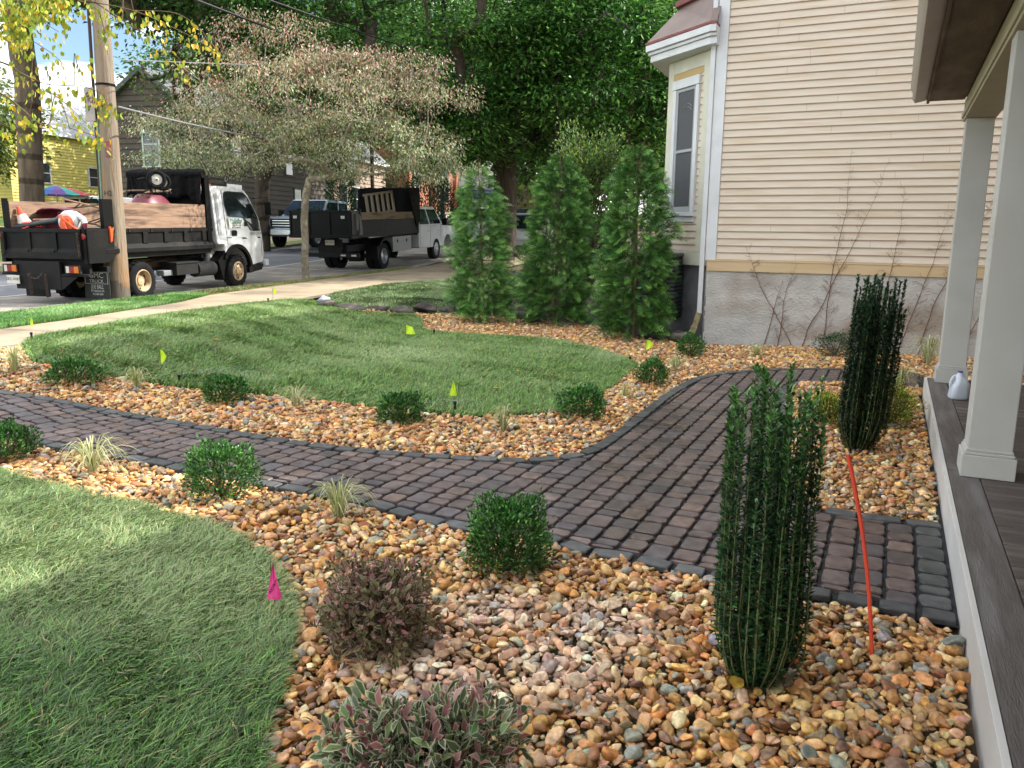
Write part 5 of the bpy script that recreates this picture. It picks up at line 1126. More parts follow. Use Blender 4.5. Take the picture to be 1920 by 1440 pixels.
# ---- grey-blue pickup facing us across the street
def settled(name, s, t, label, cat_, rz, grp=None): 
    x, y = st2xy(s, t); return empty(name, (x, y, float(hstreet(x, y))), rz=rz, label=label, cat=cat_, group=grp)
m_blu = pm('silver blue paint', hexc('#8b9aa5'), hexc('#7f8f9b'), 2, rough=.25, metal=.3, coat=.6)
P1 = settled('pickup_truck', 17.25, 33.0, 'silver blue pickup facing the camera between the two dump trucks', 'pickup', RZU+math.pi)
pickup(P1, -.6, m_blu)
q = MB(); q.b2(-2.7, -.63, -.95, .95, .55, .6).b2(-2.7, -.63, -.97, -.9, .55, 1.25).b2(-2.7, -.63, .9, .97, .55, 1.25).b2(-2.75, -2.68, -.97, .97, .55, 1.25); q.build('cargo_bed', m_blu, P1, bevel=.02)
for sx in (-1, 1): wheel(P1, 2.53, .95*sx, .41, .41, .25, m_rimA, False, 6, sx); wheel(P1, -1.5, .95*sx, .41, .41, .25, m_rimA, False, 6, sx)
# ---- generic car
def car(T, paint, L_=4.4, w=.88, hz=1.6, belt=.98, roof=(-1.9, .6), base=(-2.1, 1.25), tail=True, rack=True):
    x0, x1 = -L_/2, L_/2; R_ = .36; wx = (x0+.85, x1-.9)
    def arc(c): return [(c+.42*math.cos(a), .36+.42*math.sin(a)) for a in np.linspace(0, math.pi, 10)]
    lo = [(x0+.02, .35), (x0, .6), (x0+.02, belt), (x1-1.0, belt+.02), (x1-.1, belt-.12), (x1, .7), (x1, .3)]+[(p[0], p[1]) for p in arc(wx[1])]+[(p[0], p[1]) for p in arc(wx[0])]
    q = MB(); q.prism(lo, -w, w); b = q.build('body', paint, T, bevel=.05, segs=3)
    V = [(base[0], -w+.03, belt-.04), (base[1], -w+.03, belt-.04), (base[1], w-.03, belt-.04), (base[0], w-.03, belt-.04), (roof[0], -w+.17, hz), (roof[1], -w+.17, hz), (roof[1], w-.17, hz), (roof[0], w-.17, hz)]
    q = MB(); q.add(V, [(0, 3, 2, 1), (4, 5, 6, 7), (0, 1, 5, 4), (1, 2, 6, 5), (2, 3, 7, 6), (3, 0, 4, 7)]); g_ = q.build('cabin', paint, T, bevel=.05, segs=3)
    def os_(u_, v_, s): return ((base[0]*(1-u_)+base[1]*u_)*(1-v_)+(roof[0]*(1-u_)+roof[1]*u_)*v_, s*((w-.03)*(1-v_)+(w-.17)*v_+.012), belt-.04+(hz-belt+.04)*v_)
    for s in (-1, 1):
        for ua, ub in ((.05, .27), (.31, .58), (.62, .92)):
            q = MB(); q.add([os_(ua, .14, s), os_(ub, .14, s), os_(ub, .84, s), os_(ua, .84, s)], [(0, 1, 2, 3)]); q.build('side_window', m_car_glass, g_)
        MB().b2(x0-.015, x0+.12, s*(w-.2), s*(w+.006), belt-.38, belt-.06).build('tail_light', m_redl_, T, bevel=.01); MB().b2(x1-.1, x1+.01, s*(w-.3), s*(w-.02), .62, .78).build('headlight', m_clr, T, bevel=.01)
        if rack: MB().tube([(roof[0]+.2, s*(w-.25), hz+.05), (roof[1]-.2, s*(w-.25), hz+.05)], .018, 6).build('roof_rail', m_blk, T)
    for bx0_, rx, sg in ((base[0], roof[0], -1), (base[1], roof[1], 1)):
        q = MB(); q.add([(bx0_*.88+rx*.12+sg*.015, -w+.16, belt+.05), (bx0_*.88+rx*.12+sg*.015, w-.16, belt+.05), (bx0_*.16+rx*.84+sg*.015, w-.26, hz-.09), (bx0_*.16+rx*.84+sg*.015, -w+.26, hz-.09)], [(0, 1, 2, 3)]); q.build('windscreen' if sg > 0 else 'rear_window', m_car_glass, g_)
    MB().b2(x0-.05, x0+.1, -w+.02, w-.02, .36, .56).build('bumper', paint, T, bevel=.03); MB().b2(x1-.1, x1+.05, -w+.02, w-.02, .3, .5).build('bumper', paint, T, bevel=.03)
    for sx in (-1, 1):
        for c in wx: wheel(T, c, (w-.02)*sx, .33, .33, .2, m_rimA, False, 5, sx)
m_sil = pm('silver paint', hexc('#a3a5a6'), hexc('#999b9c'), 2, rough=.3, metal=.3, coat=.5); m_dkg = pm('dark green car paint', hexc('#2a3a38'), rough=.25, coat=.5); m_wht = pm('white car paint', hexc('#c2c5c8'), rough=.3, coat=.4)
px_, py_ = at_y(985, 470, 34.5)[:2]
c1 = empty('suv', (px_+.15, py_+2.0, float(hstreet(px_, py_))-.12), rz=RZU, label='silver boxy suv seen from behind between the dark tree trunk and the arborvitae', cat='suv'); car(c1, m_sil, 4.45, .90, 1.72, 1.02, (-2.0, .5), (-2.15, 1.2))
c2_ = settled('car', 11.2, 47, 'dark green car parked beyond the silver suv', 'car', RZU); car(c2_, m_dkg)
c3_ = settled('car', 11.3, 38.2, 'white car parked ahead of the black dump truck', 'car', RZU); car(c3_, m_wht, 4.5, .9, 1.65)
c4_ = settled('pickup_truck', 23.3, 26.0, 'white truck parked at the far left behind the traffic cone', 'pickup', RZU-RAD(100)); pickup(c4_, -.6, m_wht)
q = MB(); q.b2(-2.7, -.63, -.97, -.9, .55, 1.25).b2(-2.7, -.63, .9, .97, .55, 1.25).b2(-2.75, -2.68, -.97, .97, .55, 1.25).b2(-2.7, -.63, -.95, .95, .5, .6); q.build('cargo_bed', m_wht, c4_, bevel=.02)
for sx in (-1, 1): wheel(c4_, 2.53, .95*sx, .4, .4, .25, m_rimA, False, 6, sx); wheel(c4_, -1.5, .95*sx, .4, .4, .25, m_rimA, False, 6, sx)
# ---- rainbow parasol in front of the yellow house
P = at_y(108, 385, 30); ub = empty('parasol', (P[0], P[1], float(h(P[0], P[1]))), label='rainbow striped parasol open behind the truck bed', cat='parasol')
zt = (434-358)/1500*31+1.6-ub.location.z; MB().tube([(0, 0, 0), (0, 0, zt+.05)], .025, 8).build('pole', m_wht, ub)
cols = ['#b8302c', '#c8762c', '#d8b030', '#2c9a60', '#2458a8', '#6a3a90', '#2aa89a', '#c02838']; mats = [pm('parasol panel', hexc(c), rough=.7) for c in cols]
for k in range(16):
    q = MB(); a0, a1 = 2*math.pi*k/16, 2*math.pi*(k+1)/16; V = [(0, 0, zt)]
    for r in (.4, .8, 1.2): 
        for a in (a0, (a0+a1)/2, a1): V.append((r*math.cos(a), r*math.sin(a), zt-.34*(r/1.2)**1.7-(0 if a in (a0, a1) else .01)))
    q.add(V, [(0, 1, 2), (0, 2, 3), (1, 4, 5, 2), (2, 5, 6, 3), (4, 7, 8, 5), (5, 8, 9, 6)]); q.build('canopy_panel', mats[k % 8], ub)
# ---- utility pole
m_pole = pm('weathered pole', hexc('#736759'), hexc('#8a7c6a'), 3, rough=.85, bump=1., bscale=9, stretch=(3, 3, .35), c3=hexc('#86694c'), s3=2.6, dist=.03)
m_poleb = pm('pole butt', hexc('#4f4a42'), hexc('#635a4e'), 4, rough=.9, bump=.8, stretch=(3, 3, .4), bscale=10)
pb = G(223, 558); UP = empty('utility_pole', (pb[0], pb[1], pb[2]), label='tall weathered wooden utility pole at the kerb beside the dump truck', cat='utility pole')
lean = (.014, .0); zz = np.linspace(0, 10, 30); q = MB(); q.tube([(lean[0]*z, 0, z) for z in zz], [.212-.0118*z for z in zz], 24); q.build('shaft', m_pole, UP, smooth=True, angle=180)
MB().tube([(0, 0, -.1), (-.005, 0, .35)], [.219, .213], 24).build('dark_butt', m_poleb, UP, smooth=True)
q = MB(); q.tube([(-.15+lean[0]*z+.0075*z*.6, -.16+.008*z, z) for z in np.linspace(.75, 3.4, 6)], .022, 8); q.build('conduit', pm('green conduit', hexc('#5f7d68'), hexc('#72907a'), 5, rough=.6), UP, smooth=True)
q = MB(); q.tube([(-.16+lean[0]*z, -.165, z) for z in np.linspace(0, .76, 3)], .026, 8); q.build('rusty_conduit', pm('rust brown conduit', hexc('#7a5a44'), hexc('#96806c'), 6, rough=.8), UP, smooth=True)
q = MB(); q.tube([(-.20+lean[0]*z+.003*z, -.09, z) for z in np.linspace(0, 7, 6)], .03, 8); q.build('ground_guard', pm('brown guard', hexc('#3c2e26'), rough=.8), UP, smooth=True)
zb = 4.32-pb[2]; q = MB(); q.lathe([(.178, -.02), (.178, .02)], (lean[0]*zb, 0, zb), 24); q.build('band', m_blk, UP)
q = MB(); q.b2(.05, .17, -.192, -.165, 2.70, 3.0); tg_ = q.build('number_tag', pm('red tag', hexc('#8a4a44'), hexc('#7a3c38'), 5, rough=.7), UP, bevel=.01)
text('tag_text', '0', .12, pm('tag ink', hexc('#a87a70'), rough=.7), tg_, (.11, -.1935, 2.85))
for i, b_ in enumerate(('H2', 'B1', 'I-I')): text('brand_mark', b_, .13, pm('brand mark', hexc('#3a2a20'), rough=.9), UP, (.04, -.194-.002*i, 2.02-.16*i), RZU*0+RAD(90) if False else (RAD(90), 0, 0))
q = MB(); q.tube([(.16, -.02, 5.38-pb[2]+.0), (.30, -.05, 5.39-pb[2])], .02, 8); q.box((.3, -.05, 5.39-pb[2]), (.08, .05, .05)); q.build('bolt', m_chr, UP)
sg = empty('parking_sign', (pb[0]-.19, pb[1]-.17, pb[2]+3.35), rz=RAD(-26), label='grey no parking sign with a red ring on the side of the utility pole', cat='sign')
MB().b2(-.13, .13, -.004, .004, 0, .62).build('plate', pm('sign plate', hexc('#8f8a88'), hexc('#807b79'), 4, rough=.6), sg, bevel=.01)
q = MB(); q.tube([(.1*math.cos(a), -.008, .40+.13*math.sin(a)) for a in np.linspace(0, 2*math.pi, 25)], .012, 4).tube([(-.07, -.008, .49), (.07, -.008, .31)], .01, 4); q.build('red_ring', pm('dark red sign paint', hexc('#6a2028'), rough=.6), sg)
text('letter', 'P', .2, m_txtk, sg, (0, -.006, .40), (RAD(90), 0, 0)); MB().b2(-.12, .12, -.006, -.004, .02, .14).build('lower_panel', m_gut, sg)
# overhead cables
m_cab = pm('black cable', hexc('#15161a'), rough=.6)
for i, (a, b, r, lb) in enumerate([((215, -60, 16), (900, 190, 34), .028, 'thick black overhead cable, lower of the crossing pair'), ((260, -90, 16), (960, 150, 36), .02, 'black overhead cable, upper of the crossing pair'), ((232, 112, 15.3), (800, 118, 38), .008, 'thin pale wire running level from the pole insulator'), ((222, 200, 15.2), (640, 268, 30), .016, 'sagging grey service cable tied to the pole band')]):
    A = Vector(at_y(*a)); B = Vector(at_y(*b)); q = MB(); q.tube([A.lerp(B, t)-Vector((0, 0, 1.3*(.3 if i < 3 else .5)*4*t*(1-t)*.3)) for t in np.linspace(0, 1, 24)], r, 5); o = q.build('overhead_cable', m_cab if i < 2 else pm('grey wire', hexc('#7d7f80'), rough=.5), None); tag(o, lb, 'cable', 'overhead cables crossing the upper left')
# ================================================================== PLANTS
m_leaf = am('leaf', rough=.5, trans=.3, spec=.35); m_leafs = am('glossy leaf', rough=.34, trans=.15, spec=.5); m_leafd = am('soft leaf', rough=.7, trans=.35, spec=.2)
m_bark = pm('dark bark', hexc('#3a322a'), hexc('#4d4338'), 5, rough=.95, bump=1., bscale=14, stretch=(2, 2, .4), dist=.04)
m_barkg = pm('grey speckled bark', hexc('#8a8270'), hexc('#6a6352'), 9, rough=.95, bump=.6, bscale=30, c3=hexc('#a39c88'), s3=6)
m_barkb = pm('brown maple bark', hexc('#5c4f42'), hexc('#6e6050'), 5, rough=.95, bump=1., bscale=12, stretch=(2, 2, .3), c3=hexc('#463b31'), s3=1.5, dist=.04)
m_twig = pm('twig', hexc('#6b5a44'), hexc('#57482f'), 8, rough=.9)
def leafobj(name, parts, mat, parent=None):
    V, F, Cc = cat(parts); return npmesh(name, V, F, mat, Cc, parent=parent)
def tree_things(label, grp, base, skel_args, trunk_mat, leaf_parts, leaf_mat, name='tree', cat_='tree', scale=1., rmin=0.):
    b = np.array(base, float); nodes, par, rad = skel_args
    o = empty(name, tuple(b), label=label, cat=cat_, group=grp)
    mb = MB(); skel_mesh(mb, nodes-b, par, rad, rmin=rmin, scale=scale); mb.build('trunk', trunk_mat, o, smooth=True, angle=180)
    V, F, Cc = cat(leaf_parts); npmesh('crown', V-b, F, leaf_mat, Cc, parent=o); return o
def cluster(r, ends, nodes, per, rad_, Ln, Wd, pal, flat=.5, droop=.3, tpl='r', var=.2, up=.8, keep=None, cfun=None):
    E_ = nodes[ends]; idx_ = np.repeat(np.arange(len(E_)), per); n = len(idx_)
    off = r.normal(size=(n, 3))*np.array([1, 1, flat])*rad_*.55; P = E_[idx_]+off
    if keep is not None: k = keep(P); P, off = P[k], off[k]; n = len(P); 
    d = unit(off*np.array([1, 1, .6])+r.normal(0, .35, (n, 3))*rad_+np.array([0, 0, -droop*rad_])); nrm = unit(np.array([0, 0, 1.])*up+r.normal(0, .45, (n, 3)))
    c = pick(r, pal, n, var) if cfun is None else cfun(P, r)
    return leaves(P, d, nrm, Ln*r.uniform(.65, 1.25, n), Wd*r.uniform(.7, 1.2, n), c, tpl)
# ---- big dark shade tree
r = np.random.default_rng(101); bx_, by_ = -.35, 29.0; bz_ = float(h(bx_, by_))
trunk = [(bx_+.05*math.sin(z), by_+.05*math.cos(z*1.3), bz_+z) for z in np.linspace(-.1, 3.6, 6)]
tips = np.vstack([ellips_tips(r, (bx_-1.9, by_, 9.6), (8.3, 6.5, 6.0), 330, .45, lambda p: p[2] > 4.2 and not (p[0] < -4.5 and p[2] < 6.0)), ellips_tips(r, (bx_+3.0, by_-2.5, 6.6), (3.6, 3.5, 2.9), 120, .4, lambda p: p[2] > 3.5), ellips_tips(r, (bx_-1.8, by_-2.5, 5.0), (1.6, 2.5, 1.5), 26, .4)])
nodes, par, rad, ends = skeleton(trunk, tips, r, .6, .016, 2.35)
greens_d = ['#365f28', '#42702e', '#2e5222', '#4f8236', '#254419', '#629640', '#3d6a30']
lp = [cluster(r, ends, nodes, 250, 1.1, .20, .085, greens_d, .22, .25, 'r', .3, 1.6), cluster(r, ends[::2], nodes, 80, 1.2, .20, .085, ['#6a9440', '#789c46', '#5b8638'], .25, .4, 'r', .2, 1.3)]
tree_things('huge dark green shade tree with a black trunk behind the arborvitae', None, (bx_, by_, bz_), (nodes, par, rad*(.46/rad[1])), m_bark, lp, m_leaf, rmin=.012)
# flared trunk thickness comes from the pipe model; the photo's is about 0.9 m
# ---- small street tree with browning crown
r = np.random.default_rng(202); pb2 = G(574, 521); B_ = pb2
zc = lambda py, d: EYE+(441-py)/1500*d
trunk = [B_+np.array([dx, 0, z]) for dx, z in ((0, -.05), (-.02, .5), (.01, 1.0), (.0, 1.5), (.03, 1.85))]
def dog_keep(p):
    q = (p[0]-B_[0])/4.5; return p[2] > B_[2]+2.25+.35*abs(q)
tips = []
for cx, cy, cz, rx, ry, rz_, n in ((-1.9, 0, 3.6, 2.5, 2.2, 1.0, 110), (1.8, .2, 3.5, 2.6, 2.3, .95, 120), (.2, 0, 4.5, 3.6, 2.8, 1.3, 190), (1.6, .3, 5.3, 2.4, 2., .65, 80), (-.6, 0, 5.9, 1.6, 1.5, .9, 55), (-3.0, 0, 3.05, 1.5, 1.3, .35, 26), (3.6, 0, 3.0, 1.2, 1.1, .45, 24), (3.7, .2, 4.7, 1.0, .9, .3, 16)):
    tips.append(ellips_tips(r, (B_[0]+cx, B_[1]+cy, B_[2]+cz), (rx, ry, rz_), n, .3, dog_keep))
tips = np.vstack(tips); nodes, par, rad, ends = skeleton(trunk, tips, r, .35, .0075, 2.15, upb=.1)
def dogc(P, r):
    t = np.clip((P[:, 2]-B_[2]-3.1)/3.0+r.normal(0, .22, len(P)), 0, .85)[:, None]
    a = pick(r, ['#9aa57e', '#abb190', '#8a986a', '#bbbfa4', '#909d66', '#a9af88', '#6c7a46'], len(P), .3); b = pick(r, ['#b89c88', '#c4aa98', '#a88a76', '#c8b2a0', '#9c8a70', '#a07660', '#7a8058'], len(P), .3)
    return np.where(r.random((len(P), 1)) < t, b, a)
lp = [cluster(r, ends, nodes, 60, .34, .085, .036, None, .45, 1.0, 'r', up=.3, cfun=dogc)]
tree_things('small street tree with a pale browning crown at the kerb between the two dump trucks', None, B_, (nodes, par, rad*(.098/rad[1])), m_barkg, lp, m_leafd, scale=1.0)
# ---- left maple behind the truck
r = np.random.default_rng(303); P = at_y(60, 430, 27.5); bz_ = float(h(P[0], P[1])); b = np.array([P[0], P[1], bz_])
trunk = [b+np.array([.10*z*.55, 0, z]) for z in np.linspace(0, 5.6, 8)]
tips = np.vstack([ellips_tips(r, (b[0]+4.2, b[1], 11.6), (6.6, 5.5, 3.6), 240, .4, lambda p: p[2] > 8.3), ellips_tips(r, (b[0]+6.0, b[1], 8.9), (3.0, 2.5, 1.2), 40, .3)])
nodes, par, rad, ends = skeleton(trunk, tips, r, .6, .018, 2.3)
lp = [cluster(r, ends, nodes, 110, .85, .17, .13, ['#2d4a1e', '#3a5c26', '#253f1a', '#48692c', '#56783a'], .5, .5, 'r', .25, .6)]
tree_things('tall dark leaved street tree with a thick brown trunk rising behind the truck bed', None, b, (nodes, par, rad*(.37/rad[1])), m_barkb, lp, m_leaf, rmin=.012)
# ---- second trunk in front of the grey house (multi stemmed)
r = np.random.default_rng(304); P = at_y(492, 430, 33); b = np.array([P[0], P[1], float(h(P[0], P[1]))])
trunk = [b+np.array([.02*z, 0, z]) for z in np.linspace(0, 2.4, 5)]
tips = ellips_tips(r, (b[0], b[1], 7.4), (4.5, 4, 3.0), 130, .4, lambda p: p[2] > 4.6)
nodes, par, rad, ends = skeleton(trunk, tips, r, .6, .03, 2.3)
tree_things('dark forked tree in front of the grey brown house behind the small street tree', None, b, (nodes, par, rad*(.3/rad[1])), m_bark, [cluster(r, ends, nodes, 60, .8, .16, .1, ['#3a5526', '#4a6a30', '#5d7a3c', '#7c7a4c'], .5, .4)], m_leaf, rmin=.02)
# ---- yellowing near tree, trunk outside the frame on the left
r = np.random.default_rng(404); tb = np.array([-8.6, 9.4, float(h(-8.6, 9.4))])
trunk = [tb+np.array([0, 0, z]) for z in np.linspace(0, 2.6, 6)]
pl_px = [[(-60, 20), (0, 15), (60, 30), (110, 60)], [(-60, 70), (20, 60), (90, 95), (128, 130)], [(-80, 110), (0, 116), (45, 140), (90, 158), (140, 160)], [(-60, 150), (10, 180), (80, 235), (100, 215)], [(90, 170), (130, 200), (165, 235), (190, 262)], [(-60, -30), (80, -10), (180, 5), (250, 20), (310, 45), (370, 75), (415, 105)], [(180, 5), (240, 45), (300, 80), (340, 115), (352, 140)], [(250, 20), (330, 25), (380, 60), (395, 92)], [(60, -30), (170, 10), (190, 35), (195, 60)], [(150, 160), (190, 175), (200, 195), (210, 205)], [(-60, 190), (-10, 225), (20, 240)], [(60, 190), (50, 235), (40, 260)], [(-40, 40), (30, 45), (50, 80), (30, 110)], [(130, 240), (180, 255), (195, 262)]]
nodes = [np.array(p) for p in trunk]; par = [-1]+list(range(5)); ends = []; LPos = []; LDir = []
for k, bp in enumerate(pl_px):
    Y_ = 9.6+.35*math.sin(k*2.1); pts = [at_y(px, py, Y_+.1*j) for j, (px, py) in enumerate(bp)]
    pts3 = smooth(pts, 6, False); N_ = np.array(nodes); j = int(np.argmin(np.linalg.norm(N_-pts3[0], axis=1)*(1+.0*np.arange(len(N_))))); a = nodes[j]; prev = j
    for t in np.linspace(0, 1, 8)[1:-1]: nodes.append(a+(pts3[0]-a)*t+np.array([0, 0, .35*math.sin(t*math.pi)])); par.append(prev); prev = len(nodes)-1
    for q_ in pts3: nodes.append(q_); par.append(prev); prev = len(nodes)-1
    dens = 4.2
    for i in range(1, len(pts3)):
        n = max(2, int(np.linalg.norm(pts3[i]-pts3[i-1])/.1*dens)) if k != 9 else 3
        for _ in range(n):
            p = pts3[i-1]+(pts3[i]-pts3[i-1])*r.random()+np.array([r.normal(0, .05), r.normal(0, .10), -abs(r.normal(0, .085))]); LPos.append(p); LDir.append([r.normal(0, .35), r.normal(0, .35), -1])
# fuller mass in the upper-left corner, leaves hanging from short twigs
for _ in range(900):
    px = r.uniform(-60, 128); py = r.uniform(-30, 62+30*math.sin(px*.05)); Y_ = 9.6+r.normal(0, .35)
    LPos.append(at_y(px, py, Y_)); LDir.append([r.normal(0, .35), r.normal(0, .35), -1])
for _ in range(200):
    px = r.uniform(-40, 190); py = r.uniform(60, 262); Y_ = 9.6+r.normal(0, .35)
    if r.random() < .6+.4*math.sin(px*.09+py*.05): LPos.append(at_y(px, py, Y_)); LDir.append([r.normal(0, .35), r.normal(0, .35), -1])
n_ = len(nodes); acc = np.zeros(n_); ch_ = np.zeros(n_, int)
for i in range(n_):
    if par[i] >= 0: ch_[par[i]] += 1
for i in range(n_-1, -1, -1):
    if ch_[i] == 0: acc[i] = .0035**2.3
    acc[i] = max(acc[i], .0035**2.3)
    if par[i] >= 0: acc[par[i]] += acc[i]*1.05
rad = acc**(1/2.3); rad[:6] = np.linspace(.11, .07, 6)
LPos = np.array(LPos); LDir = np.array(LDir); n = len(LPos)
tt = np.clip((LPos[:, 0]+4.6)/1.4, 0, 1)[:, None]*.45+.12
cc = np.where(r.random((n, 1)) < tt, pick(r, ['#c9a428', '#d2b034', '#b8942a'], n, .15), pick(r, ['#8f9e2c', '#a0a838', '#7c9030', '#b0ad3c', '#6d8430'], n, .18))
lp = [leaves(LPos, LDir, rdir(r, n), r.uniform(.055, .085, n), r.uniform(.04, .058, n), cc, 'o')]
tree_things('yellowing small tree with hanging oval leaves in the upper left corner', None, tb, (np.array(nodes), par, rad), m_twig, lp, m_leaf)
# ---- arborvitae
def spray_tpl():
    V = []; F = []
    def rib(x0, y0, x1, y1, w0, w1):
        dx, dy = x1-x0, y1-y0; l_ = math.hypot(dx, dy); nx_, ny_ = -dy/l_, dx/l_; b = len(V)
        V.extend([(x0-nx_*w0, y0-ny_*w0), (x0+nx_*w0, y0+ny_*w0), (x1+nx_*w1, y1+ny_*w1), (x1-nx_*w1, y1-ny_*w1)]); F.append((b, b+1, b+2)); F.append((b, b+2, b+3))
    rib(0, 0, 1, 0, .020, .012)
    for i, t in enumerate(np.linspace(.16, .82, 4)):
        for s in (-1, 1):
            l_ = .44*(1-t*.62); a = .72; x1, y1 = t+l_*math.cos(a), s*l_*math.sin(a)*1.1; rib(t, 0, x1, y1, .022, .010)
            if i < 3:
                for u_ in (.4, .7): xm, ym = t+(x1-t)*u_, y1*u_; rib(xm, ym, xm+.13, ym-s*.005, .015, .008)
    return np.array(V), np.array(F)
ST, SF = spray_tpl(); m_avl = am('scale foliage', rough=.55, trans=.1, spec=.3)
def sprays(P, D, Nn, Ln, c, curl=.25):
    D = unit(D); Bv = unit(np.cross(Nn, D)); N2 = np.cross(D, Bv); n = len(P); L_ = Ln[:, None, None]
    droop = -curl*(ST[:, 0]**2)[None, :, None]
    V = P[:, None]+ST[None, :, 0:1]*L_*D[:, None]+ST[None, :, 1:2]*L_*Bv[:, None]+droop*L_*np.array([0, 0, 1.])
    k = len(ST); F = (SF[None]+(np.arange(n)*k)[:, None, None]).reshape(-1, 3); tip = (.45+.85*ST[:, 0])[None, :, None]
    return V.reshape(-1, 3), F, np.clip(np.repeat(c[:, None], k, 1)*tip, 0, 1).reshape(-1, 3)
def arborvitae(px, py, topy, wpx, label, sd, pal, n=2600, lean=0):
    r = np.random.default_rng(sd); b = G(px, py); b[1] += 0.18; b[2] = hf(b[0], b[1]); H_ = (at_y(px+lean, topy, b[1])[2]-b[2]); R_ = wpx/2/1500*b[1]*.86
    top = at_y(px+lean, topy, b[1])
    o = empty('arborvitae', tuple(b), label=label, cat='evergreen', group='row of young arborvitae'); mb = MB(); ax = (top[0]-b[0])/H_
    mb.tube([(ax*z, 0, z) for z in np.linspace(0, H_, 10)], [.03*(1-z/H_)+.004 for z in np.linspace(0, H_, 10)], 6)
    n = int(n*1.35); t = r.beta(1.0, 1.2, n); z = .04+t*.93; a = r.uniform(0, 2*math.pi, n)
    prof = np.interp(z, [0, .04, .18, .45, .7, .86, 1.0], [.62, .86, 1.0, .98, .82, .52, .12])*(1+.17*np.sin(a*3+z*9+sd)+.12*np.sin(a*5-z*17)+.14*np.sin(a*2+z*31+sd))
    rr = R_*prof*np.sqrt(r.uniform(.16, 1, n)); P = np.stack([rr*np.cos(a)+ax*z*H_, rr*np.sin(a), z*H_], 1)
    out = np.stack([np.cos(a), np.sin(a), np.zeros(n)], 1); D = out*r.uniform(.5, 1.2, n)[:, None]+np.array([0, 0, 1.])*r.uniform(-.1, .9, n)[:, None]+r.normal(0, .25, (n, 3))
    for i in range(0, n, 40): mb.tube([(ax*z[i]*H_, 0, z[i]*H_*.9), P[i]], .004, 3)
    mb.build('trunk', m_twig, o)
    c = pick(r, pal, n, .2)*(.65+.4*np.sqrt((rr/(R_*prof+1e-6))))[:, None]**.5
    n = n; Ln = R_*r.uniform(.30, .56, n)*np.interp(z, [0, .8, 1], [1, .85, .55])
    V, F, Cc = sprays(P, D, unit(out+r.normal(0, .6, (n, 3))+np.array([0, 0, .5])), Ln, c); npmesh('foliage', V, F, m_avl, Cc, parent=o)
    # bare leader shoots at the top
    q = MB()
    for k in range(5): a_ = r.uniform(0, 6.28); q.tube([(ax*H_*.8, 0, H_*.8), (ax*H_+.1*math.cos(a_), .1*math.sin(a_), H_*(.95+.09*r.random()))], .004, 3)
    q.build('leader_shoots', m_twig, o); return o
avp = ['#50803a', '#609242', '#447034', '#76a44e', '#88b45c', '#385f2c']
avd = ['#44702f', '#54843a', '#375f2a', '#679644', '#7caa56', '#2d4f24']
arborvitae(907, 608, 305, 112, 'lighter green arborvitae, left one of the row of three', 1, avp, 2300, -10)
arborvitae(1040, 612, 284, 124, 'arborvitae with a tall bare leader in the middle of the row of three', 2, avd, 2900, 12)
arborvitae(1192, 640, 268, 136, 'arborvitae closest to the tan house corner in the row of three', 3, avd, 3000, 6)
# ---- airy shrub behind them
def bush(name, px, py, topy, wpx, label, cat_, sd, pal, n, Ln, Wd, tpl='r', mat=None, stems=40, shape='ball', depth_off=0., grp=None, pal2=None, up=.25, zf=None, squash=1., hgt=None, stem_mat=None, stem_r=.004, out_bias=1., fill=.5):
    r = np.random.default_rng(sd); b = G(px, py); b[1] += depth_off; b[2] = hf(b[0], b[1]); dist_ = b[1]
    H_ = hgt or (at_y(px, topy, b[1])[2]-b[2]); dv = np.linalg.norm(b-C0); R_ = wpx/2/1500*dv*1.0
    o = empty(name, tuple(b), label=label, cat=cat_, group=grp)
    v = rdir(r, n); v[:, 2] = np.where(v[:, 2] < -.75, -v[:, 2], v[:, 2]); q_ = r.uniform(fill**3, 1, n)**(1/3.)
    la = 1.9 if name == 'weigela' else 1.6; lump = 1+la*(.09*np.sin(v[:, 0]*5+sd)+.08*np.sin(v[:, 1]*6+v[:, 2]*4+sd*2)+.07*np.sin(v[:, 0]*11+v[:, 1]*9+sd))+np.where(r.random(n) < .10, r.uniform(0, .24, n), 0)*(q_ > .85)
    P = v*q_[:, None]*lump[:, None]*np.array([R_, R_, H_*.53]); P[:, 2] = np.maximum(P[:, 2]+H_*.5, .012)
    D = unit(v*np.array([1, 1, .8])*out_bias+np.array([0, 0, up+.25])+r.normal(0, .85 if name == 'weigela' else .45, (n, 3))); Nr = unit(v+r.normal(0, .5, (n, 3))+np.array([0, 0, .4]))
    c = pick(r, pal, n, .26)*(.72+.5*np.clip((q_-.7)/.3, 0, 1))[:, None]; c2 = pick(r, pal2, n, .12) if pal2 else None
    if callable(zf): c, c2 = zf(P, H_, c, c2, r)
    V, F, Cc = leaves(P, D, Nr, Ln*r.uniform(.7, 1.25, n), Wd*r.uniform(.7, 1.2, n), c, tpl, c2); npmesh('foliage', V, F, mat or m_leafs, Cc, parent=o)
    mb = MB()
    for i in r.integers(0, n, stems):
        e = P[i]; mb.tube([(e[0]*.08, e[1]*.08, 0), (e[0]*.45, e[1]*.45, e[2]*.6), tuple(e)], [stem_r*1.6, stem_r, stem_r*.5], 4)
    mb.build('stems', stem_mat or m_twig, o); return o
bush('shrub', 1108, 560, 262, 150, 'tall airy twiggy shrub showing between the middle and right arborvitae', 'shrub', 11, ['#3c5a2a', '#4c6a30', '#5e7c38', '#74843a', '#324a26'], 17000, .075, .04, 'r', m_leaf, 160, depth_off=1.2, fill=.2, stem_r=.008)
bush('shrub', 985, 470, 300, 60, 'yellow green shrub far behind beside the dark trunk', 'shrub', 12, ['#8a8c24', '#7a8a2c', '#9c9430', '#5d7a2c'], 2500, .12, .07, 'r', m_leaf, 20, depth_off=22, fill=.3)
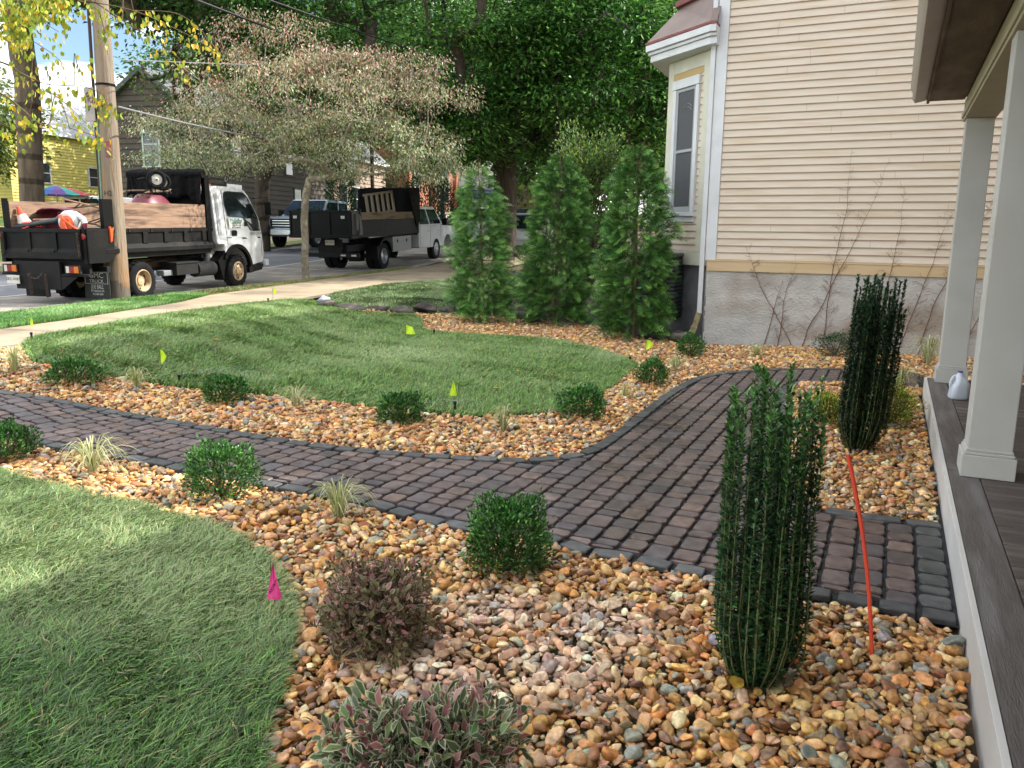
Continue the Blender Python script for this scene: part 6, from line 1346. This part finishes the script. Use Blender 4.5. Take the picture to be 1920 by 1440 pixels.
# ---- background trees that close the view
def bgtree(px, Y_, ztop, Rr, label, sd, pal, n=9000, zb=2.2, Ln=.36):
    n = int(n*1.9)
    r = np.random.default_rng(sd); P = at_y(px, 430, Y_); b = np.array([P[0], Y_, float(h(P[0], Y_))]); 
    trunk = [b+np.array([0, 0, z]) for z in np.linspace(0, zb, 4)]; hc = (ztop+zb+b[2])/2; tips = ellips_tips(r, (b[0], b[1], hc), (Rr, Rr, (ztop-b[2]-zb)/2), 110, .35)
    nodes, par, rad, ends = skeleton(trunk, tips, r, 1., .03, 2.3)
    tree_things(label, 'trees beyond the street', b, (nodes, par, rad), m_bark, [cluster(r, ends, nodes, n//110, Rr*.26, Ln, Ln*.55, pal, .6, .3, 'r', .25)], m_leaf, rmin=.05)
bgp = ['#3a5e28', '#4a7232', '#335426', '#5c8438', '#6f9440']
bgtree(560, 58, 17, 6.5, 'broad green tree rising over the pinkish house', 21, bgp, 8000, 5)
bgtree(700, 62, 20, 7, 'tall green tree standing over the brick church roof', 22, bgp, 8000, 6)
bgtree(830, 52, 17, 6, 'green tree behind the cab of the black dump truck', 23, bgp, 8000, 6)
bgtree(960, 56, 19, 6.5, 'tall tree directly behind the huge shade tree', 24, bgp, 8000, 6)
bgtree(1070, 44, 14, 5.5, 'green tree standing between the shade tree and the airy shrub', 25, bgp, 8000, 2.5)
bgtree(1190, 38, 14, 5, 'bright green tree beside the bay window', 26, ['#46702a', '#5a8630', '#3a5e26', '#78a03c', '#8cab44'], 8000, 2)
bgtree(1290, 52, 18, 7, 'tall green tree rising behind the bay roof', 27, bgp, 7000, 3)
bgtree(420, 66, 17, 6, 'green tree showing over the grey brown roof', 28, bgp, 6000, 6)
bgtree(-60, 50, 11, 4.5, 'olive tree at the far left beside the yellow house', 29, ['#5a6a34', '#6d7a3e', '#4c5c2e'], 5000, 2)
def conifer(px, Y_, H_, R_, label, sd, pal, py=470, round_=False):
    r = np.random.default_rng(sd); P = at_y(px, 430, Y_); b = (P[0], Y_, float(h(P[0], Y_))); o = empty('conifer', b, label=label, cat='evergreen', group='clipped evergreens by the church')
    n = 3500; z = r.uniform(0, 1, n)**1.1; a = r.uniform(0, 6.283, n); pr = np.interp(z, [0, .1, .75, 1], [.8, 1, .85, .1]) if not round_ else np.interp(z, [0, .3, .7, 1], [.7, 1, .8, .1]); rr = R_*pr*r.uniform(.7, 1.05, n)
    Pp = np.stack([rr*np.cos(a), rr*np.sin(a), z*H_], 1); D = np.stack([np.cos(a), np.sin(a), r.uniform(.3, 1.4, n)], 1)
    V, F, Cc = leaves(Pp, D, rdir(r, n), r.uniform(.12, .25, n), .06, pick(r, pal, n, .2)); npmesh('foliage', V, F, m_leaf, Cc, parent=o); MB().tube([(0, 0, -.2), (0, 0, H_*.8)], .06, 6).build('trunk', m_bark, o)
conifer(640, 44, 4.6, .75, 'narrow clipped dark green column of evergreen against the brick church', 31, ['#1f3a1c', '#284824', '#1a3018'])
conifer(775, 46, 4.6, 1.9, 'rounded dark evergreen beside the church window', 32, ['#27442a', '#335534', '#1f3822'], round_=True)
conifer(806, 42, 3.6, 1.5, 'dark low evergreen behind the white truck cab', 33, ['#1c3420', '#264228', '#16281a'], round_=True)
# ---- boxwoods
bxp = ['#35632a', '#2c5624', '#437534', '#24481e', '#508438', '#5d9040']
def boxwood(px, py, topy, wpx, label, sd, n=2600, sz=1.):
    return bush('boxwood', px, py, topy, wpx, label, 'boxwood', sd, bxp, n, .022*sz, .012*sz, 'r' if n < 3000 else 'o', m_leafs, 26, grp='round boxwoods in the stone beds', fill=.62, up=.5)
for px, py, ty, wp, lb, sd, n, sz in [
    (142, 721, 676, 84, 'small boxwood on the left tip of the middle lawn edge', 41, 1700, 1.6),
    (424, 757, 708, 74, 'small boxwood at the lawn edge right of the first sprinkler', 42, 1700, 1.5),
    (753, 796, 741, 80, 'boxwood pushed into the lawn edge left of the tall yellow flag', 43, 2200, 1.4),
    (1093, 786, 728, 86, 'boxwood at the right front curve of the middle lawn', 44, 2200, 1.4),
    (1223, 723, 677, 56, 'neat round boxwood below the yellow flag near the path bend', 45, 1900, 1.3),
    (1294, 671, 630, 50, 'small round boxwood near the downspout corner', 46, 1600, 1.4),
    (8, 862, 795, 92, 'boxwood cut off by the left edge of the picture', 47, 3200, 1.1),
    (416, 931, 838, 118, 'boxwood between the two variegated grasses in front of the path', 48, 4200, 1.),
    (954, 1074, 942, 142, 'large glossy boxwood overlapping the front edge of the path', 49, 6500, .95)]:
    boxwood(px, py, ty, wp, lb, sd, n, sz)
bush('shrub', 1562, 672, 625, 58, 'small blue green shrub at the wall behind the far holly', 'shrub', 50, ['#3c5c3c', '#4c6c48', '#31502f'], 1300, .03, .014, 'r', m_leafs, 30)
# ---- golden shrubs beside the far holly
gp = ['#8f9c2e', '#a3ab3a', '#7b8e2e', '#62802c', '#4f702a', '#b0b04a']
bush('spirea', 1545, 797, 742, 76, 'golden green spirea at the left foot of the far holly', 'shrub', 51, gp, 2600, .024, .012, 'r', m_leaf, 60, fill=.35)
bush('spirea', 1664, 800, 722, 92, 'golden green spirea to the right of the far holly', 'shrub', 52, gp, 3200, .024, .012, 'r', m_leaf, 60, fill=.3)
# ---- variegated weigela
def wz(P, H_, c, c2, r):
    t = np.clip(P[:, 2]/H_*1.15-.2+r.normal(0, .25, len(P)), 0, 1)[:, None]; pk = pick(r, ['#92605c', '#a4706c', '#7c504c', '#a8827a'], len(P), .15); mk = r.random((len(P), 1)) < t*.34
    return np.where(mk, pk, c), np.where(mk, pick(r, ['#c09c98', '#b08c8a', '#c8b0a4'], len(P), .1), c2)
m_wtw = pm('red brown twig', hexc('#5a3a2e'), hexc('#704c3c'), 8, rough=.8)
bush('weigela', 708, 1215, 1072, 190, 'small leaved purple brown weigela in the stones behind the nearest one', 'shrub', 61, ['#626540', '#545636', '#6e6a48', '#66553e', '#74684c'], 3300, .034, .017, 'v', m_leafd, 220, pal2=['#a59c80', '#8c7c68', '#b5a48c', '#7c6458'], zf=wz, fill=.15, stem_mat=m_wtw, stem_r=.0016)
bush('weigela', 800, 1565, 1290, 310, 'nearest weigela with cream edged green and pink leaves at the bottom edge', 'shrub', 62, ['#56683f', '#4a5c38', '#64764c', '#5c6a4c'], 3000, .048, .022, 'v', m_leafd, 220, pal2=['#c4c0a4', '#b4b49a', '#d0cab0'], zf=wz, fill=.15, stem_mat=m_wtw, stem_r=.0016, hgt=.36)
# ---- sky pencil hollies
def holly(px, py, topy, wbase, wtop, label, sd, stems, per, Ln, pal, palt, lean=0.):
    r = np.random.default_rng(sd); b = G(px, py); dv = np.linalg.norm(b-C0); sc_ = dv/1500; H_ = at_y(px, topy, b[1])[2]-b[2]
    o = empty('holly', tuple(b), label=label, cat='holly', group='narrow columnar hollies'); mb = MB(); PP = []; DD_ = []; NN_ = []; TT = []
    for k in range(stems):
        a = r.uniform(0, 6.283); rb = math.sqrt(r.random()); hh_ = H_*(1 if k < 2 else r.uniform(.8, 1.0) if r.random() < .62 else r.uniform(.35, .8))
        xb, yb = rb*wbase/2*sc_*math.cos(a)*.38, rb*wbase/2*sc_*math.sin(a)*.38; bow = rb*wbase/2*sc_*.9; xt, yt = rb*wtop/2*sc_*math.cos(a), rb*wtop/2*sc_*math.sin(a)
        pts = []
        for t in np.linspace(0, 1, 9):
            w_ = min(1, (t/.22))**.75*(1-.12*t*(1-t)); x = xb+(xt-xb)*w_+lean*t*sc_; y = yb+(yt-yb)*w_; pts.append((x+r.normal(0, .002), y+r.normal(0, .002), hh_*t))
        mb.tube(pts, [.0034*(1-.7*t) for t in np.linspace(0, 1, 9)], 5); pts = np.array(pts)
        for i in range(int(per*hh_/H_)):
            t = r.random()**.9; q_ = t*8; j = min(int(q_), 7); p = pts[j]+(pts[j+1]-pts[j])*(q_-j); an = i*2.4+r.normal(0, .4); out = np.array([math.cos(an), math.sin(an), 0]); upw_ = .5+.9*t**3
            PP.append(p); DD_.append(out+np.array([0, 0, upw_])+r.normal(0, .15, 3)); NN_.append(np.array([0, 0, 1.])-out*.5+r.normal(0, .25, 3)); TT.append(t*hh_/H_)
    mb.build('stems', pm('holly stem', hexc('#67703c'), hexc('#5b5a38'), 8, rough=.8), o)
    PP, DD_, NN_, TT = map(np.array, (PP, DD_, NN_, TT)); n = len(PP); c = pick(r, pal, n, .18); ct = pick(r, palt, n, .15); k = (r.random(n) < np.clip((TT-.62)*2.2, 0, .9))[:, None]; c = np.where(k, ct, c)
    V, F, Cc = leaves(PP, DD_, NN_, Ln*r.uniform(.7, 1.2, n), Ln*.46*r.uniform(.8, 1.15, n), c, 'o'); npmesh('foliage', V, F, m_leafs, Cc, parent=o)
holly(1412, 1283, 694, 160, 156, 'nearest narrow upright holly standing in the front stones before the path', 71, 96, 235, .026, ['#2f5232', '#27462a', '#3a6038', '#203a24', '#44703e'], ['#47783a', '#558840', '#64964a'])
holly(1604, 848, 515, 76, 84, 'dark dense narrow holly in the stone island behind the orange stake', 72, 90, 420, .028, ['#203c28', '#1a3222', '#284830', '#15291b'], ['#2b4e2c', '#355c34'], lean=16)
# ---- variegated sedges
m_sedge = am('sedge blade', rough=.5, trans=.25)
def sedge(px, py, wpx, hpx, label, sd, n=70, pal=('#b5b878', '#8c9c4c', '#c8c89c', '#748a3c', '#a8a86c')):
    r = np.random.default_rng(sd); b = G(px, py); sc_ = np.linalg.norm(b-C0)/1500; R_ = wpx/2*sc_; H_ = hpx*sc_*1.15; o = empty('sedge', tuple(b), label=label, cat='ornamental grass', group='variegated sedges in the stone beds'); V = []; F = []; Cc = []; K = 7
    for i in range(n):
        a = r.uniform(0, 6.283); L_ = R_*r.uniform(.5, 1.3); hh_ = H_*r.uniform(.45, 1.05); end = r.uniform(-.05, .75); w_ = .0032*r.uniform(.8, 1.3)*max(1, sc_/.0028*.55); c0 = np.array(hexc(pal[r.integers(len(pal))]))*r.uniform(.85, 1.15); ce = np.array(hexc('#c9c8a4')) if r.random() < .6 else c0; base = np.array([math.cos(a), math.sin(a), 0])*.012*r.random(); sd_ = np.array([-math.sin(a), math.cos(a), 0]); bs = len(V); tw = r.normal(0, .25)
        for j in range(K):
            t = j/(K-1); hgt_ = hh_*(math.sin(t*math.pi*.62)/math.sin(math.pi*.62 if .62 < .5 else math.pi*.5))*(1) if True else 0
            z = hh_*math.sin(min(1, t*1.0)*math.pi*(.66+.26*(1-end))); x = L_*t**1.25; p = base+np.array([math.cos(a+tw*t), math.sin(a+tw*t), 0])*x+np.array([0, 0, max(z, .004)]); wt = w_*(1-t**2.5)+.0004
            V += [p-sd_*wt, p+np.array([0, 0, -.0015]), p+sd_*wt]; Cc += [ce, c0, ce]
            if j: q_ = bs+3*j; F += [(q_-3, q_-2, q_+1, q_), (q_-2, q_-1, q_+2, q_+1)]
    npmesh('blades', np.array(V), np.array(F), m_sedge, np.array(Cc), parent=o); MB().lathe([(.001, .0), (.016, .0), (.012, .02), (.001, .03)], n=8).build('crown_base', m_twig, o); return o
for px, py, w_, h_, lb, sd, n in [(28, 702, 56, 40, 'pale sedge at the left edge below the walk', 81, 60), (258, 735, 56, 38, 'cream striped sedge between the two left lawn edge boxwoods', 82, 50), (556, 764, 72, 36, 'yellow green sedge right of the second lawn edge boxwood', 83, 60), (944, 812, 60, 46, 'sedge in the front point of the stone bed below the middle lawn', 84, 70), (1172, 748, 34, 26, 'tiny sedge beside the path bend', 85, 30), (1266, 698, 50, 28, 'sedge beside the neat boxwood near the path bend', 86, 50), (1418, 670, 48, 22, 'low sedge against the stucco foundation', 87, 40), (176, 893, 120, 58, 'arching cream sedge in front of the path on the left', 88, 75), (636, 977, 120, 62, 'large arching sedge right at the front edge of the path', 89, 80), (1738, 690, 76, 46, 'grassy sedge at the wall beside the far porch column', 90, 70), (1690, 729, 56, 34, 'sedge leaning over the paver edge behind the golden spirea', 91, 50)]:
    sedge(px, py, w_, h_, lb, sd, n)
# ---- dead creeper stems on the wall
def inwall(x, z, o=-.02): p = Matrix.Rotation(-AZD, 3, 'Z') @ Vector((x, o, 0)); return p
m_vine = pm('dead creeper', hexc('#7c5a48'), hexc('#6a4c3e'), 9, rough=.95)
def creeper(x0, hgt, label, sd, lean=0.):
    r = np.random.default_rng(sd); o = empty('dead_creeper', tan.location, rz=-AZD, label=label, cat='creeper', group='dead creeper stems clinging to the stucco wall'); q = MB(); x = x0; z = .02; pts = []; dr = 0.
    yv = lambda z: -.034 if z < WZ0 else (-.056 if z < WZ0+.18 else -.022)
    while z < hgt: pts.append((x, yv(z), z)); dr = .85*dr+r.normal(0, .06); x += (lean+dr)*.05; z += .05
    q.tube(pts, [max(.0012, .0065*(1-i/len(pts))**.7) for i in range(len(pts))], 4)
    for i in range(2, len(pts)):
        for _k in range(r.integers(0, 3)):
            p = pts[i]; s = r.choice([-1, 1]); l_ = r.uniform(.04, .28)*(1-.5*i/len(pts)); b_ = []; xx, zz = p[0], p[2]; an = r.uniform(.3, 1.1)
            for k in range(5): b_.append((xx, yv(zz)+.0, zz)); xx += s*l_/5*math.cos(an); zz += l_/5*math.sin(an); an += r.normal(0, .25)
            q.tube(b_, .0017, 3)
            if l_ > .13:
                for k in (2, 3): a2 = an+r.choice([-.7, .7]); q.tube([b_[k], (b_[k][0]+s*.06*math.cos(a2), b_[k][1], b_[k][2]+.06*math.sin(a2))], .0012, 3)
    q.build('stem', m_vine, o)
for i, (x, hg, lb, ln) in enumerate([(.92, 1.0, 'shortest dead creeper stem, nearest the downspout', .3), (1.32, 1.5, 'dead creeper stem second from the downspout, leaning left', -.4), (1.46, 2.6, 'thick dead creeper climbing onto the clapboards left of the far holly', .35), (1.75, 2.8, 'tallest dead creeper just left of the far holly', .12), (2.45, 2.3, 'dead creeper stem rising directly behind the far holly', .1), (2.72, 2.0, 'dead creeper right of the far holly', .25), (3.0, 2.2, 'dead creeper beside the far porch column', .25), (1.12, 1.2, 'thin forked creeper between the first two stems', .1), (3.5, 1.2, 'creeper stem seen between the two porch columns', .3)]): creeper(x, hg, lb, 300+i, ln)
# ---- air conditioner, rocks, edging stones
P = np.array([2.33, 13.0]); ac = empty('air_conditioner', (P[0], P[1], 0.02), rz=-AZD, label='dark grey air conditioning unit beside the bay foundation', cat='air conditioner')
m_ac = pm('dark grey louvre', hexc('#3a3f44'), hexc('#43484d'), 3, rough=.5); q = MB()
def rrect(w_, d_, r0, n=5): return [(sx*(w_-r0)+r0*math.cos(a), sy*(d_-r0)+r0*math.sin(a)) for sx, sy, a0 in ((1, 1, 0), (-1, 1, 90), (-1, -1, 180), (1, -1, 270)) for a in np.linspace(RAD(a0), RAD(a0+90), n)]
q.prism(rrect(.34, .34, .08), .30, 1.28, 'z'); q.build('casing', pm('coil shade', hexc('#1c1f22'), rough=.7), ac)
for k in range(15): MB().prism(rrect(.355, .355, .085), .33+k*.062, .362+k*.062, 'z').build('louvre', m_ac, ac)
MB().prism(rrect(.37, .37, .09), 1.281, 1.33, 'z').build('top_cap', m_ac, ac, bevel=.01); q = MB(); q.lathe([(.001, 1.36), (.2, 1.36), (.22, 1.331)], n=20); q.build('fan_guard', m_ac, ac, smooth=True)
MB().b2(.12, .24, -.362, -.357, 1.12, 1.22).build('maker_plate', pm('red plate', hexc('#9a3a38'), rough=.5), ac)
m_rock = pm('wet dark rock', hexc('#3a3531'), hexc('#57504a'), 6, rough=.6, bump=.8, bscale=14, c3=hexc('#6f675e'), s3=4)
def rock(px, py, w_, d_, h_, rz, label, sd, zo=0., grp='dark edging rocks', nm='edging_rock'):
    r = np.random.default_rng(sd); VV, f = stone_variants(3, 1, r); b = G(px, py); o = npmesh(nm, VV[0]*np.array([w_/2, d_/2, h_/2])+np.array([0, 0, h_*.38+zo]), f, m_rock, smooth=True); o.location = b; o.rotation_euler = (0, 0, rz); tag(o, label, 'rock', grp)
for i, (px, py, w_, d_, h_, rz, lb) in enumerate([(612, 577, .42, .3, .16, .2, 'edging rock at the left tip of the row by the lawn'), (655, 582, .75, .35, .15, -.1, 'long flat edging rock second from the left'), (712, 584, .5, .3, .16, .1, 'edging rock third from the left'), (752, 588, .7, .3, .2, -.15, 'tilted edging rock in the middle of the row'), (800, 586, .55, .35, .26, .1, 'tall dark edging rock before the left arborvitae'), (838, 588, .45, .3, .22, .3, 'edging rock half hidden behind the left arborvitae'), (975, 600, .6, .3, .2, 0, 'edging rock between the left and middle arborvitae'), (1002, 592, .3, .25, .12, .5, 'small pale edging rock between the arborvitae'), (1118, 612, .7, .3, .2, -.2, 'edging rock between the middle and right arborvitae'), (1150, 622, .5, .3, .2, -.3, 'edging rock touching the right arborvitae'), (1262, 640, .8, .4, .22, -.45, 'wide flat rock under the downspout'), (1283, 622, .34, .28, .22, .2, 'rounded boulder beside the downspout boot'), (1255, 612, .6, .3, .18, -.2, 'dark rock below the air conditioner'), (1300, 634, .4, .3, .2, .1, 'small dark rock against the stucco corner'), (1275, 602, .7, .3, .26, -.3, 'dark rock hump behind the boulder')]): rock(px, py, w_, d_, h_, rz, lb, 400+i)
q = G(606, 572); pcs = empty('crumpled_wrapper', (q[0], q[1], q[2]+.1), label='crumpled grey blue wrapper lying on the left edging rock', cat='litter'); VV, f = stone_variants(2, 1, np.random.default_rng(8)); npmesh('wrapper_body', VV[0]*np.array([.14, .1, .07])*(1+.2*np.random.default_rng(4).normal(size=(len(VV[0]), 1))), f, pm('wrapper', hexc('#8f97a8'), hexc('#c4c8cc'), 30, rough=.4), parent=pcs)
# ---- flags, sprinklers, stake, jug
m_fy = pm('fluorescent yellow vinyl', hexc('#c8e81e'), rough=.6); m_fp = pm('fluorescent pink vinyl', hexc('#e8458e'), rough=.6); m_wire = pm('wire', hexc('#8a8c8c'), rough=.4, metal=.8)
def flag(px, py, wpx, hpx, gy, label, shape='q', mat=None, rz=0, tilt=0.):
    """(px, py) top corner of the flag; gy the pixel row of its wire's foot"""
    b = G(px, gy); sc_ = np.linalg.norm(b-C0)/1500; top = at_y(px, py, b[1])[2]-b[2]; o = empty('marking_flag', tuple(b), rz=rz, label=label, cat='flag', group='utility marking flags')
    q = MB(); q.tube([(0, 0, 0), (tilt*.5, 0, top*.5), (tilt, 0, top)], .0016*max(1, sc_/.004), 4); q.build('wire', m_wire, o)
    w_, h_ = wpx*sc_, hpx*sc_; n = 6; V = []; 
    for j in range(n+1):
        for i in range(n+1):
            u_, v_ = i/n, j/n
            if shape == 'q': x = u_*w_+.35*w_*v_*u_; z = top-v_*h_-.25*h_*u_*(1-v_)
            elif shape == 't': x = (u_-.5)*w_*(v_*.95+.08); z = top-v_*h_
            else: x = u_*w_*(1-abs(v_-.55)*.9); z = top-v_*h_+u_*(-.10*h_+.35*h_*v_)
            V.append((x+tilt, .12*w_*math.sin(u_*4+v_*2), z))
    q = MB(); q.add(V, [(j*(n+1)+i, j*(n+1)+i+1, (j+1)*(n+1)+i+1, (j+1)*(n+1)+i) for j in range(n) for i in range(n)]); f_ = q.build('flag_cloth', mat or m_fy, o, smooth=True, angle=180); return o, f_, w_, h_, top
flag(302, 655, 12, 27, 694, 'yellow flag in the lawn above the left sprinkler', 's'); flag(850, 712, 13, 30, 770, 'tallest yellow flag standing beside the front sprinkler', 't', rz=.2); flag(761, 609, 14, 17, 636, 'yellow flag near the back of the middle lawn', 'q', rz=-.2); flag(1210, 637, 14, 20, 676, 'yellow flag in the stones by the right arborvitae', 's'); flag(60, 588, 6, 18, 612, 'yellow flag at the walk on the far left', 't'); flag(512, 540, 8, 12, 560, 'yellow flag at the walk above the middle lawn', 's')
_, fc, w_, h_, top = flag(516, 1056, 26, 66, 1150, 'pink flag with small print at the edge of the near lawn', 't', m_fp, rz=.1)
text('flag_text', 'IRRITROL', .018, pm('flag ink', hexc('#5c1c3c'), rough=.7), fc, (.0, -.006, top-h_*.62), (RAD(90), RAD(-60), 0))
m_spr = pm('black sprinkler riser', hexc('#101214'), rough=.45); m_drop = pm('water drops', hexc('#d8e0e4'), rough=.1); 
def sprinkler(px, py, hpx, label, sd, fan=None):
    b = G(px, py); sc_ = np.linalg.norm(b-C0)/1500; hh_ = hpx*sc_*1.03; o = empty('sprinkler', tuple(b), label=label, cat='sprinkler', group='pop up lawn sprinklers')
    q = MB(); q.lathe([(.02, 0), (.02, .02), (.012, .022), (.011, hh_-.03), (.016, hh_-.028), (.017, hh_-.004), (.012, hh_), (.001, hh_)], n=12); q.build('riser', m_spr, o, smooth=True)
    q = MB(); q.lathe([(.001, hh_+.0005), (.008, hh_+.004), (.001, hh_+.006)], n=8); q.build('nozzle', m_wire, o)
    if fan:
        r = np.random.default_rng(sd); n = fan[3]; a = r.uniform(fan[0], fan[1], n); t = r.random(n)**.8; R_ = fan[2]*t; z = hh_+.003+fan[4]*t-.16*t*t*fan[2]+r.normal(0, .012, n)*t; kk = z > .03; a, t, z, R_ = a[kk], t[kk], z[kk], R_[kk]; n = len(a)
        P = np.stack([R_*np.cos(a), R_*np.sin(a), np.maximum(z, .01)], 1); d = np.stack([np.cos(a), np.sin(a), -.3*t], 1)
        V, F, Cc = leaves(P, d, rdir(r, n), r.uniform(.004, .012, n), .0014, np.full((n, 3), .8)); w_ = npmesh('water_spray', V, F, m_drop); w_.location = b; tag(w_, 'fine water spray thrown by the '+label, 'water spray', kind='stuff')
sprinkler(337, 722, 18, 'sprinkler at the lawn edge left of the small boxwood', 1, (-.2, 1.0, 1.0, 900, .12)); sprinkler(853, 778, 26, 'sprinkler beside the tallest yellow flag', 2, (-3.14, 3.14, .30, 700, .02)); sprinkler(1181, 681, 12, 'sprinkler at the right tip of the middle lawn', 3, (2.0, 3.6, .6, 500, .05)); sprinkler(60, 641, 15, 'sprinkler at the left tip of the middle lawn', 4); sprinkler(503, 572, 12, 'sprinkler at the walk side of the middle lawn', 5); sprinkler(814, 631, 13, 'sprinkler in front of the left arborvitae', 6, (.2, 3.0, .8, 500, .06))
b = G(1635, 1236); top = at_y(1590, 852, b[1]+.28); sk = empty('marker_stake', tuple(b), label='thin bowed orange fibreglass stake leaning up from the front stones', cat='stake'); tv = top-b; q = MB()
q.tube([Vector(tv*t)+Vector((.022*math.sin(t*math.pi), 0, 0)) for t in np.linspace(-.03, 1, 14)], [.0072+.0016*t for t in np.linspace(0, 1, 14)], 10); q.build('rod', pm('orange fibreglass', hexc('#d8401c'), hexc('#c83a18'), 8, rough=.45), sk, smooth=True)
jl = dk(-1.15, .235); jg = empty('water_jug', (jl[0], jl[1], DZ+.0), rz=RAD(-12), label='translucent plastic gallon jug with a blue cap on the deck edge', cat='jug')
m_jug = pm('milky plastic', hexc('#c4cdd6'), hexc('#ccd4dc'), 4, rough=.35)
try: m_jug.node_tree.nodes['Principled BSDF'].inputs['Subsurface Weight'].default_value = .3
except Exception: pass
V = []; rings = [(.0, .062), (.006, .072), (.02, .077), (.12, .078), (.15, .074), (.18, .062), (.205, .042), (.222, .026), (.228, .0225), (.24, .0225)]; N_ = 32
for z, rr in rings:
    e = 3.2 if z < .17 else (2.4 if z < .2 else 2.)
    for k in range(N_):
        t = 2*math.pi*k/N_; ct, st_ = math.cos(t), math.sin(t); x = rr*abs(ct)**(2/e)*np.sign(ct); y = rr*abs(st_)**(2/e)*np.sign(st_)
        if .09 < z < .2 and x < -.02: x *= 1-.42*math.exp(-(y/.022)**2*0-((z-.165)/.05)**2)*(1 if abs(y) > .0 else 1)
        V.append((x, y, z))
F = [(i*N_+k, i*N_+(k+1) % N_, (i+1)*N_+(k+1) % N_, (i+1)*N_+k) for i in range(len(rings)-1) for k in range(N_)]+[tuple(range(N_-1, -1, -1)), tuple((len(rings)-1)*N_+k for k in range(N_))]
MB().add(V, F).build('jug_body', m_jug, jg, smooth=True, angle=50)
q = MB(); q.tube([(-.03, 0, .212), (-.052, 0, .198), (-.066, 0, .165), (-.070, 0, .125), (-.066, 0, .10)], [.011, .013, .014, .014, .012], 10); q.build('handle', m_jug, jg, smooth=True)
q = MB(); q.lathe([(.001, .252), (.02, .252), (.0215, .249), (.0215, .236), (.001, .236)], n=20); q.build('cap', pm('blue cap', hexc('#2038b0'), rough=.4), jg, smooth=True)
# ---- fallen leaves
def fallen(px, py, size, colr, where, rz, grp, fn=None, zo=.02):
    b = G(px, py, fn); T, Fc, cm = LT['o']; V = T*np.array([size, size*.75, size*.9]); V[:, 0] -= size/2; me = MB().add(V, Fc); o = me.build('fallen_leaf', pm('fallen leaf', hexc(colr), hexc('#8a5a24'), 30, rough=.6), None, smooth=True); o.location = (b[0], b[1], b[2]+zo); o.rotation_euler = (random.uniform(-.3, .3), random.uniform(-.3, .3), rz); tag(o, where, 'leaf', grp)
for i, (x, y) in enumerate([(348, 616), (350, 640), (117, 667), (184, 675), (240, 692), (500, 600), (380, 580), (700, 655), (900, 663), (556, 655), (930, 738), (640, 625), (458, 684), (405, 645), (970, 705), (200, 620)]): fallen(x, y, random.uniform(.06, .10), random.choice(['#c89a2c', '#d0a840', '#b8742c']), 'small yellow leaf lying loose on the middle lawn', random.uniform(0, 6), 'fallen leaves on the middle lawn', zo=.06)
for i, (x, y) in enumerate([(730, 528), (760, 548), (690, 560), (800, 540), (880, 530), (640, 556), (905, 548), (720, 512), (660, 520), (960, 508), (420, 548), (470, 548), (610, 530), (350, 566), (300, 560)]): fallen(x, y, random.uniform(.07, .12), random.choice(['#c8b060', '#b89a50', '#d0b878']), 'small dry leaf lying on the grey green grass by the walk', random.uniform(0, 6), 'fallen leaves by the walk', zo=.05)
for i in range(14):
    x, y = [(1540, 1290), (1720, 1240), (1660, 900), (1590, 930), (760, 860), (320, 752), (690, 800), (1290, 1150), (870, 1220), (470, 990), (1440, 1380), (1130, 830), (1300, 690), (590, 1010)][i]; fallen(x, y, random.uniform(.04, .065), random.choice(['#a8702c', '#8a5a30', '#c09a40']), 'small curled brown leaf lying among the river stones', random.uniform(0, 6), 'fallen leaves among the stones', zo=.07)
for x, y, c, lb in [(1225, 1167, '#b8742c', 'long orange brown leaf on the dry pale stones'), (585, 1410, '#c8842c', 'yellow orange leaf on the stones near the bottom edge'), (605, 1128, '#b86a24', 'orange leaf on the stones right of the pink flag'), (1378, 1315, '#b09a34', 'olive yellow leaf on the stones before the near holly'), (1098, 1375, '#a8a494', 'pale leaf on the stones right of the nearest weigela'), (685, 1008, '#8a3a24', 'dark red leaf on the stones above the weigela')]: fallen(x, y, .085, c, lb, random.uniform(0, 6), None, zo=.075)
